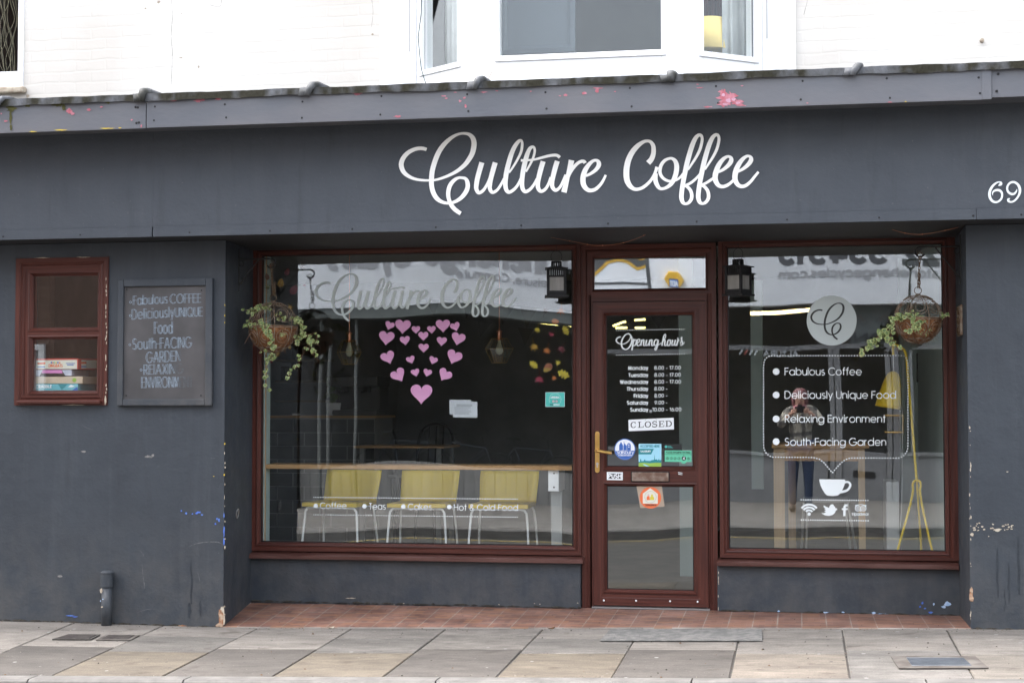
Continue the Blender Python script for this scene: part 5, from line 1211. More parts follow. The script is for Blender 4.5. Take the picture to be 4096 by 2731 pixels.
RTF = [(*rb(820, 960, -.13), 12, .024, .026), (*rb(660, 950, -.12), 8, .018, .027), (*rb(890, 1080, -.16), 14, .020, .030), (*rb(820, 1130, -.165), 6, .014, .026), (*rb(960, 1050, -.16), 4, .014, .028), (*rb(480, 1170, -.12), 12, .020, .030), (*rb(1050, 1160, -.16), 12, .02, .010), (*rb(1220, 940, -.04), 4, .014, .022), (*rb(860, 1000, -.15), 4, .014, .026), (*rb(380, 1280, -.12), 8, .016, .028)]
basket(3673, 1274, 97, 3670, hr, 'hanging basket with bare wire top and one long slanting ivy trail, right shop window', RTR, RTF, False, 23)
# the hanging lines reach up to the bracket hooks
# lanterns
def lantern(pxc, py0, py1, rot, label, pxring_top):
    Yl = .46; c = P(pxc, py1, Yl); ztop = PZ(py0, Yl, pxc); H = ztop-c.z
    t = thing('lantern', c, label, 'lantern', 'hanging lanterns'); cr, sr = math.cos(rot), math.sin(rot)
    def T(x, y, z): return Vector((c.x+x*cr-y*sr, Yl+x*sr+y*cr, c.z+z))
    ax, ay, az = Vector((cr, sr, 0)), Vector((-sr, cr, 0)), Vector((0, 0, 1))
    hw = .062
    mb = MB(); B = lambda x, y, z, a, b, d: mb.obox(T(x, y, z), ax*a, ay*b, az*d)
    B(0, 0, .006, hw+.014, hw+.014, .006); B(0, 0, .020, hw, hw, .006)
    for sx in (-1, 1):
        for sy in (-1, 1): B(sx*(hw-.008), sy*(hw-.008), .1, .008, .008, .09)
    for s_ in (-1, 1):
        B(0, s_*(hw-.006), .033, hw-.016, .004, .008); B(s_*(hw-.006), 0, .033, .004, hw-.016, .008)
        B(0, s_*(hw-.006), .135, hw-.016, .004, .006); B(s_*(hw-.006), 0, .135, .004, hw-.016, .006)
        for k in range(8):
            o_ = -.049+.014*k; B(o_, s_*(hw-.005), .162, .0042, .003, .021); B(s_*(hw-.005), o_, .162, .003, .0042, .021)
    B(0, 0, .187, hw+.012, hw+.012, .003)
    vs = [T(x, y, z) for z, q in ((.190, hw+.006), (.200, .030)) for x, y in ((-q, -q), (q, -q), (q, q), (-q, q))]
    mb.add(vs, [[0, 1, 5, 4], [1, 2, 6, 5], [2, 3, 7, 6], [3, 0, 4, 7]])
    for k in range(12):
        a = 2*math.pi*k/12; mb.obox(T(.030*math.cos(a), .030*math.sin(a), .215), ax*.0045, ay*.0045, az*.016)
    mb.lathe(T(0, 0, .231), [(.034, -.003), (.036, .0), (.033, .004), (0, .006)], 16); mb.lathe(T(0, 0, .199), [(.034, -.002), (.034, .003)], 16)
    mb.build('body', M['black'], t)
    for ex, ey in ((0, -1), (0, 1), (1, 0), (-1, 0)):
        mb = MB(); u_ = ax if ey else ay
        q0 = T(ex*(hw-.009), ey*(hw-.009), .085); mb.obox(q0, u_*(hw-.016), (ay if ey else ax)*.0015, az*.045); mb.build('pane', M['frost'], t)
    mb = MB(); mb.lathe(T(0, 0, .03), [(.026, 0), (.026, .075), (.022, .08), (0, .078)], 18); mb.build('candle', mat('candle_wax', (.55, .53, .47), rough=.6), t)
    mb = MB(); rr = .036; zr = ztop-.0; 
    mb.tube([T(rr*math.cos(R_(a)), 0, .229+.036+.040*math.sin(R_(a))) for a in range(-60, 245, 15)], .0014, 6)
    mb.tube([T(0, 0, .229+.074), T(.002, 0, .229+.09), T(0, 0, .229+.11)], .002, 6); mb.build('hoop', M['iron'], t)
    return t
lantern(2226, 1015, 1190, R_(10), 'black metal candle lantern hanging left of the door fanlight', 0)
lantern(2953, 1005, 1184, R_(-30), 'black metal candle lantern hanging right of the door fanlight, turned cornerwise', 0)

# fairy light wires under the soffit
def wire(label, pts):
    mb = MB(); sp = smooth_path([tuple(P(x, y, d)) for x, y, d in pts], 6); mb.tube(sp, .0011, 5)
    for i in range(3, len(sp), 7): mb.ball(sp[i], .004, 6)
    tag(mb.build('fairy_light_wire', M['copper']), label, 'wire light', 'fairy lights under the fascia')
wire('thin copper fairy light wire sagging above the door', [(2030, 930, .4), (2170, 942, .3), (2220, 953, .25), (2290, 966, .2), (2350, 978, .2), (2400, 982, .2), (2470, 976, .2), (2540, 957, .2), (2600, 930, .2)])
wire('thin copper fairy light wire sagging over the right shop window', [(3530, 905, .2), (3580, 922, .2), (3640, 936, .2), (3700, 936, .2), (3780, 922, .2), (3840, 908, .15), (3885, 898, .1), (3990, 910, .0)])

# hearts on the left window, listed as x, y, width, tip x, tip y, in the order of their labels
hearts = [(1105,678,64,1091,707,'small pink heart leaning left, top left end of the heart pattern'),(1195,685,106,1191,731,'big pink heart in the top row, left of the gap'),
 (1283,705,58,1283,733,'tiny pink heart in the top row, left one of the central pair'),(1388,705,58,1390,733,'tiny pink heart in the top row, right one of the central pair'),
 (1465,680,96,1467,722,'big pink heart in the top row, right of the gap'),(1548,685,66,1562,716,'small pink heart tilted right at the top right end of the pattern'),
 (1085,762,104,1077,811,'big pink heart on the outer left edge, second row'),(1210,778,68,1216,810,'small pink heart with a bright rim, second row left'),
 (1333,748,68,1333,778,'small pink heart on the middle axis, upper of two'),(1456,783,68,1452,813,'small pink heart, second row right'),
 (1566,767,94,1551,811,'big pink heart on the outer right edge, second row'),(1335,828,68,1334,858,'small pink heart on the middle axis, lower of two'),
 (1097,893,94,1120,937,'big pink heart tipped inwards, third row left'),(1249,907,58,1262,933,'tiny pink heart, third row left of centre'),
 (1399,911,58,1387,937,'tiny pink heart, third row right of centre'),(1538,890,104,1512,937,'big pink heart tipped inwards, third row right'),
 (1168,1012,100,1206,1055,'big pink heart lying on its side, fourth row left'),(1280,993,58,1289,1019,'tiny pink heart, fourth row left of centre'),
 (1360,994,58,1351,1020,'tiny pink heart, fourth row right of centre'),(1475,1010,92,1438,1050,'big pink heart lying on its side, fourth row right'),
 (1320,1138,146,1318,1202,'largest pink heart, alone at the bottom of the pattern')]
kh = .59524
HP = []
for i in range(40):
    a = 2*math.pi*i/40; hx = 16*math.sin(a)**3; hy = 13*math.cos(a)-5*math.cos(2*a)-2*math.cos(3*a)-math.cos(4*a); HP.append((hx/32, (hy-11.9)/29+.49))
for k, (x, y, w_, tx_, ty_, lab) in enumerate(hearts):
    ang = math.atan2(tx_-x, ty_-y)*.75; mb = MB(); pts = []
    for hx, hy in HP:
        a, b = hx*w_, -hy*w_*.93
        X_ = x+a*math.cos(ang)+b*math.sin(ang); Y_ = y-a*math.sin(ang)+b*math.cos(ang); pts.append(P(900+X_*kh, 900+Y_*kh, .7545))
    mb.slab(pts[::-1], (0, -.0008, 0))
    tag(mb.build('paper_heart', M['heart'], loc=sum(pts, Vector())/len(pts)), lab, 'heart', 'pink hearts on the window')

# leaf stickers (inside of the glass)
def leaf_shape(kind):
    if kind == 'maple':
        q = []
        for i, (a, r) in enumerate([(90, 1), (74, .36), (62, .52), (42, .98), (26, .30), (4, .86), (-22, .24), (-50, .52), (-90, .16), (-130, .52), (-158, .24), (176, .86), (154, .30), (138, .98), (118, .52), (106, .36)]):
            q.append((r*.55*math.cos(R_(a)), r*.55*math.sin(R_(a))))
        return q
    if kind == 'oak':
        q = []
        for i in range(40):
            a = 2*math.pi*i/40; y = .55*math.sin(a); x = .30*math.cos(a)*(1+.55*math.cos(y*22)); q.append((x, y))
        return q
    return [(.34*math.cos(2*math.pi*i/24)*(1-.25*math.sin(2*math.pi*i/24)), .5*math.sin(2*math.pi*i/24)) for i in range(24)]
LC = dict(red=((.30, .03, .06), (.2, .02, .05)), orange=((.42, .15, .03), (.36, .10, .03)), yellow=((.48, .40, .04), (.40, .30, .04)), gold=((.40, .24, .03), (.3, .16, .03)), dark=((.07, .025, .02), (.05, .02, .02)), wine=((.16, .03, .045), (.12, .02, .03)), olive=((.15, .14, .04), (.1, .1, .03)), pale=((.2, .09, .06), (.15, .08, .05)))
LM = {k: mat('leaf_'+k, tuple(min(.8, 1.2*q) for q in a), tuple(min(.8, 1.2*q) for q in b), scale=30, rough=.7) for k, (a, b) in LC.items()}
LM['two'] = mat('leaf_half', (.26, .05, .06), (.42, .32, .05), scale=9, rough=.7)
kl = .2806
right_leaves = [(360,160,130,'maple','dark',20,'dark brown maple leaf sticker, top left of the right leaf cluster'),(585,145,160,'maple','orange',185,'orange brown maple leaf sticker, topmost by the window jamb'),(505,305,105,'oval','orange',100,'orange oval leaf sticker in front of the yellow light tubes'),
 (250,415,125,'maple','yellow',190,'yellow lobed leaf sticker left of the small red one'),(650,430,130,'oak','yellow',-25,'yellow oak leaf sticker standing upright by the window jamb'),(445,497,110,'maple','red',15,'small red maple leaf sticker below the light tubes'),
 (200,655,165,'maple','gold',170,'broad gold maple leaf sticker at the left of its row'),(385,710,150,'maple','orange',195,'orange maple leaf sticker with long stalk in the middle'),(595,690,150,'maple','wine',-150,'dark wine red maple leaf sticker at the right of its row'),
 (195,920,125,'oak','yellow',-50,'yellow oak leaf sticker beside the two coloured oval leaf'),(395,965,150,'oval','two',-135,'oval leaf sticker half red and half yellow'),(540,900,110,'maple','yellow',10,'small bright yellow star shaped leaf sticker'),
 (275,1115,175,'maple','red',180,'bright crimson maple leaf sticker at the bottom left'),(482,1105,100,'maple','orange',150,'small orange maple leaf sticker at the bottom middle'),(620,1055,160,'oak','yellow',-65,'long yellow oak leaf sticker at the bottom right')]
left_leaves = [(315,165,75,'maple','pale',170,'faint reddish maple leaf sticker behind the basket chain top'),(493,230,80,'oval','wine',20,'dark red oval leaf sticker high beside the chain'),(635,180,100,'maple','dark',60,'dark brown maple leaf sticker high at the end of the white reflection'),(283,278,66,'oval','pale',-15,'small faded oval leaf sticker left of the chain'),
 (425,342,90,'oval','gold',10,'golden oval leaf sticker right of the chain'),(563,415,110,'oval','wine',35,'large oval leaf sticker half gold half dark red'),(290,395,85,'maple','olive',0,'olive green maple leaf sticker left of the chain'),(520,605,95,'maple','gold',30,'golden leaf sticker just above the right of the ivy'),
 (515,1020,60,'maple','gold',80,'small gold leaf sticker under the basket on its right side'),(395,1085,62,'oak','gold',20,'gold oak leaf sticker under the bottom of the basket'),(675,370,60,'maple','wine',-20,'small wine red leaf sticker at the edge of the reflection'),(325,1170,44,'maple','red',40,'small red leaf sticker far below the basket')]
for lst, ox, oy, k_, grp in ((right_leaves, 2080, 1200, kl, 'autumn leaf stickers right of the hearts'), (left_leaves, 960, 1000, .3828, 'autumn leaf stickers behind the left basket')):
    for x, y, s_, kind, colr, rot, lab in lst:
        mb = MB(); a0 = R_(rot); pts = []
        for u_, v_ in leaf_shape(kind): pts.append(P(ox+(x+s_*(u_*math.cos(a0)+v_*math.sin(a0)))*k_, oy+(y-s_*(-u_*math.sin(a0)+v_*math.cos(a0)))*k_, .7665))
        mb.slab(pts, (0, .0006, 0))
        st0 = P(ox+(x+s_*(-.1*math.sin(a0)))*k_, oy+(y-s_*(-.1*math.cos(a0)))*k_, .766); st1 = P(ox+(x-s_*.72*math.sin(a0))*k_, oy+(y+s_*.72*math.cos(a0))*k_, .766)
        mb.tube([st0, st1], .0011, 4)
        tag(mb.build('leaf_sticker', LM[colr], loc=sum(pts, Vector())/len(pts)), lab, 'leaf sticker', grp)

# ---- stickers and signs on door and windows
def quad_sign(mb, q, Y, m=0, thick=.0009):
    mb.slab([P(x, y, Y) for x, y in q][::-1], (0, -thick, 0), m)
C_ = {k: flat(k, c) for k, c in dict(blue_print=(.035, .12, .42), sky_print=(.32, .62, .75), teal_print=(.02, .22, .25), grass_print=(.28, .45, .07), green_print=(.12, .50, .32), black_print=(.012, .013, .013), white_print=(.75, .78, .80), orange_print=(.70, .15, .05), tan_card=(.36, .28, .21), aqua_print=(.07, .45, .40), cream_print=(.66, .64, .55), yellow_print=(.60, .52, .06), pinkish_print=(.62, .42, .42), grey_print=(.3, .33, .36), dk_green=(.02, .10, .08)).items()}
fs_ = lambda Y: (lambda x, y, dy: P(x, y, Y+dy))
def S(x, y): return hp(x, y)
# round blue badge
t = thing('round_sticker', P(*S(607, 418), .756), 'round blue and white sticker reading Salisbury Independents, on the door glass', 'sticker', 'stickers on the door')
mb = MB(); Ys = .7555
mb.disc(*S(607, 418), 42.5, lambda x, y, dy: P(x, y, Ys), 0, 48)
mb.disc(*S(607, 418), 39, lambda x, y, dy: P(x, y, Ys-.0005), 1, 48)
mb.poly([P(*S(607+168*math.cos(R_(a)), 418+168*math.sin(R_(a))), Ys-.0008) for a in range(8, 173, 6)], 0)
for pl in ([(508, 440), (508, 350), (540, 288), (575, 350), (575, 440)], [(582, 440), (582, 350), (640, 350), (640, 440)], [(588, 350), (588, 285), (594, 285), (600, 318), (622, 335), (622, 350)], [(645, 440), (645, 350), (655, 318), (678, 308), (700, 318), (710, 350), (710, 440)]): mb.poly([P(*S(*p_), Ys-.001) for p_ in pl], 0)
for yy in (342, 378): mb.disc(*S(677, yy), 2.6, fs_(Ys-.0013), 1, 10)
a, b = S(468, 497); a2, b2 = S(757, 497); put_text(mb, 'Salisbury', a, a2, b, b2, 13, 2.0, Ys-.0014, 1, gap=.16)
a, b = S(500, 535); a2, b2 = S(732, 535); put_text(mb, 'Independents', a, a2, b, b2, 6.5, 1.2, Ys-.0014, 1, gap=.16)
mb.build('print', [C_['blue_print'], C_['sky_print'].copy() if False else C_['white_print']], t)
# gift card sticker
t = thing('card_sticker', P(*S(1045, 522), .756), 'square ACCEPTED HERE sticker with green fields and a spire skyline, on the door glass', 'sticker', 'stickers on the door')
mb = MB(); quad_sign(mb, [S(847, 322), S(1243, 324), S(1243, 720), S(847, 720)], Ys, 0)
poly = lambda pts, m, d: mb.poly([P(*S(*p_), Ys-d) for p_ in pts], m)
poly([(847, 408), (1112, 410), (1065, 506), (847, 506)], 1, .0015)
poly([(847, 636), (870, 632), (875, 590), (890, 590), (895, 625), (940, 620), (948, 595), (958, 595), (965, 618), (1050, 622), (1070, 610), (1118, 600), (1124, 500), (1132, 600), (1160, 590), (1180, 612), (1200, 585), (1212, 610), (1242, 600), (1242, 665), (847, 665)], 1, .0012)
poly([(847, 655), (930, 650), (1040, 660), (1150, 650), (1242, 655), (1242, 719), (847, 719)], 2, .0015)
poly([(915, 680), (960, 680), (1000, 700), (1040, 719), (985, 719), (950, 700)], 0, .0018)
a, b = S(878, 382); a2, b2 = S(1208, 382); put_text(mb, 'ACCEPTED HERE', a, a2, b, b2, 8, 1.7, Ys-.0015, 1, gap=.25)
a, b = S(880, 468); a2, b2 = S(1056, 468); put_text(mb, 'SALISBURY', a, a2, b, b2, 6.5, 1.5, Ys-.002, 3, gap=.25)
mb.build('print', [C_['sky_print'], C_['teal_print'], C_['grass_print'], C_['white_print']], t)
# hygiene rating
t = thing('rating_sticker', P(*S(1535, 540), .756), 'green and black FOOD HYGIENE RATING sticker showing 4, on the door glass', 'sticker', 'stickers on the door')
mb = MB(); quad_sign(mb, [S(1280, 328), S(1600, 332), S(1600, 640), S(1280, 640)], Ys, 1)
quad_sign(mb, [S(1302, 437), S(1768, 442), S(1768, 640), S(1302, 636)], Ys-.0008, 0); quad_sign(mb, [S(1595, 638), S(1672, 638), S(1668, 668), S(1598, 668)], Ys-.0008, 0)
mb.disc(*S(1323, 374), 5, fs_(Ys-.001), 3, 14)
for k, yy in enumerate((362, 378, 392)): a, b = S(1350, yy); mb.ribbon([(a, b), (a+(14, 18, 22)[k], b)], 1.3, fs_(Ys-.001), 3)
a, b = S(1325, 488); a2, b2 = S(1742, 490); put_text(mb, 'FOOD HYGIENE RATING', a, a2, b, b2, 7, 1.2, Ys-.002, 1, gap=.25)
mb.ribbon([S(1302, 506), S(1768, 510)], 1, fs_(Ys-.002), 1)
for k, ch in enumerate('012345'):
    x = (1350, 1416, 1482, 1549, 1634, 1716)[k]; y = 576+k
    if ch == '4': mb.disc(*S(x, y-3), 8.6, fs_(Ys-.002), 1, 20); a, b = S(x-15, y+18); a2, _b = S(x+15, y+18); put_text(mb, ch, a, a2, b, b, 10, 2, Ys-.0035, 2)
    else:
        c2 = S(x, y); mb.ribbon([(c2[0]+5*math.cos(R_(q)), c2[1]+5*math.sin(R_(q))) for q in range(0, 360, 24)], 1, fs_(Ys-.002), 1, True); a, b = S(x-8, y+13); a2, _b = S(x+8, y+13); put_text(mb, ch, a, a2, b, b, 6, 1, Ys-.002, 1)
poly([(1625, 512), (1645, 512), (1635, 524)], 1, .0022)
mb.build('print', [C_['green_print'], C_['black_print'], C_['white_print'], C_['aqua_print']], t)
# PUSH plate
t = thing('push_sign', P(*S(433, 885), .73), 'small white bordered PUSH sign on the middle rail of the door', 'sign')
Yp = .7325; mb = MB(); mb.slab([P(*S(x, y), Yp) for x, y in ((294, 812), (572, 818), (570, 957), (294, 952))][::-1], (0, -.0015, 0), 0)
mb.slab([P(*S(x, y), Yp-.0016) for x, y in ((318, 836), (549, 842), (547, 932), (318, 927))][::-1], (0, -.0004, 0), 1)
a, b = S(328, 914); a2, b2 = S(538, 918); put_text(mb, 'PUSH', a, a2, b, b2, 14.5, 4, Yp-.0024, 0, gap=.32)
mb.build('print', [C_['white_print'], C_['black_print']], t)
# safe place
t = thing('safe_place_sticker', P(*S(1053, 1262), .756), 'round orange Safe place sticker on a tan card in the lower door glass', 'sticker', 'stickers on the door')
mb = MB(); quad_sign(mb, [S(810, 1062), S(1250, 1064), S(1300, 1412), (S(875, 1442))], Ys, 0); mb.disc(*S(1053, 1262), 43, lambda x, y, dy: P(x, y, Ys-.0014), 1, 48)
mb.poly([P(*S(x, y), Ys-.0018) for x, y in ((920, 1362), (920, 1190), (1050, 1092), (1182, 1195), (1180, 1366))], 2)
for q in range(0, 360, 13): mb.disc(*S(1053+100*math.cos(R_(q)), 1250+100*math.sin(R_(q))), 1.1, fs_(Ys-.002), 3, 6)
mb.disc(*S(1018, 1212), 4, fs_(Ys-.0022), 6, 12); mb.disc(*S(1080, 1218), 4, fs_(Ys-.0022), 5, 12)
mb.poly([P(*S(x, y), Ys-.0022) for x, y in ((985, 1302), (988, 1245), (1005, 1230), (1035, 1232), (1045, 1302))], 4); mb.poly([P(*S(x, y), Ys-.0024) for x, y in ((1043, 1302), (1048, 1248), (1065, 1233), (1100, 1236), (1116, 1260), (1118, 1302))], 5)
a, b = S(965, 1402); a2, b2 = S(1155, 1400); put_text(mb, 'Safe place', a, a2, b, b2, 7.5, 1.3, Ys-.002, 3, gap=.2)
mb.build('print', [C_['tan_card'], C_['orange_print'], C_['cream_print'], C_['black_print'], C_['orange_print'], C_['yellow_print'], C_['pinkish_print']], t)
# CLOSED board on string
def T_(x, y): return (2200+x*.5740, 1600+y*.5740)
t = thing('closed_sign', P(*T_(705, 170), .745), 'white CLOSED sign hanging slightly askew by a string from a sucker on the door glass', 'sign')
mb = MB(); mb.slab([P(*T_(x, y), .748) for x, y in ((547, 136), (862, 122), (864, 203), (549, 215))][::-1], (0, -.004, 0), 0)
YC = .7437
def serif(mb, ch, x0, x1, yb, yt, sk):
    f = fs_(YC); H = yb-yt; w_ = x1-x0; th = 4.2; tn = 1.9
    Q = lambda u_, v_: (x0+u_*w_, yb-v_*H-sk*(x0+u_*w_-2518))
    R1 = lambda pts, ww: mb.ribbon([Q(*p_) for p_ in pts], ww, f, 1)
    if ch == 'C': q = arc(.5, .5, .42, .46, 50, 310, 16); mb.ribbon([Q(*p_) for p_ in q], [tn+(th-tn)*abs(math.cos(R_(50+260*i/16)))**1 for i in range(17)], f, 1); R1([(.82, .98), (.82, .66)], tn); R1([(.82, .3), (.82, .12)], tn)
    if ch == 'O': q = arc(.5, .5, .42, .46, 0, 360, 24)[:-1]; mb.ribbon([Q(*p_) for p_ in q], [tn+(th-tn)*abs(math.cos(2*math.pi*i/24)) for i in range(24)], f, 1, True)
    if ch == 'L': R1([(.3, 1), (.3, 0)], th); R1([(.05, .96), (.58, .96)], tn); R1([(.05, .04), (.95, .04)], tn); R1([(.92, .0), (.92, .34)], tn)
    if ch == 'S': q = arc(.5, .74, .36, .22, 30, 250, 10)+arc(.5, .27, .40, .24, 70, -150, 10); mb.ribbon([Q(*p_) for p_ in q], 3.2, f, 1); R1([(.84, .98), (.84, .7)], tn); R1([(.12, .02), (.12, .32)], tn)
    if ch == 'E': R1([(.26, 1), (.26, 0)], th); R1([(.05, .96), (.9, .96)], tn); R1([(.26, .52), (.66, .52)], tn); R1([(.05, .04), (.92, .04)], tn); R1([(.88, .98), (.88, .7)], tn); R1([(.9, .02), (.9, .32)], tn); R1([(.66, .64), (.66, .4)], tn)
    if ch == 'D': R1([(.26, 1), (.26, 0)], th); q = [(.05, .96), (.5, .96)]+arc(.45, .5, .46, .46, 80, -80, 12)+[(.5, .04), (.05, .04)]; mb.ribbon([Q(*p_) for p_ in q], [tn, tn]+[tn+(th-tn)*math.cos(R_(80-160*i/12)) for i in range(13)]+[tn, tn], f, 1)
for ch, xa_, xe in (('C', 562, 602), ('L', 610, 654), ('O', 660, 704), ('S', 710, 748), ('E', 755, 798), ('D', 802, 850)):
    serif(mb, ch, 2200+xa_*.574, 2200+xe*.574, 1600+194*.574, 1600+152*.574, .035)
mb.build('board', [C_['white_print'], C_['black_print']], t)
sc = P(2602.5, 1644.5, .75); mb = MB(); mb.lathe(sc, [(.012, .006), (.010, -.001), (.005, -.006), (0, -.007)], 14, 0, 'Y'); mb.build('sucker', mat('clear_rubber', (.3, .32, .33), rough=.2), t)
mb = MB(); mb.tube([P(2580, 1682, .743), sc+Vector((0, -.004, -.006)), P(2628, 1680, .743)], .0008, 5); mb.build('string', M['iron'], t)
# aqua award sticker on left window
def Aq(x, y): return (2080+x*.2806, 1200+y*.2806)
t = thing('award_sticker', P(*Aq(500, 1415), .756), 'aqua excellence certificate sticker with owl eyes near the right edge of the left window', 'sticker')
mb = MB(); quad_sign(mb, [Aq(363, 1312), Aq(637, 1312), Aq(637, 1520), Aq(363, 1520)], Ys, 1); quad_sign(mb, [Aq(367, 1316), Aq(633, 1316), Aq(633, 1516), Aq(367, 1516)], Ys-.001, 0)
f_ = fs_(Ys-.0022); mb.ribbon([Aq(500+85*math.cos(R_(q)), 1417-87*math.sin(R_(q))) for q in range(-32, 213, 10)], .8, f_, 1)
for tx, x_, xe, y_, cp in (('EXCELLENCE', 438, 562, 1400, 4), ('CERTIFICATE of', 450, 550, 1382, 2.6)): a, b = Aq(x_, y_); a2, b2 = Aq(xe, y_); put_text(mb, tx, a, a2, b, b2, cp, 1, Ys-.0022, 1, gap=.25)
for ex in (476, 521): mb.disc(*Aq(ex, 1442), 6.2, fs_(Ys-.0022), 2, 18); mb.disc(*Aq(ex, 1442), 5, fs_(Ys-.004), 1, 18); mb.ribbon([(Aq(ex, 1442)[0]+2.6*math.cos(R_(q)), Aq(ex, 1442)[1]+2.6*math.sin(R_(q))) for q in range(0, 360, 30)], 1.2, fs_(Ys-.006), 2, True)
mb.poly([P(*Aq(x, y), Ys-.0018) for x, y in ((460, 1425), (480, 1416), (500, 1413), (520, 1416), (540, 1425), (500, 1440))], 3)
a, b = Aq(430, 1498); a2, b2 = Aq(474, 1498); put_text(mb, 'trip', a, a2, b, b2, 6, 1.2, Ys-.0022, 2, gap=.2); a, b = Aq(478, 1498); a2, b2 = Aq(565, 1498); put_text(mb, 'advisor', a, a2, b, b2, 6, 1.2, Ys-.0022, 1, gap=.2)
mb.build('print', [C_['aqua_print'], C_['white_print'], C_['black_print'], C_['yellow_print']], t)
# paper notices inside the glass
def nq(x, y): return (1640+x*.39545, 1240+y*.39545)
for lab, q, yy, tx in (('plain pale paper note taped inside the window, tucked behind another sheet', ((400, 906), (618, 908), (618, 1057), (400, 1053)), .772, 0), ('white printed notice taped inside the window in front of another sheet', ((435, 925), (680, 927), (680, 1087), (435, 1084)), .7665, 1)):
    mb = MB(); mb.slab([P(*nq(*p_), yy) for p_ in q], (0, .0006, 0), 0)
    if tx:
        for k in range(9):
            x_ = 470 if k < 2 else 450; xe = 630 if k < 2 else random.randint(590, 640); y_ = 955+k*12
            mb.ribbon([nq(x_, y_), nq(xe, y_+1)], 2.4 if k < 2 else 1.2, fs_(yy-.0008), 1)
    tag(mb.build('paper_notice', [M['paper'], M['ink']]), lab, 'notice', 'notices in the window')

# ---- board games behind the side window
def gq(x, y): return (100+x*.15308, 1380+y*.15308)
def game(name, lab, q, Y, depth, mats, deco):
    p = [P(*gq(*a), Y) for a in q]; x0, x1 = p[0].x, p[1].x; z0, z1 = p[3].z, p[0].z
    t = thing(name, ((x0+x1)/2, Y, z0), lab, 'board game', 'board games in the side window')
    mb = MB(); mb.box(x0, x1, Y, Y+depth, z0, z1, 0); mb.build('box', mats[0], t, bev=.002)
    mb = MB(); deco(mb, Y-.0012); mb.build('print', mats[1:], t)
def gd1(mb, Y):
    f = fs_(Y); mb.poly([P(*gq(x, y), Y) for x, y in ((270, 398), (1358, 386), (1358, 622), (270, 620))], 0)
    mb.poly([P(*gq(x, y), Y-.0004) for x, y in ((325, 455), (532, 448), (532, 500), (325, 504))], 1); mb.poly([P(*gq(x, y), Y-.0004) for x, y in ((325, 555), (525, 552), (525, 578), (325, 580))], 2)
    a, b = gq(622, 576); a2, b2 = gq(978, 574); put_text(mb, 'DINGBATS', a, a2, b, b2, 11.5, 2.2, Y-.0006, 1, gap=.3)
    for k, (x, m_) in enumerate(((690, 2), (730, 1), (765, 3), (810, 4), (860, 2), (905, 1))): mb.disc(*gq(x, 456+(k % 2)*4), 3.4, fs_(Y-.0006), m_, 8)
    for yy, x0, x1 in ((478, 1065, 1305), (520, 1100, 1275)): mb.ribbon([gq(x0, yy), gq(x1, yy)], 3, fs_(Y-.0006), 2)
def gd2(mb, Y):
    mb.poly([P(*gq(x, y), Y) for x, y in ((455, 650), (960, 648), (1060, 808), (385, 808))], 0); mb.poly([P(*gq(x, y), Y-.0004) for x, y in ((455, 650), (955, 648), (985, 735), (430, 735))], 1)
def gd3(mb, Y): mb.disc(*gq(1290, 912), 8.5, fs_(Y), 0, 16)
def gd4(mb, Y):
    a, b = gq(222, 1118); a2, b2 = gq(692, 1114); put_text(mb, 'SCRABBLE', a, a2, b, b2, 11, 2.6, Y-.0006, 0, gap=.28)
    mb.poly([P(*gq(x, y), Y) for x, y in ((860, 1020), (1110, 1020), (965, 1170))], 1); mb.poly([P(*gq(x, y), Y-.0003) for x, y in ((1120, 1095), (1200, 1030), (1300, 1075), (1230, 1100))], 0); mb.poly([P(*gq(x, y), Y) for x, y in ((1240, 1180), (1340, 1095), (1375, 1100), (1375, 1180))], 2)
Yg = .09
game('board_game', 'white board game box with a red border, topmost of the stack in the side window', ((248, 352), (1390, 352), (1390, 630), (248, 630)), Yg, .24, [flat('game_red', (.50, .08, .06)), C_['cream_print'], C_['orange_print'], C_['blue_print'], C_['green_print'], C_['yellow_print']], gd1)
game('board_game', 'pink and marbled white board game box, second from the top of the stack', ((245, 650), (1215, 650), (1215, 806), (245, 806)), Yg, .26, [mat('marbled_box', (.55, .55, .62), (.40, .42, .52), scale=20, rough=.5), flat('game_black', (.02, .015, .015)), flat('game_pink', (.62, .22, .48))], gd2)
game('board_game', 'plain cream and tan board game box, third from the top of the stack', ((222, 822), (1505, 812), (1505, 1006), (222, 1006)), Yg+.005, .27, [mat('tan_box', (.55, .44, .34), (.48, .34, .2), scale=4, rough=.6), C_['grass_print']], gd3)
game('board_game', 'turquoise board game box at the bottom of the stack', ((215, 1016), (1383, 1016), (1383, 1188), (215, 1188)), Yg-.004, .27, [mat('turquoise_box', (.10, .38, .44), (.22, .50, .58), scale=8, rough=.5), C_['white_print'], C_['teal_print'], C_['blue_print']], gd4)
# second copy of the top box lies turned beside it
t = thing('board_game', P(*gq(1620, 630), .2), 'white board game box with a red border, turned away at the right of the stack', 'board game', 'board games in the side window')
mb = MB(); a = P(*gq(1395, 630), .10); b = P(*gq(1900, 630), .36); h = P(*gq(1395, 350), .10).z-a.z
mb.slab([a, b, b+Vector((0, 0, h)), a+Vector((0, 0, h))], (-.15, .26, 0), 0); mb.build('box', bpy.data.materials['game_red'], t)
mb = MB(); n_ = Vector((.0, -.002, 0)); d_ = b-a
mb.poly([a+d_*.04+n_+Vector((0, 0, h*.08)), a+d_*.96+n_+Vector((0, 0, h*.08)), a+d_*.96+n_+Vector((0, 0, h*.86)), a+d_*.04+n_+Vector((0, 0, h*.86))], 0)
mb.poly([a+d_*.14+n_*1.6+Vector((0, 0, h*.5)), a+d_*.42+n_*1.6+Vector((0, 0, h*.5)), a+d_*.42+n_*1.6+Vector((0, 0, h*.7)), a+d_*.14+n_*1.6+Vector((0, 0, h*.7))], 1)
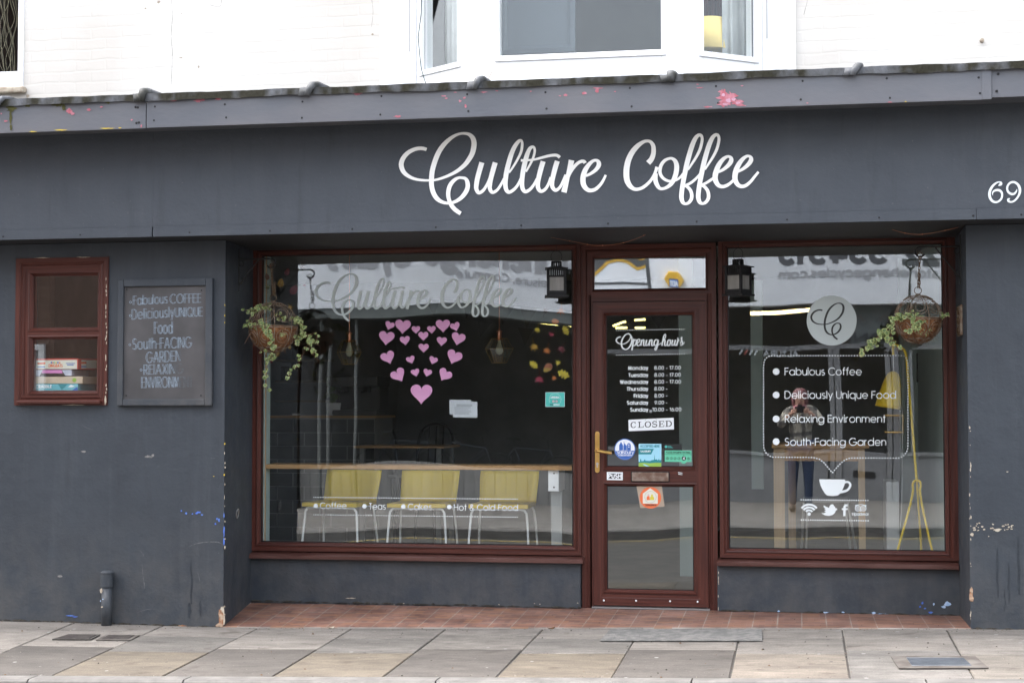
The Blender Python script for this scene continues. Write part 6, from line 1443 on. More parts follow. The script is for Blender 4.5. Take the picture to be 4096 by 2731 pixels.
mb.poly([a+d_*.14+n_*1.6+Vector((0, 0, h*.2)), a+d_*.42+n_*1.6+Vector((0, 0, h*.2)), a+d_*.42+n_*1.6+Vector((0, 0, h*.3)), a+d_*.14+n_*1.6+Vector((0, 0, h*.3))], 2)
mb.build('print', [C_['cream_print'], C_['orange_print'], C_['blue_print']], t)
mb = MB(); mb.box(SWx0-.05, SWx1+.05, .05, .55, gz0-.06, P(*gq(500, 1196), .08).z); mb.build('window_shelf', M['darkwall'], cafe)

# ================================================================== CAFE INTERIOR
FZ = .10
mb = MB(); ix0, ix1 = -6.6, 3.6
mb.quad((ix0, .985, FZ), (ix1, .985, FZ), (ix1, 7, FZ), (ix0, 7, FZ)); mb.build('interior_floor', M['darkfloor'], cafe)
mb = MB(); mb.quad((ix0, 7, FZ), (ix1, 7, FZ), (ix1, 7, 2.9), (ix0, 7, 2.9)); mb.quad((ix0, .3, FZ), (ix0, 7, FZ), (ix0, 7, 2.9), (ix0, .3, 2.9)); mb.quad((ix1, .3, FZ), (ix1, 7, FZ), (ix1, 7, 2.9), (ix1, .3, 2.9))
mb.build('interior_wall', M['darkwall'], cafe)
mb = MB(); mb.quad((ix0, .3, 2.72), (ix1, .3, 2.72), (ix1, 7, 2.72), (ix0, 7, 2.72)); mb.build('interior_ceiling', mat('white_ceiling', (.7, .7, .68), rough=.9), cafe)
mb = MB(); mb.box(-3.75, PX(1064, .84), .815, .93, FZ, 2.45); mb.box(.945, 1.1, .81, 3.6, FZ, 2.6)
mb.box(PX(2716, 2.4), PX(2772, 2.4), 2.4, 2.5, FZ, 2.6); mb.box(PX(3004, 2.6), PX(3052, 2.6), 2.6, 2.7, .75, 2.35)
mb.build('pale_partition', M['pale'], cafe)
mb = MB(); mb.box(PX(1064, .84)+.0005, PX(1068, .84), .818, .828, FZ, 2.45); mb.build('partition_edge', M['pine_v'], cafe)
mb = MB(); mb.box(-4.28, -4.2, .6, 2.0, FZ, 2.4); mb.box(-4.9, -4.62, 1.1, 1.2, FZ, 2.4); mb.box(PX(120, .62), PX(196, .62), .62, .70, FZ, 2.4); mb.build('brown_partition', mat('brown_panel', (.16, .11, .085), (.2, .14, .11), scale=3, rough=.7, stretch=(1, 1, 6)), cafe)

# window counter
cz0, cz1 = PZ(1877, .83, 1650), PZ(1860, .83, 1650); cx0, cx1 = PX(1046, .83), PX(2291, .83)
t = thing('window_counter', ((cx0+cx1)/2, 1.0, FZ), 'narrow oak edged counter running along inside the left shop window', 'counter')
mb = MB(); mb.box(cx0, cx1, .83, 1.15, cz0, cz1); mb.build('counter_top', M['pine'], t, bev=.002)
mb = MB(); a = P(2193, 1963, .86); b = P(2238, 1882, .86); mb.box(a.x, b.x, .86, .864, a.z, cz0); mb.box(b.x, b.x+.002, .80, 1.10, a.z, cz0)
for yy in (1892, 1948): mb.lathe(P(2216, yy, .858), [(0, -.003), (.006, -.002), (.006, .002)], 8, 1, 'Y')
mb.build('steel_bracket', [M['white'], M['iron']], t)
mb = MB(); mb.box(PX(2204, .9), PX(2246, .9), .9, .94, FZ, a.z); mb.build('leg', mat('grey_post', (.25, .26, .26), rough=.6), t)

# chairs
def chair(label, loc=(0, 0, 0)):
    t = thing('chair', loc, label, 'chair', 'yellow chairs under the window counter'); L = Vector(loc)
    w_, d_, sz = .213, .40, .60
    mb = MB(); nx, ny = 8, 8
    vs = []
    for k, zz in enumerate((0, -.030)):
        for j in range(ny+1):
            for i in range(nx+1):
                u_ = -1+2*i/nx; v = j/ny; zc_ = sz+zz-.012*(1-u_*u_)*(1 if v > .15 else v/.15)
                vs.append(L+Vector((u_*w_*(1-.05*v), v*d_, zc_)))
    m_ = (nx+1)*(ny+1); fs = []
    for j in range(ny):
        for i in range(nx):
            q = j*(nx+1)+i; fs += [[q, q+1, q+nx+2, q+nx+1], [m_+q+nx+1, m_+q+nx+2, m_+q+1, m_+q]]
    for i in range(nx): fs += [[i+1, i, m_+i, m_+i+1], [ny*(nx+1)+i, ny*(nx+1)+i+1, m_+ny*(nx+1)+i+1, m_+ny*(nx+1)+i]]
    for j in range(ny): q = j*(nx+1); r2 = q+nx; fs += [[q, q+nx+1, m_+q+nx+1, m_+q], [r2+nx+1, r2, m_+r2, m_+r2+nx+1]]
    mb.add(vs, fs); mb.build('seat', M['yellow'], t, bev=.006)
    mb = MB(); vs = []; nz = 8
    for k, yy in enumerate((0, .012)):
        for j in range(nz+1):
            for i in range(nx+1):
                u_ = -1+2*i/nx; v = j/nz
                vs.append(L+Vector((u_*w_*(.97+.06*v-.1*max(0, v-.8)), d_+.02+.09*v+yy-.05*u_*u_, sz-.01+.225*v)))
    m_ = (nx+1)*(nz+1); fs = []
    for j in range(nz):
        for i in range(nx): q = j*(nx+1)+i; fs += [[q, q+1, q+nx+2, q+nx+1], [m_+q+nx+1, m_+q+nx+2, m_+q+1, m_+q]]
    for i in range(nx): fs += [[i+1, i, m_+i, m_+i+1], [nz*(nx+1)+i, nz*(nx+1)+i+1, m_+nz*(nx+1)+i+1, m_+nz*(nx+1)+i]]
    for j in range(nz): q = j*(nx+1); r2 = q+nx; fs += [[q, q+nx+1, m_+q+nx+1, m_+q], [r2+nx+1, r2, m_+r2, m_+r2+nx+1]]
    mb.add(vs, fs); mb.build('backrest', M['yellow'], t, smooth=True)
    for y0, y1, s_ in ((.03, -.005, 1), (.36, .42, 1)):
        mb = MB(); x_ = w_-.012
        pts = [(-x_-.018, y1, -sz*.0), (-x_-.012, (y0+y1)/2, sz*.5), (-x_+.002, y0, sz-.09), (-x_+.012, y0, sz-.055), (-x_+.04, y0, sz-.038), (0, y0, sz-.036), (x_-.04, y0, sz-.038), (x_-.012, y0, sz-.055), (x_-.002, y0, sz-.09), (x_+.012, (y0+y1)/2, sz*.5), (x_+.018, y1, 0)]
        mb.tube([L+Vector(q) for q in smooth_path(pts, 4)], .0085, 8); mb.build('leg', M['chrome'], t, smooth=True)
    return t
Ych = 1.2
spots = [(PX(1316, Ych, 2016), 'yellow chair under the counter, the one nearest the ivy basket'), (PX(1664, Ych, 2016), 'middle yellow chair of the three under the window counter'), (PX(1992, Ych, 2016), 'yellow chair under the counter, the one nearest the door')]
c0 = chair(spots[0][1], (spots[0][0], Ych, FZ))
for x, lab in spots[1:]:
    c = copy_tree(c0); c.location = (x, Ych, FZ); c['label'] = lab
c0.rotation_euler[2] = R_(-7)

# serving counter with tiled front, far left
Yq = 3.4; za = PZ(1662, Yq, 1280); x0, x1 = PX(1050, Yq), PX(1500, Yq)
t = thing('serving_counter', ((x0+x1)/2, Yq, FZ), 'dark tiled serving counter deep inside the left window', 'counter')
M['bigtile'] = mat('grey_green_tile', (.055, .062, .062), (.075, .082, .08), scale=5, rough=.25)
mb = MB(); mb.box(x0, x1, Yq, Yq+.6, FZ, za-.02, 1)
rw = .115
for r in range(9):
    x = x0+(.1 if r % 2 else .0)-.2; z = za-.03-rw*(r+1)
    while x < x1:
        a, b = max(x, x0)+.003, min(x+.235, x1)-.003
        if b > a: mb.box(a, b, Yq-.008, Yq-.0005, z+.003, z+rw-.003, 0)
        x += .24
mb.build('tiled_front', [M['bigtile'], M['darkwall']], t)
mb = MB(); mb.box(x0-.02, x1+.02, Yq-.03, Yq+.62, za-.019, za); mb.build('counter_top', M['pine'], t)
p = P(1182, 1662, Yq+.1); mb = MB(); mb.box(p.x-.032, p.x+.032, Yq+.1, Yq+.16, za+.0005, za+.018)
tag(mb.build('white_dish', M['white'], bev=.004), 'small white dish standing on the dark serving counter', 'dish')
# shelves on the back wall
mb = MB()
for py in (1520, 1436, 1600): z = PZ(py, 5.4, 1250); mb.box(PX(1100, 5.4), PX(1300, 5.4), 5.4, 5.7, z-.02, z, 0)
for k in range(26):
    z = PZ((1520, 1436)[k % 2], 5.4, 1250); x = PX(1105+random.uniform(0, 180), 5.4); mb.box(x, x+random.uniform(.02, .06), 5.45, 5.6, z+.001, z+random.uniform(.08, .2), 1+k % 2)
tag(mb.build('wall_shelf', [M['darkfloor'], flat('shelf_box_brown', (.09, .06, .05)), flat('shelf_box_grey', (.12, .12, .12))]), 'dim wall shelves with small boxes at the back of the cafe', 'shelf')
# tall table in the room
Yt = 3.0; x0, x1 = PX(1415, Yt), PX(1779, Yt); z0, z1 = PZ(1792, Yt, 1600), PZ(1783, Yt, 1600)
t = thing('tall_table', ((x0+x1)/2, Yt+.3, FZ), 'tall table with a pale wooden edge behind the yellow chairs', 'table')
mb = MB(); mb.box(x0, x1, Yt, Yt+.6, z0, z1); mb.build('table_top', M['pine'], t, bev=.002)
for x in (x0+.06, x1-.06):
    for y in (Yt+.06, Yt+.54): mb = MB(); mb.box(x-.02, x+.02, y-.02, y+.02, FZ, z0); mb.build('leg', M['darkwall'], t)

# pendant lamps
def amber():
    m = glass('amber_lamp_glass', .13, (.86, .80, .66)); return m
M['amber'] = amber()
def pendant(px, py_sock, py_top, py_mid, py_bot, wt, wm, wb, label, Yp=1.7):
    c = P(px, py_sock, Yp); zt_, zm, zb3 = PZ(py_top, Yp, px), PZ(py_mid, Yp, px), PZ(py_bot, Yp, px); s_ = 11.55/6424
    t = thing('pendant_lamp', (c.x, Yp, zb3), label, 'lamp', 'pendant lamps')
    mb = MB(); mb.tube([(c.x, Yp, 2.72), (c.x, Yp, c.z+.03)], .0035, 6); mb.build('cable', M['copper'], t)
    mb = MB(); mb.lathe((c.x, Yp, 0), [(.006, c.z+.045), (.010, c.z+.03), (.022, c.z+.026), (.022, c.z+.018), (.017, c.z+.015), (.017, zt_-.012), (.026, zt_-.012), (.026, zt_+.004), (0, zt_+.005)][::-1], 18); mb.build('socket', M['copper'], t)
    mb = MB(); mb.lathe((c.x, Yp, 0), [(wb*s_, zb3), (wm*s_, zm), (wt*s_, zt_), (.02, zt_+.003)], 6); mb.build('shade', M['amber'], t)
    mb = MB()
    for k in range(6):
        a = 2*math.pi*k/6; q = [(c.x+r*s_*math.cos(a), Yp+r*s_*math.sin(a), z) for r, z in ((wb, zb3), (wm, zm), (wt, zt_))]; mb.tube(q, .0010, 5)
        a2 = a+math.pi/3
        for r, z in ((wb, zb3), (wm, zm), (wt, zt_)): mb.tube([(c.x+r*s_*math.cos(a), Yp+r*s_*math.sin(a), z), (c.x+r*s_*math.cos(a2), Yp+r*s_*math.sin(a2), z)], .0014, 5)
    mb.build('shade_wire', M['brass'], t)
    mb = MB(); zz = zt_-.012; mb.lathe((c.x, Yp, 0), [(.012, zz), (.013, zz-.02), (.026, zz-.06), (.028, zz-.08), (.02, zz-.10), (0, zz-.108)], 16); mb.build('bulb', mat('bulb_glass', (.80, .92, .96), rough=.15), t, smooth=True)  # daylight highlight on the unlit bulb painted as its pale colour
pendant(1997, 1338, 1354, 1394, 1451, 32, 58, 30, 'copper pendant lamp with faceted amber glass hanging right of the hearts')
pendant(1397, 1345, 1362, 1408, 1457, 32, 52, 28, 'copper pendant lamp with faceted amber glass hanging left of the hearts, dimmer one')

# bunting
t = thing('bunting', P(1900, 1215, 4.2), 'string of dim triangular pennants across the cafe ceiling', 'bunting')
fl = [((2080, 1228), (2150, 1232), (2106, 1314), .14), ((1912, 1285), (1968, 1290), (1920, 1349), .09), ((1850, 1200), (1905, 1205), (1865, 1274), .07), ((1990, 1216), (2060, 1222), (2008, 1300), .08), ((2070, 1310), (2135, 1316), (2100, 1380), .08), ((1700, 1196), (1760, 1200), (1735, 1262), .06), ((2480, 1262), (2540, 1262), (2510, 1310), .09), ((2600, 1262), (2665, 1262), (2635, 1315), .09)]
for k, (a, b, c, g_) in enumerate(fl):
    mb = MB(); mb.slab([P(*a, 4.2), P(*b, 4.2), P(*c, 4.2)], (0, .003, 0)); mb.build('pennant', flat('pennant_cloth', (g_, g_*(1.0 if k % 2 else .92), g_*(1.1 if k % 2 else .85)), .95), t)
mb = MB(); mb.tube(smooth_path([tuple(P(x, y, 4.195)) for x, y in ((1640, 1188), (1760, 1199), (1900, 1206), (2060, 1222), (2150, 1232), (2330, 1248), (2540, 1261), (2700, 1260))], 4), .003, 5); mb.build('string', M['iron'], t)

# yellow floor lamp in the right window
Yl = 1.35
t = thing('floor_lamp', (PX(3667, Yl, 2000), Yl, FZ), 'yellow gooseneck floor lamp with bell shade and tripod legs in the right shop window', 'lamp')
mb = MB(); stem = [(3667, 1925), (3657, 1800), (3645, 1650), (3633, 1520), (3627, 1440), (3622, 1412), (3612, 1395), (3590, 1382), (3574, 1379), (3572, 1390), (3573, 1421)]
mb.tube(smooth_path([tuple(P(x, y, Yl)) for x, y in stem], 5), .0095, 10); mb.build('stem', M['yellow_p'], t, smooth=True)
mb = MB(); tp = P(3576, 1484, Yl); bl_, br_ = P(3500, 1620, Yl), P(3604, 1641, Yl); bc = (bl_+br_)/2; ax = (bc-tp); H = ax.length; ax.normalize(); rad = (br_-bl_).length/2
xa_ = (br_-bl_).normalized(); ya_ = ax.cross(xa_).normalized(); xa_ = ya_.cross(ax)
prof = [(.02, .0), (.22, .015), (.40, .06), (.56, .16), (.70, .35), (.84, .62), (.95, .86), (1., 1.)]; prof += [(r*.975, h) for r, h in prof[::-1][:-2]]
vs = []; sg = 36
for r, h in prof:
    for j in range(sg): a = 2*math.pi*j/sg; vs.append(tp+ax*(h*H)+(xa_*math.cos(a)+ya_*math.sin(a))*rad*r)
mb.add(vs, [[i*sg+j, i*sg+(j+1) % sg, (i+1)*sg+(j+1) % sg, (i+1)*sg+j] for i in range(len(prof)-1) for j in range(sg)]+[list(range(sg))[::-1]])
mb.build('lamp_shade', M['yellow_p'], t, smooth=True)
mb = MB(); mb.tube([P(3573, 1421, Yl), P(3575, 1486, Yl)], .003, 6); mb.build('flex', M['white'], t)
ft = []
for (a, b), yy in (((3589, 2200), Yl-.02), ((3729, 2200), Yl-.02), ((3686, 2200), Yl+.22)):
    d0 = P(3667, 1922, Yl); e0 = P(a, b, yy); dr = (e0-d0); k_ = (FZ+.01-d0.z)/dr.z; ft.append(d0+dr*k_)
ap = P(3667, 1925, Yl)
for f in ft:
    mb = MB(); sd_ = (f-ap).normalized(); h_ = Vector((sd_.x, sd_.y, 0)); h_ = h_.normalized() if h_.length > 1e-4 else Vector((0, 1, 0))
    mb.tube(smooth_path([tuple(ap+Vector((0, 0, .008))), tuple(ap+h_*.014+Vector((0, 0, .004))), tuple(ap+h_*.026+Vector((0, 0, -.02))), tuple(ap.lerp(f, .2)), tuple(f)], 5), .0085, 10); mb.build('leg', M['yellow_p'], t, smooth=True)
mb = MB(); mb.tube(smooth_path([tuple(P(x, y, Yl+.05)) for x, y in ((3613, 1440), (3611, 1600), (3609, 1800), (3607, 2000), (3600, 2120))], 4), .002, 5); mb.build('cord', M['white'], t)

# pale table and metal chair in the right window
Yt = 1.6
x0, x1 = PX(3085, Yt), PX(3475, Yt); z1 = PZ(1775, Yt, 3300); z0 = z1-.03
t = thing('wooden_table', ((x0+x1)/2, Yt+.3, FZ), 'pale wooden table with square legs inside the right shop window', 'table')
mb = MB(); mb.box(x0, x1, Yt-.02, Yt+.62, z0, z1); mb.build('table_top', M['pine'], t, bev=.003)
mb = MB(); mb.box(x0+.03, x1-.03, Yt+.01, Yt+.03, z0-.09, z0); mb.build('apron', M['pine'], t)
for (a, b), y in (((3092, 3136), Yt), ((3430, 3457), Yt), ((3150, 3180), Yt+.55), ((3432, 3455), Yt+.55)):
    mb = MB(); mb.box(PX(a, y), PX(b, y), y, y+.05, FZ, z0-.0005); mb.build('leg', M['pine_v'], t)
t = thing('metal_chair', (PX(3310, 1.35), 1.35, FZ), 'dark seated chair with thin steel legs in front of the pale table', 'chair')
xs0, xs1 = PX(3215, 1.35), PX(3392, 1.35); zs = PZ(2010, 1.35, 3300)
mb = MB(); mb.box(xs0-.01, xs1+.01, 1.33, 1.70, zs, zs+.02); mb.build('seat', M['darkwall'], t, bev=.006)
for a, b, y in ((3215, 3206, 1.35), (3392, 3422, 1.35), (3230, 3226, 1.66), (3380, 3400, 1.66)):
    p0 = P(a, 2010, y); p1 = P(b, 2190, y); d = p1-p0; p1 = p0+d*((FZ-p0.z)/d.z); mb = MB(); mb.tube([p0, p1], .008, 8); mb.build('leg', M['steel'], t)
t_ = 2.0; mb = MB(); mb.box(PX(3540, t_), PX(3592, t_), t_, t_+.4, FZ, PZ(1925, t_, 3560)); tag(mb.build('white_cabinet', M['white'], bev=.006), 'narrow white cabinet behind the yellow floor lamp', 'cabinet')
mb = MB(); mb.sweep_rect(PX(3668, 3.55), PX(3706, 3.55), PZ(1528, 3.55, 3690), PZ(1412, 3.55, 3690), [(0, 3.58), (0, 3.55), (.02, 3.55), (.02, 3.57)]); mb.box(PX(3668, 3.55)+.02, PX(3706, 3.55)-.02, 3.565, 3.575, PZ(1526, 3.55, 3690), PZ(1414, 3.55, 3690), 0)
tag(mb.build('framed_picture', [M['black'], M['black']]), 'dark framed picture on the pale wall behind the floor lamp', 'picture')
mb = MB(); mb.box(PX(3600, 3.6), 1.3, 3.62, 3.7, FZ, 2.6); mb.build('pale_partition', M['pale'], cafe)

# ================================================================== ACROSS THE STREET (what the panes mirror)
def V(px, py, d=0.):
    """real point whose mirror image in the shop glass falls on that pixel; d = depth behind the far shopfront"""
    p = P(px, py, 14.0+d); return Vector((p.x, 1.52-p.y, p.z))
YO = 1.52-14.0
far = thing('shop_across_street', (-2, YO-3, 0), 'white fronted cycle shop across the street, seen only mirrored in the cafe glass', 'building')
ox0, ox1 = V(1180, 1300, -.3).x, 9.0
zf = V(3000, 1226, -.35).z; zg_ = -.35
M['farwhite'] = mat('white_sign_panel', (.74, .76, .80), (.80, .82, .86), scale=1.5, rough=.5)
M['fargrey'] = mat('grey_shopfront', (.20, .20, .205), (.24, .24, .245), scale=3, rough=.6)
M['faredark'] = mat('dark_shop_room', (.20, .20, .205), (.26, .26, .262), scale=2, rough=.8)
M['soffit2'] = mat('grey_green_soffit', (.14, .155, .15), rough=.7)
mb = MB(); mb.box(ox0, ox1, YO+.0, YO+.35, zf, 4.7); mb.build('fascia', M['farwhite'], far)
mb = MB(); mb.box(ox0+.03, V(2330, 1300).x, YO-.3, YO+.33, zf-.16, zf-.002); mb.build('soffit', M['soffit2'], far)
mb = MB(); mb.box(ox0, ox1, YO-6, YO-.01, 4.7, 6.3, 0); mb.build('upper_wall', mat('pale_render', (.42, .41, .39), (.5, .49, .46), scale=2, rough=.9), far)
mb = MB()
for x in (-5.5, -2.5, .5, 3.5, 6.0): mb.box(x, x+1.1, YO-.02, YO+.01, 4.95, 6.0, 1); mb.sweep_rect(x-.06, x+1.16, 4.89, 6.06, [(0, YO), (0, YO+.03), (.07, YO+.03), (.07, YO)], 0, 0)
mb.build('window', [M['white'], M['faredark']], far)
mb = MB()
mb.quad((ox0, YO-5.9, zg_), (ox1, YO-5.9, zg_), (ox1, YO-5.9, 4.7), (ox0, YO-5.9, 4.7)); mb.quad((ox0, YO, -.08), (ox1, YO, .1), (ox1, YO-5.9, .1), (ox0, YO-5.9, -.08)); mb.quad((ox0, YO, 3.3), (ox1, YO, 3.3), (ox1, YO-5.9, 3.3), (ox0, YO-5.9, 3.3))
mb.quad((ox0, YO, zg_), (ox0, YO-5.9, zg_), (ox0, YO-5.9, 4.7), (ox0, YO, 4.7)); mb.quad((ox1, YO, zg_), (ox1, YO-5.9, zg_), (ox1, YO-5.9, 4.7), (ox1, YO, 4.7))
mb.build('shop_room', M['faredark'], far)
# stall risers and frames
mb = MB(); xm = V(2350, 1900).x
zt1 = V(1700, 1880).z
x = V(1205, 1900).x
while x < V(2300, 1900).x:
    mb.box(x+.003, x+.157, YO-.03, YO+random.uniform(0, .006), zg_, zt1, 0); x += .16
mb.box(V(1205, 1900).x, V(2300, 1900).x, YO-.05, YO-.031, zg_, zt1-.01, 1)
mb.build('boarded_riser', [mat('grey_board', (.23, .225, .215), (.28, .27, .26), scale=6, rough=.8, stretch=(3, 3, .4)), M['faredark']], far)
mb = MB(); zr = V(3300, 1818).z; xd0, xd1 = V(3318, 1800).x, V(3590, 1800).x
mb.box(V(2420, 1900).x, xd0-.03, YO-.1, YO, zg_, zr); mb.box(xd1+.03, ox1, YO-.1, YO, zg_, zr)
mb.box(V(2420, 1900).x, xd0, YO-.12, YO+.04, zr+.001, zr+.05); mb.box(xd1, ox1, YO-.12, YO+.04, zr+.001, zr+.05)
zb4 = V(3300, 1402).z; zt4 = V(3300, 1383).z
mb.box(V(2420, 1900).x, ox1, YO-.09, YO+.02, zb4, zt4)
for a, b in ((3318, 3336), (3340, 3364), (3545, 3565), (3570, 3600)): mb.box(V(a, 1800).x, V(b, 1800).x, YO-.08, YO+.03, zg_, zb4-.001)
mb.box(V(3640, 1500).x, V(3652, 1500).x, YO-.06, YO, zr+.051, zb4)
mb.build('shopfront_frame', M['fargrey'], far)
mb = MB(); mb.box(V(3366, 1800).x, V(3543, 1800).x, YO-.07, YO+.0, zg_+.2, V(3400, 1808).z); mb.build('door', M['fargrey'], far)
mb = MB(); mb.box(V(3410, 1905).x, V(3500, 1905).x, YO+.001, YO+.012, V(3450, 1914).z, V(3450, 1888).z); mb.build('letter_plate', M['iron'], far)
mb = MB(); hA, hB = V(3533, 1660), V(3607, 1725); mb.tube([Vector((hA.x, YO+.0, hA.z)), Vector((hA.x, YO+.10, hA.z)), Vector((hB.x, YO+.10, hA.z)), Vector((hB.x, YO+.1, hB.z)), Vector((hA.x, YO+.1, hB.z)), Vector((hA.x, YO, hB.z))], .014, 8); mb.build('door_handle', M['brass'], far)
# grey glazed band with lettering above the door
mb = MB(); mb.box(V(3405, 1300).x, ox1, YO-.05, YO-.01, zt4+.001, zf-.01); mb.build('lettered_band', mat('grey_green_panel', (.17, .19, .19), rough=.4), far)
ff = lambda d0: (lambda x, y, dy: V(x, y, d0+dy*3))
mb = MB(); fq = ff(-.355)
put_text(mb, 'Stonehenge Cycles', 2330, 1318, 1084, 1084, 108, 26, fq, 0, gap=.26)
put_text(mb, 'MTB, Leisure, Commute', 2310, 1830, 1138, 1140, 30, 6.5, fq, 0, gap=.24)
put_text(mb, '01722 334515', 3960, 3117, 1052, 1050, 88, 24, ff(-.355), 1, gap=.26)
put_text(mb, 'www.stonehengecycles.com', 3890, 3112, 1104, 1116, 33, 10, ff(-.355), 0, gap=.24)
mb.build('sign_lettering', [mat('grey_sign_letters', (.36, .365, .39), rough=.6), mat('dark_sign_letters', (.085, .09, .10), rough=.6)], far)
mb = MB(); o2 = lambda x, y: (2200+x*.5102, 900+y*.5102)
mb.poly([V(*o2(x, y), -.354) for x, y in ((348, 200), (650, 200), (668, 250), (700, 300), (748, 280), (748, 340), (680, 352), (600, 296), (530, 286), (450, 302), (348, 390))], 0)
mb.ribbon([o2(x, y) for x, y in ((320, 410), (400, 345), (450, 300), (530, 289), (600, 305), (680, 362), (752, 342))], 11, ff(-.356), 1)
mb.ribbon([o2(x, y) for x, y in ((640, 200), (675, 255), (705, 290), (748, 280))], 10, ff(-.356), 1)
mb.ribbon([o2(755, 150), o2(776, 560)], 15, ff(-.357), 0); mb.ribbon([o2(x, y) for x, y in ((300, 458), (560, 464), (760, 478))], 9, ff(-.356), 0)
mb.build('sign_emblem', [mat('charcoal_print', (.075, .08, .085), rough=.6), mat('amber_print', (.62, .36, .03), rough=.6)], far)
mb = MB(); fd = ff(-.06)
put_text(mb, 'ALTURA', 3195, 3050, 1424, 1424, 20, 5, fd, 0, gap=.25)
for k in range(4): mb.ribbon([(2950+k*20, 1424), (2962+k*20, 1404)], 7, fd, 1 if k == 1 else 0)
mb.build('window_lettering', [flat('white_transfer', (.5, .52, .55)), flat('red_transfer', (.4, .1, .08))], far)
mb = MB(); put_text(mb, 'ONI', 3560, 3405, 1372, 1372, 34, 8, ff(-.03), 0, gap=.3)
for bx_ in (3440, 3540):
    for w0 in (-18, 18): mb.ribbon([(bx_+w0+13*math.cos(R_(q)), 1290+13*math.sin(R_(q))) for q in range(0, 360, 24)], 2, ff(-.03), 0, True)
    mb.ribbon([(bx_-18, 1290), (bx_-8, 1270), (bx_+10, 1270), (bx_+18, 1290)], 2.5, ff(-.03), 1)
mb.build('band_lettering', [flat('dark_transfer', (.05, .055, .06)), flat('dull_red', (.25, .07, .05))], far)
# alarm box
hc = V(2698, 1122, -.36); t = thing('alarm_box', hc, 'yellow hexagonal alarm box with a blue panel on the white fascia across the street', 'alarm box')
mb = MB(); hx = [V(2698+40*math.cos(R_(a)), 1122+36*math.sin(R_(a)), -.36) for a in range(0, 360, 60)]; mb.slab(hx, (0, .09, 0)); mb.build('case', mat('alarm_yellow', (.68, .40, .04), rough=.4), t, bev=.015)
mb = MB(); mb.poly([V(x, y, -.456) for x, y in ((2678, 1119), (2713, 1119), (2713, 1152), (2678, 1152))], 0); put_text(mb, 'ADT', 2710, 2681, 1146, 1146, 19, 4.5, ff(-.459), 1, gap=.25); mb.build('print', [C_['blue_print'], C_['white_print']], t)
# fluorescent tubes in the far shop
M['tube'] = mat('lit_tube', (.9, .8, .6), emit=(1, .74, .30), estr=4.2)
M['tube2'] = mat('lit_yellow_tube', (.9, .85, .4), emit=(1, .86, .30), estr=2.2)
tubes = [((2996, 1256), (3328, 1248), 1.2, 'long warm fluorescent tube in the far shop window', 0, .03), ((3346, 1246), (3396, 1250), 1.2, 'short end of a warm fluorescent tube beside the long one', 0, .03),
 ((2158, 1285), (2234, 1286), 2.5, 'yellow tube lamp in the far shop, level one by the leaf stickers', 1, .017), ((2212, 1273), (2285, 1285), 2.5, 'yellow tube lamp in the far shop, sloping one by the leaf stickers', 1, .017),
 ((2444, 1295), (2497, 1281), 2.5, 'yellow tube lamp mirrored in the door, upper sloping one', 1, .018), ((2533, 1278), (2577, 1276), 2.5, 'yellow tube lamp mirrored in the door, upper level one', 1, .018), ((2455, 1303), (2504, 1305), 2.5, 'yellow tube lamp mirrored in the door, lower left one', 1, .018), ((2536, 1306), (2578, 1307), 2.5, 'yellow tube lamp mirrored in the door, lower right one', 1, .018)]
for a, b, d, lab, k, r in tubes:
    mb = MB(); mb.tube([V(*a, d), V(*b, d)], r, 10); tag(mb.build('fluorescent_tube', M['tube2'] if k else M['tube']), lab, 'light tube', 'lit tubes in the shop across the street')
# pale downpipes / door posts at the end of the far shop
t = None
for px, w_, lab in ((1283, 9, 'pale downpipe across the street, the wider one beside the basket'), (1318, 8, 'pale downpipe across the street, second from the building corner'), (1425, 7, 'pale downpipe across the street, third from the building corner')):
    a = V(px, 1600, -.2); mb = MB(); mb.tube([Vector((a.x, a.y, -.3)), Vector((a.x, a.y, zf-.17))], w_*24/6424, 12)
    tag(mb.build('downpipe', mat('pale_pipe', (.13, .135, .13), rough=.6)), lab, 'pipe', 'pale pipes across the street')
# brick building beside it
bb = thing('brick_building', (-11, YO-3, 0), 'dark brown brick building beside the cycle shop, seen only mirrored', 'building')
mb = MB(); mb.box(-24, ox0-.05, YO-6, YO+.2, -.6, 9.2); mb.build('wall', brick_brown(), bb)
for x in (-9.6, -12.3):
    mb = MB(); mb.sweep_rect(x, x+1.3, .9, 2.3, [(0, YO+.2), (0, YO+.26), (.09, YO+.26), (.09, YO+.22)], 0, 0); mb.box(x+.085, x+1.215, YO+.205, YO+.225, .98, 2.22, 1); mb.build('window', [M['white'], M['faredark']], bb)
mb = MB(); mb.prism([(-20, YO+.4), (ox0-.05, YO+.4), (ox0-.05, YO-6), (-20, YO-6)], 9.2, 9.35); mb.build('roof', M['joint'], bb)

# ================================================================== THE PHOTOGRAPHER (mirrored in the right window)
def skin_mesh(name, verts, edges, radii, m, parent, root=0, sub=2, smooth=True):
    L = wloc(parent); me = bpy.data.meshes.new(name); me.from_pydata([Vector(v)-L for v in verts], edges, []); me.materials.append(m)
    o = bpy.data.objects.new(name, me); C.objects.link(o); o.parent = parent
    sk = o.modifiers.new('skin', 'SKIN'); sk.use_smooth_shade = True
    if not me.skin_vertices: me.attributes
    try:
        lay = me.skin_vertices[0]
    except Exception:
        bpy.context.view_layer.objects.active = o; bpy.ops.mesh.customdata_skin_add(); lay = me.skin_vertices[0]
    for i, r in enumerate(radii): lay.data[i].radius = (r, r) if not isinstance(r, tuple) else r; lay.data[i].use_root = (i == root)
    sb = o.modifiers.new('sub', 'SUBSURF'); sb.levels = sb.render_levels = sub
    return o
py_ = -10.16; gz = zroad(0)+.112
per = thing('person', (0, py_, gz), 'person in a plaid coat and dark jeans raising a camera, mirrored in the right window', 'person')
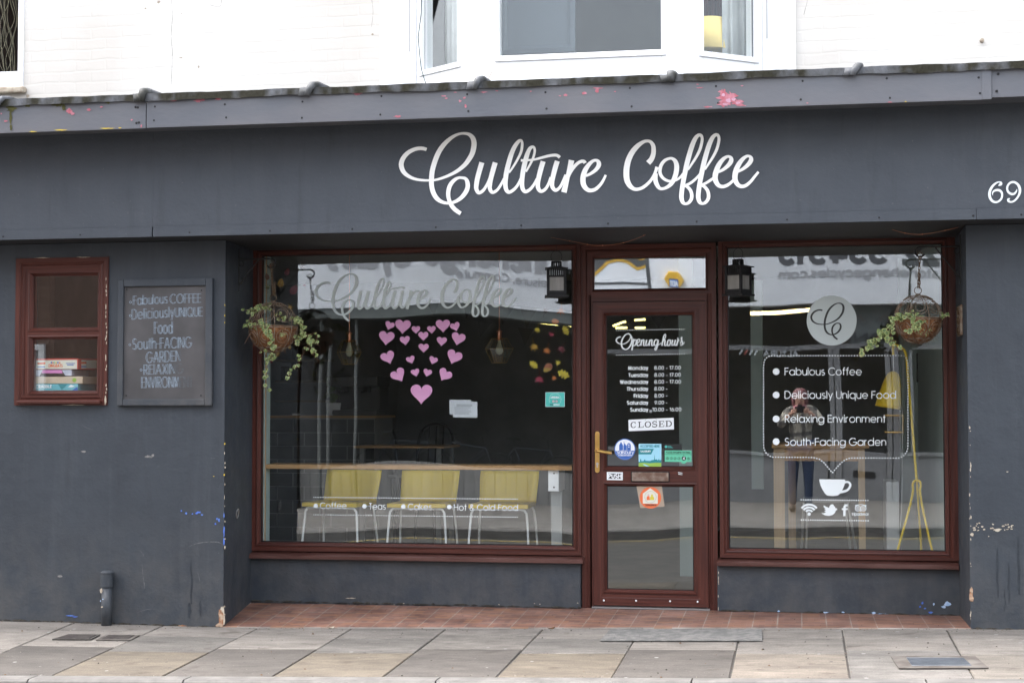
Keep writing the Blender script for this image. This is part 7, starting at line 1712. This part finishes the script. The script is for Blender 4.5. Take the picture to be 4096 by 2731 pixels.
M['skin'] = mat('skin', (.52, .30, .22), rough=.5); M['jeans'] = mat('dark_jeans', (.02, .035, .08), (.03, .05, .10), scale=30, rough=.8)
M['hair'] = mat('pink_brown_hair', (.26, .09, .10), (.12, .055, .05), scale=18, rough=.5, stretch=(3, 3, .5)); M['shoe'] = mat('dark_shoe', (.02, .018, .018), rough=.5)
def plaid():
    m = mat('plaid_wool', (.30, .28, .25), rough=.95); t = m.node_tree; b = t.nodes['Principled BSDF']; tc = t.nodes.new('ShaderNodeTexCoord'); sp = t.nodes.new('ShaderNodeSeparateXYZ'); t.links.new(tc.outputs['Object'], sp.inputs[0]); last = None
    for ax, f in (('X', 42), ('Z', 38)):
        mu = t.nodes.new('ShaderNodeMath'); mu.operation = 'MULTIPLY'; mu.inputs[1].default_value = f; t.links.new(sp.outputs[ax], mu.inputs[0]); sn = t.nodes.new('ShaderNodeMath'); sn.operation = 'SINE'; t.links.new(mu.outputs[0], sn.inputs[0])
        gt = t.nodes.new('ShaderNodeMath'); gt.operation = 'GREATER_THAN'; gt.inputs[1].default_value = .55; t.links.new(sn.outputs[0], gt.inputs[0])
        if last is None: last = gt
        else: ad = t.nodes.new('ShaderNodeMath'); ad.operation = 'ADD'; t.links.new(last.outputs[0], ad.inputs[0]); t.links.new(gt.outputs[0], ad.inputs[1]); last = ad
    r = t.nodes.new('ShaderNodeValToRGB'); r.color_ramp.elements[0].color = (.36, .33, .28, 1); r.color_ramp.elements[1].color = (.03, .03, .032, 1); e = r.color_ramp.elements.new(.5); e.color = (.13, .12, .11, 1)
    hv = t.nodes.new('ShaderNodeMath'); hv.operation = 'MULTIPLY'; hv.inputs[1].default_value = .5; t.links.new(last.outputs[0], hv.inputs[0]); t.links.new(hv.outputs[0], r.inputs['Fac']); t.links.new(r.outputs['Color'], b.inputs['Base Color']); return m
Zg = gz; Y0 = py_
J = dict(pel=(0, Y0, Zg+.90), wa=(0, Y0+.005, Zg+1.04), ch=(0, Y0+.0, Zg+1.22), nk=(0, Y0+.0, Zg+1.37), nk2=(0, Y0+.015, Zg+1.43), hd=(0, Y0+.03, Zg+1.50), hd2=(0, Y0+.02, Zg+1.57),
 sl=(-.17, Y0, Zg+1.33), el=(-.27, Y0+.12, Zg+1.15), wl=(-.095, Y0+.235, Zg+1.335), sr=(.17, Y0, Zg+1.33), er=(.27, Y0+.12, Zg+1.15), wr=(.095, Y0+.235, Zg+1.335),
 hl=(-.09, Y0, Zg+.86), kl=(-.10, Y0+.02, Zg+.47), al=(-.105, Y0-.01, Zg+.08), tl=(-.12, Y0+.11, Zg+.03), hr=(.09, Y0, Zg+.86), kr=(.10, Y0+.02, Zg+.47), ar=(.105, Y0-.01, Zg+.08), tr=(.12, Y0+.11, Zg+.03))
ks = list(J); ix = {k: i for i, k in enumerate(ks)}
E_ = [('pel', 'wa'), ('wa', 'ch'), ('ch', 'nk'), ('nk', 'nk2'), ('nk2', 'hd'), ('hd', 'hd2'), ('nk', 'sl'), ('sl', 'el'), ('el', 'wl'), ('nk', 'sr'), ('sr', 'er'), ('er', 'wr'), ('pel', 'hl'), ('hl', 'kl'), ('kl', 'al'), ('al', 'tl'), ('pel', 'hr'), ('hr', 'kr'), ('kr', 'ar'), ('ar', 'tr')]
rad = dict(pel=(.14, .10), wa=(.12, .09), ch=(.15, .10), nk=.065, nk2=.052, hd=(.072, .085), hd2=(.07, .08), sl=.055, el=.04, wl=.026, sr=.055, er=.04, wr=.026, hl=.085, kl=.052, al=.036, tl=.032, hr=.085, kr=.052, ar=.036, tr=.032)
skin_mesh('body', [J[k] for k in ks], [(ix[a], ix[b]) for a, b in E_], [rad[k] for k in ks], M['skin'], per)
def sub(keys, edges, scale, name, m, extra=None):
    kk_ = {k: i for i, k in enumerate(keys)}; rr = []
    for k in keys:
        r = rad[k]; rr.append(tuple(q*scale+.012 for q in r) if isinstance(r, tuple) else r*scale+.012)
    vs = [J[k] if not (extra and k in extra) else extra[k] for k in keys]
    skin_mesh(name, vs, [(kk_[a], kk_[b]) for a, b in edges], rr, m, per)
sub(['pel', 'wa', 'ch', 'nk', 'sl', 'el', 'wl', 'sr', 'er', 'wr'], [('pel', 'wa'), ('wa', 'ch'), ('ch', 'nk'), ('nk', 'sl'), ('sl', 'el'), ('el', 'wl'), ('nk', 'sr'), ('sr', 'er'), ('er', 'wr')], 1.12, 'coat', plaid(), {'pel': (0, Y0, Zg+.72), 'wl': (-.115, Y0+.20, Zg+1.30), 'wr': (.115, Y0+.20, Zg+1.30)})
sub(['pel', 'hl', 'kl', 'al', 'hr', 'kr', 'ar'], [('pel', 'hl'), ('hl', 'kl'), ('kl', 'al'), ('pel', 'hr'), ('hr', 'kr'), ('kr', 'ar')], 1.08, 'jeans', M['jeans'])
for s_ in (-1, 1): skin_mesh('shoe', [(s_*.105, Y0-.03, Zg+.06), (s_*.112, Y0+.06, Zg+.05), (s_*.122, Y0+.13, Zg+.04)], [(0, 1), (1, 2)], [.048, .048, .038], M['shoe'], per)
mb = MB(); ctr = Vector((0, Y0+.015, Zg+1.525)); vs = []; sg, st_ = 28, 14
for i in range(st_+1):
    th = math.pi*i/st_
    for j in range(sg):
        a = 2*math.pi*j/sg; fr = max(0, math.sin(a))     # +Y side is the face
        dz = math.cos(th)*.125; rx = math.sin(th)*.105; ry = math.sin(th)*(.115 if fr < .3 else .075)
        z = dz if dz > 0 else dz*(2.3 if fr < .45 else .25)
        wob = 1+.06*math.sin(a*9+th*3)
        vs.append(ctr+Vector((rx*math.cos(a)*wob, ry*math.sin(a)*wob-.012, z)))
mb.add(vs, [[i*sg+j, i*sg+(j+1) % sg, (i+1)*sg+(j+1) % sg, (i+1)*sg+j] for i in range(st_) for j in range(sg)]); mb.build('hair', M['hair'], per, smooth=True)
mb = MB(); mb.lathe((0, Y0+.01, Zg+1.38), [(.085, -.05), (.10, -.02), (.095, .02), (.07, .045)], 20); mb.build('scarf', mat('pink_scarf', (.40, .16, .18), (.28, .1, .12), scale=25, rough=.95), per, smooth=True)
mb = MB()
for s_ in (-1, 1): mb.ball((s_*.031, Y0+.105, Zg+1.525), .011, 10)
mb.build('eye', M['white'], per)
mb = MB(); mb.lathe((0, Y0+.118, Zg+1.49), [(.012, -.012), (.014, 0), (.008, .03), (0, .036)], 10); mb.build('nose', M['skin'], per, smooth=True)
mb = MB(); mb.tube([(-.024, Y0+.108, Zg+1.455), (0, Y0+.116, Zg+1.453), (.024, Y0+.108, Zg+1.455)], [.004, .007, .004], 8); mb.build('mouth', flat('lips', (.40, .12, .12)), per, smooth=True)
cz = CAM.z; cyb = CAM.y-.012
t = thing('camera_body', (0, cyb-.1, cz-.05), 'black camera held up in both hands by the person', 'camera')
mb = MB(); mb.box(-.065, .065, cyb-.115, cyb-.065, cz-.048, cz+.038); mb.box(-.028, .028, cyb-.11, cyb-.06, cz+.0385, cz+.062); mb.box(.035, .068, cyb-.064, cyb-.045, cz-.046, cz+.03); mb.build('housing', M['black'], t, bev=.006)
mb = MB(); mb.lathe((0, cyb-.06, cz), [(.034, -.005), (.034, .03), (.031, .032), (.031, .052), (.026, .052), (.0, .046)], 24, 0, 'Y'); mb.build('lens', M['black'], t)
def hand(s_):
    base = Vector((s_*.085, cyb-.085, cz-.03)); w0 = Vector(J['wl' if s_ < 0 else 'wr'])
    palm = base+Vector((s_*.012, -.012, 0)); vs = [w0, (w0+palm)/2, palm]; ed = [(0, 1), (1, 2)]; rr = [.026, .03, .03]
    for k in range(4):
        z = .028-.018*k; L_ = (.9, 1.0, .95, .75)[k]
        i0 = len(vs); vs += [palm+Vector((-s_*.004, .022, z)), palm+Vector((-s_*.012*L_, .055*L_, z+.002)), palm+Vector((-s_*.045*L_, .060*L_, z)), palm+Vector((-s_*.062*L_, .045*L_, z-.002))]
        ed += [(2, i0), (i0, i0+1), (i0+1, i0+2), (i0+2, i0+3)]; rr += [.011, .0095, .009, .0075]
    i0 = len(vs); vs += [palm+Vector((-s_*.012, -.018, -.012)), palm+Vector((-s_*.04, -.026, -.004)), palm+Vector((-s_*.06, -.024, .004))]; ed += [(2, i0), (i0, i0+1), (i0+1, i0+2)]; rr += [.013, .011, .009]
    skin_mesh('hand', vs, ed, rr, M['skin'], per, 0, 1)
hand(-1); hand(1)

# ================================================================== SMALL THINGS
# far shop: bicycles behind the glass
def bicycle(label, loc):
    t = thing('bicycle', loc, label, 'bicycle', 'bicycles in the far shop'); L = Vector(loc); fr = mat('bike_paint', (.045, .05, .06), rough=.5)
    for x in (-.52, .52):
        mb = MB(); mb.tube([L+Vector((x+.34*math.cos(R_(a)), 0, .34+.34*math.sin(R_(a)))) for a in range(0, 360, 12)], .016, 6, closed=True)
        for a in range(0, 360, 45): mb.tube([L+Vector((x, 0, .34)), L+Vector((x+.33*math.cos(R_(a)), 0, .34+.33*math.sin(R_(a))))], .002, 4)
        mb.build('wheel', M['iron'], t)
    mb = MB(); bb_, st, hd, ra, fa = (-.06, 0, .30), (-.20, 0, .78), (.36, 0, .76), (-.52, 0, .34), (.52, 0, .34)
    for a, b in ((bb_, st), (st, hd), (bb_, hd), (bb_, ra), (st, ra), (hd, fa)): mb.tube([L+Vector(a), L+Vector(b)], .016, 8)
    mb.build('frame', fr, t)
    mb = MB(); mb.tube([L+Vector((.34, 0, .80)), L+Vector((.31, 0, .95))], .012, 8); mb.tube([L+Vector((.30, -.28, .97)), L+Vector((.33, -.1, .95)), L+Vector((.33, .1, .95)), L+Vector((.30, .28, .97))], .013, 8); mb.build('handlebar', M['iron'], t)
    mb = MB(); mb.tube([L+Vector((-.20, 0, .78)), L+Vector((-.23, 0, .90))], .013, 8); mb.obox(L+Vector((-.22, 0, .92)), (.12, 0, .0), (0, .05, 0), (0, 0, .018)); mb.build('saddle', M['black'], t, bev=.01)
    return t
b0 = bicycle('grey bicycle in the far shop window, the one nearest the brick building', (V(1620, 1800, .9).x, YO-.9, -.07))
for x, lab in ((1850, 'grey bicycle in the middle of the far shop window'), (2110, 'grey bicycle in the far shop window, the one nearest the leaf stickers')):
    c = copy_tree(b0); c.location = (V(x, 1800, 1.1).x, YO-1.1, -.05); c['label'] = lab
# coffee machine and plant on the serving counter
p = P(1430, 1662, 3.6); t = thing('coffee_machine', (p.x, 3.65, p.z), 'dim metal coffee machine on the serving counter behind the left window', 'coffee machine')
mb = MB(); mb.box(p.x-.20, p.x+.20, 3.5, 3.9, p.z+.001, p.z+.05); mb.box(p.x-.20, p.x+.20, 3.62, 3.9, p.z+.0505, p.z+.25); mb.box(p.x-.21, p.x+.21, 3.48, 3.9, p.z+.2505, p.z+.34); mb.build('housing', mat('dull_metal_case', (.07, .07, .072), rough=.5), t, bev=.012)
mb = MB()
for dx in (-.1, .1): mb.lathe((p.x+dx, 3.55, p.z), [(.03, .20), (.034, .24), (.034, .25)], 14); mb.tube([(p.x+dx, 3.53, p.z+.21), (p.x+dx, 3.38, p.z+.20)], .011, 8)
mb.build('group_head', M['black'], t)
p = P(1330, 1662, 3.55); t = thing('pot_plant', (p.x, 3.6, p.z), 'small leafy pot plant on the serving counter behind the left window', 'plant')
mb = MB(); mb.lathe((p.x, 3.6, p.z), [(.045, .001), (.06, .11), (.054, .11), (.04, .09), (0, .09)], 16); mb.build('pot', M['white'], t)
mb = MB(); random.seed(9)
for k in range(26): a = random.uniform(0, 6.28); mb_n = Vector((math.cos(a), math.sin(a), random.uniform(.1, .8))); ivy_leaf(mb, Vector((p.x, 3.6, p.z+.13))+mb_n*random.uniform(.03, .1)+Vector((0, 0, random.uniform(0, .12))), mb_n, Vector((0, 0, 1)), random.uniform(.05, .08))
mb.build('leaves', [M['leaf'], M['leaf']], t)
# dark bentwood chairs at the tall table
def dark_chair(label, loc, rz):
    t = thing('dark_chair', loc, label, 'chair', 'dark chairs at the tall table'); L = Vector(loc)
    mb = MB(); mb.box(L.x-.19, L.x+.19, L.y-.19, L.y+.19, L.z+.66, L.z+.69); mb.build('seat', M['darkwall'], t, bev=.01)
    for sx in (-1, 1):
        for sy in (-1, 1): mb = MB(); mb.tube([L+Vector((sx*.21, sy*.21, 0)), L+Vector((sx*.16, sy*.16, .66))], .012, 8); mb.build('leg', M['iron'], t)
    mb = MB(); mb.tube(smooth_path([(L.x-.17, L.y+.17, L.z+.69), (L.x-.17, L.y+.21, L.z+1.0), (L.x-.08, L.y+.23, L.z+1.12), (L.x+.08, L.y+.23, L.z+1.12), (L.x+.17, L.y+.21, L.z+1.0), (L.x+.17, L.y+.17, L.z+.69)], 5), .012, 8)
    for dx in (-.07, 0, .07): mb.tube([(L.x+dx, L.y+.18, L.z+.69), (L.x+dx, L.y+.228, L.z+1.11)], .007, 6)
    mb.build('backrest', M['iron'], t); t.rotation_euler[2] = rz; return t
dark_chair('dark chair with hooped back at the left of the tall table', (PX(1490, 3.9), 4.0, FZ), .2)
dark_chair('dark chair with hooped back at the right of the tall table', (PX(1690, 3.9), 4.0, FZ), -.25)

# contact shade painted as dark strips where walls meet the paving, crumbs and grit
random.seed(31)
def contact_shade_line(name, pts_px, Y, zfun, m, lab):
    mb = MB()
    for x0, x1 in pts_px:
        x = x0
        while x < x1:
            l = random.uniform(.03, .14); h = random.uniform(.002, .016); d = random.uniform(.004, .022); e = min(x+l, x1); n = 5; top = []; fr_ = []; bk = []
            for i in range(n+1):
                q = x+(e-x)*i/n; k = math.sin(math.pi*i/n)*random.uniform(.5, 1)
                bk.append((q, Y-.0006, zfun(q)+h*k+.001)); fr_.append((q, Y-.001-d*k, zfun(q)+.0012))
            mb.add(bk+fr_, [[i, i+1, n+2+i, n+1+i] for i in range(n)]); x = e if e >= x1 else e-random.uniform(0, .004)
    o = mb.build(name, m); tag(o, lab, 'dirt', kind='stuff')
M['dirtdark'] = mat('packed_dirt', (.014, .012, .009), (.045, .038, .028), scale=60, rough=1, bump=.6, bscale=150)  # dark tone for the painted contact shade, shared with the grit
contact_shade_line('dirt', [(XL+2, X0L-.01), (X0R+.01, XR-.5)], 0, lambda x: lerp_tab(ZW, x), M['dirtdark'], 'dark dirt packed along the foot of the front walls')
contact_shade_line('dirt', [(X1L, -1.43), (-.53, X1R)], .70, lambda x: .056, M['dirtdark'], 'dark dirt packed along the foot of the stall risers')
mb = MB()
def pebble(c, r, m=0):
    vs = [c+Vector((random.uniform(.6, 1.2)*r*a, random.uniform(.6, 1.2)*r*b, max(0, random.uniform(.5, 1.)*r*d))) for a, b, d in ((1, 0, 0), (0, 1, 0), (-1, 0, 0), (0, -1, 0), (0, 0, 1))]
    mb.add(vs, [[0, 1, 4], [1, 2, 4], [2, 3, 4], [3, 0, 4]], m)
for k in range(620):
    x = random.uniform(-5.6, 1.9); y = -abs(random.gauss(0, .05))-.005 if k % 3 else random.uniform(-1.5, -.05)
    if k % 7 == 0: y = -1.55+random.uniform(-.01, .03)
    pebble(Vector((x, y, zpav(x, y)+.001)), random.uniform(.0015, .005) if k % 9 else random.uniform(.005, .009), random.choice((0, 0, 1, 2)))
for k in range(240):
    i = random.randrange(7, 17); x = XS[i]+random.gauss(0, .008); y = random.uniform(-1.55, -.02); pebble(Vector((x, y, zpav(x, y)+.0005)), random.uniform(.0015, .0045), random.choice((0, 1, 2)))
for k in range(130):
    x = random.uniform(-3.6, .95); y = random.uniform(.02, .68); z = (lerp_tab(ZW, x)+.006)*(1-y/.8)+.056*y/.8; pebble(Vector((x, y, z+.0012)), random.uniform(.0015, .004), random.choice((0, 1, 2)))
tag(mb.build('grit', [M['dirtdark'], mat('pale_grit', (.20, .18, .15), rough=1), mat('brown_crumb', (.09, .05, .025), rough=1)]), 'loose grit and crumbs scattered over the paving and tiles', 'grit', kind='stuff')
# dead leaves and litter by the step
random.seed(4)
for k, (px, py, lab) in enumerate(((2205, 2514, 'small dry brown leaf lying at the edge of the tiles, left of the door'), (3497, 2497, 'brown twig like leaf lying on the tiles under the right window'), (1325, 2512, 'scrap of pale litter at the tile edge under the left window'), (2790, 2521, 'dry curled leaf on the paving in front of the door'))):
    p = GP(px, min(py, 2522)); 
    if py < 2505: p = P(px, py, .35)
    mb = MB(); a = random.uniform(0, 3); pts = []
    for i in range(12): q = 2*math.pi*i/12; u_, v_ = .028*math.cos(q), .011*math.sin(q); pts.append(p+Vector((u_*math.cos(a)-v_*math.sin(a), u_*math.sin(a)+v_*math.cos(a), .006+.006*math.cos(q*2))))
    mb.slab(pts, (0, 0, .0008)); tag(mb.build('fallen_leaf' if k != 2 else 'litter_scrap', M['cream'] if k == 2 else bpy.data.materials['brown_crumb']), lab, 'leaf' if k != 2 else 'litter')
# hairline cracks in the painted brick
mb = MB()
def crack(pts):
    q = smooth_path([(x+random.uniform(-2, 2), y) for x, y in pts], 5); mb.ribbon(q, [random.uniform(.6, 1.8) for _ in q], lambda x, y, dy: P(x, y, YU-.0012))
crack([(684, -20), (690, 60), (683, 140), (688, 220), (684, 340)]); crack([(3215, 60), (3222, 40), (3228, 0), (3222, -30)]); crack([(1488, 0), (1492, 50), (1486, 110)]); crack([(836, 20), (880, 28), (888, 0)])
mb.build('crack', mat('crack_line', (.22, .20, .18), rough=1), cafe)['kind'] = 'stuff'
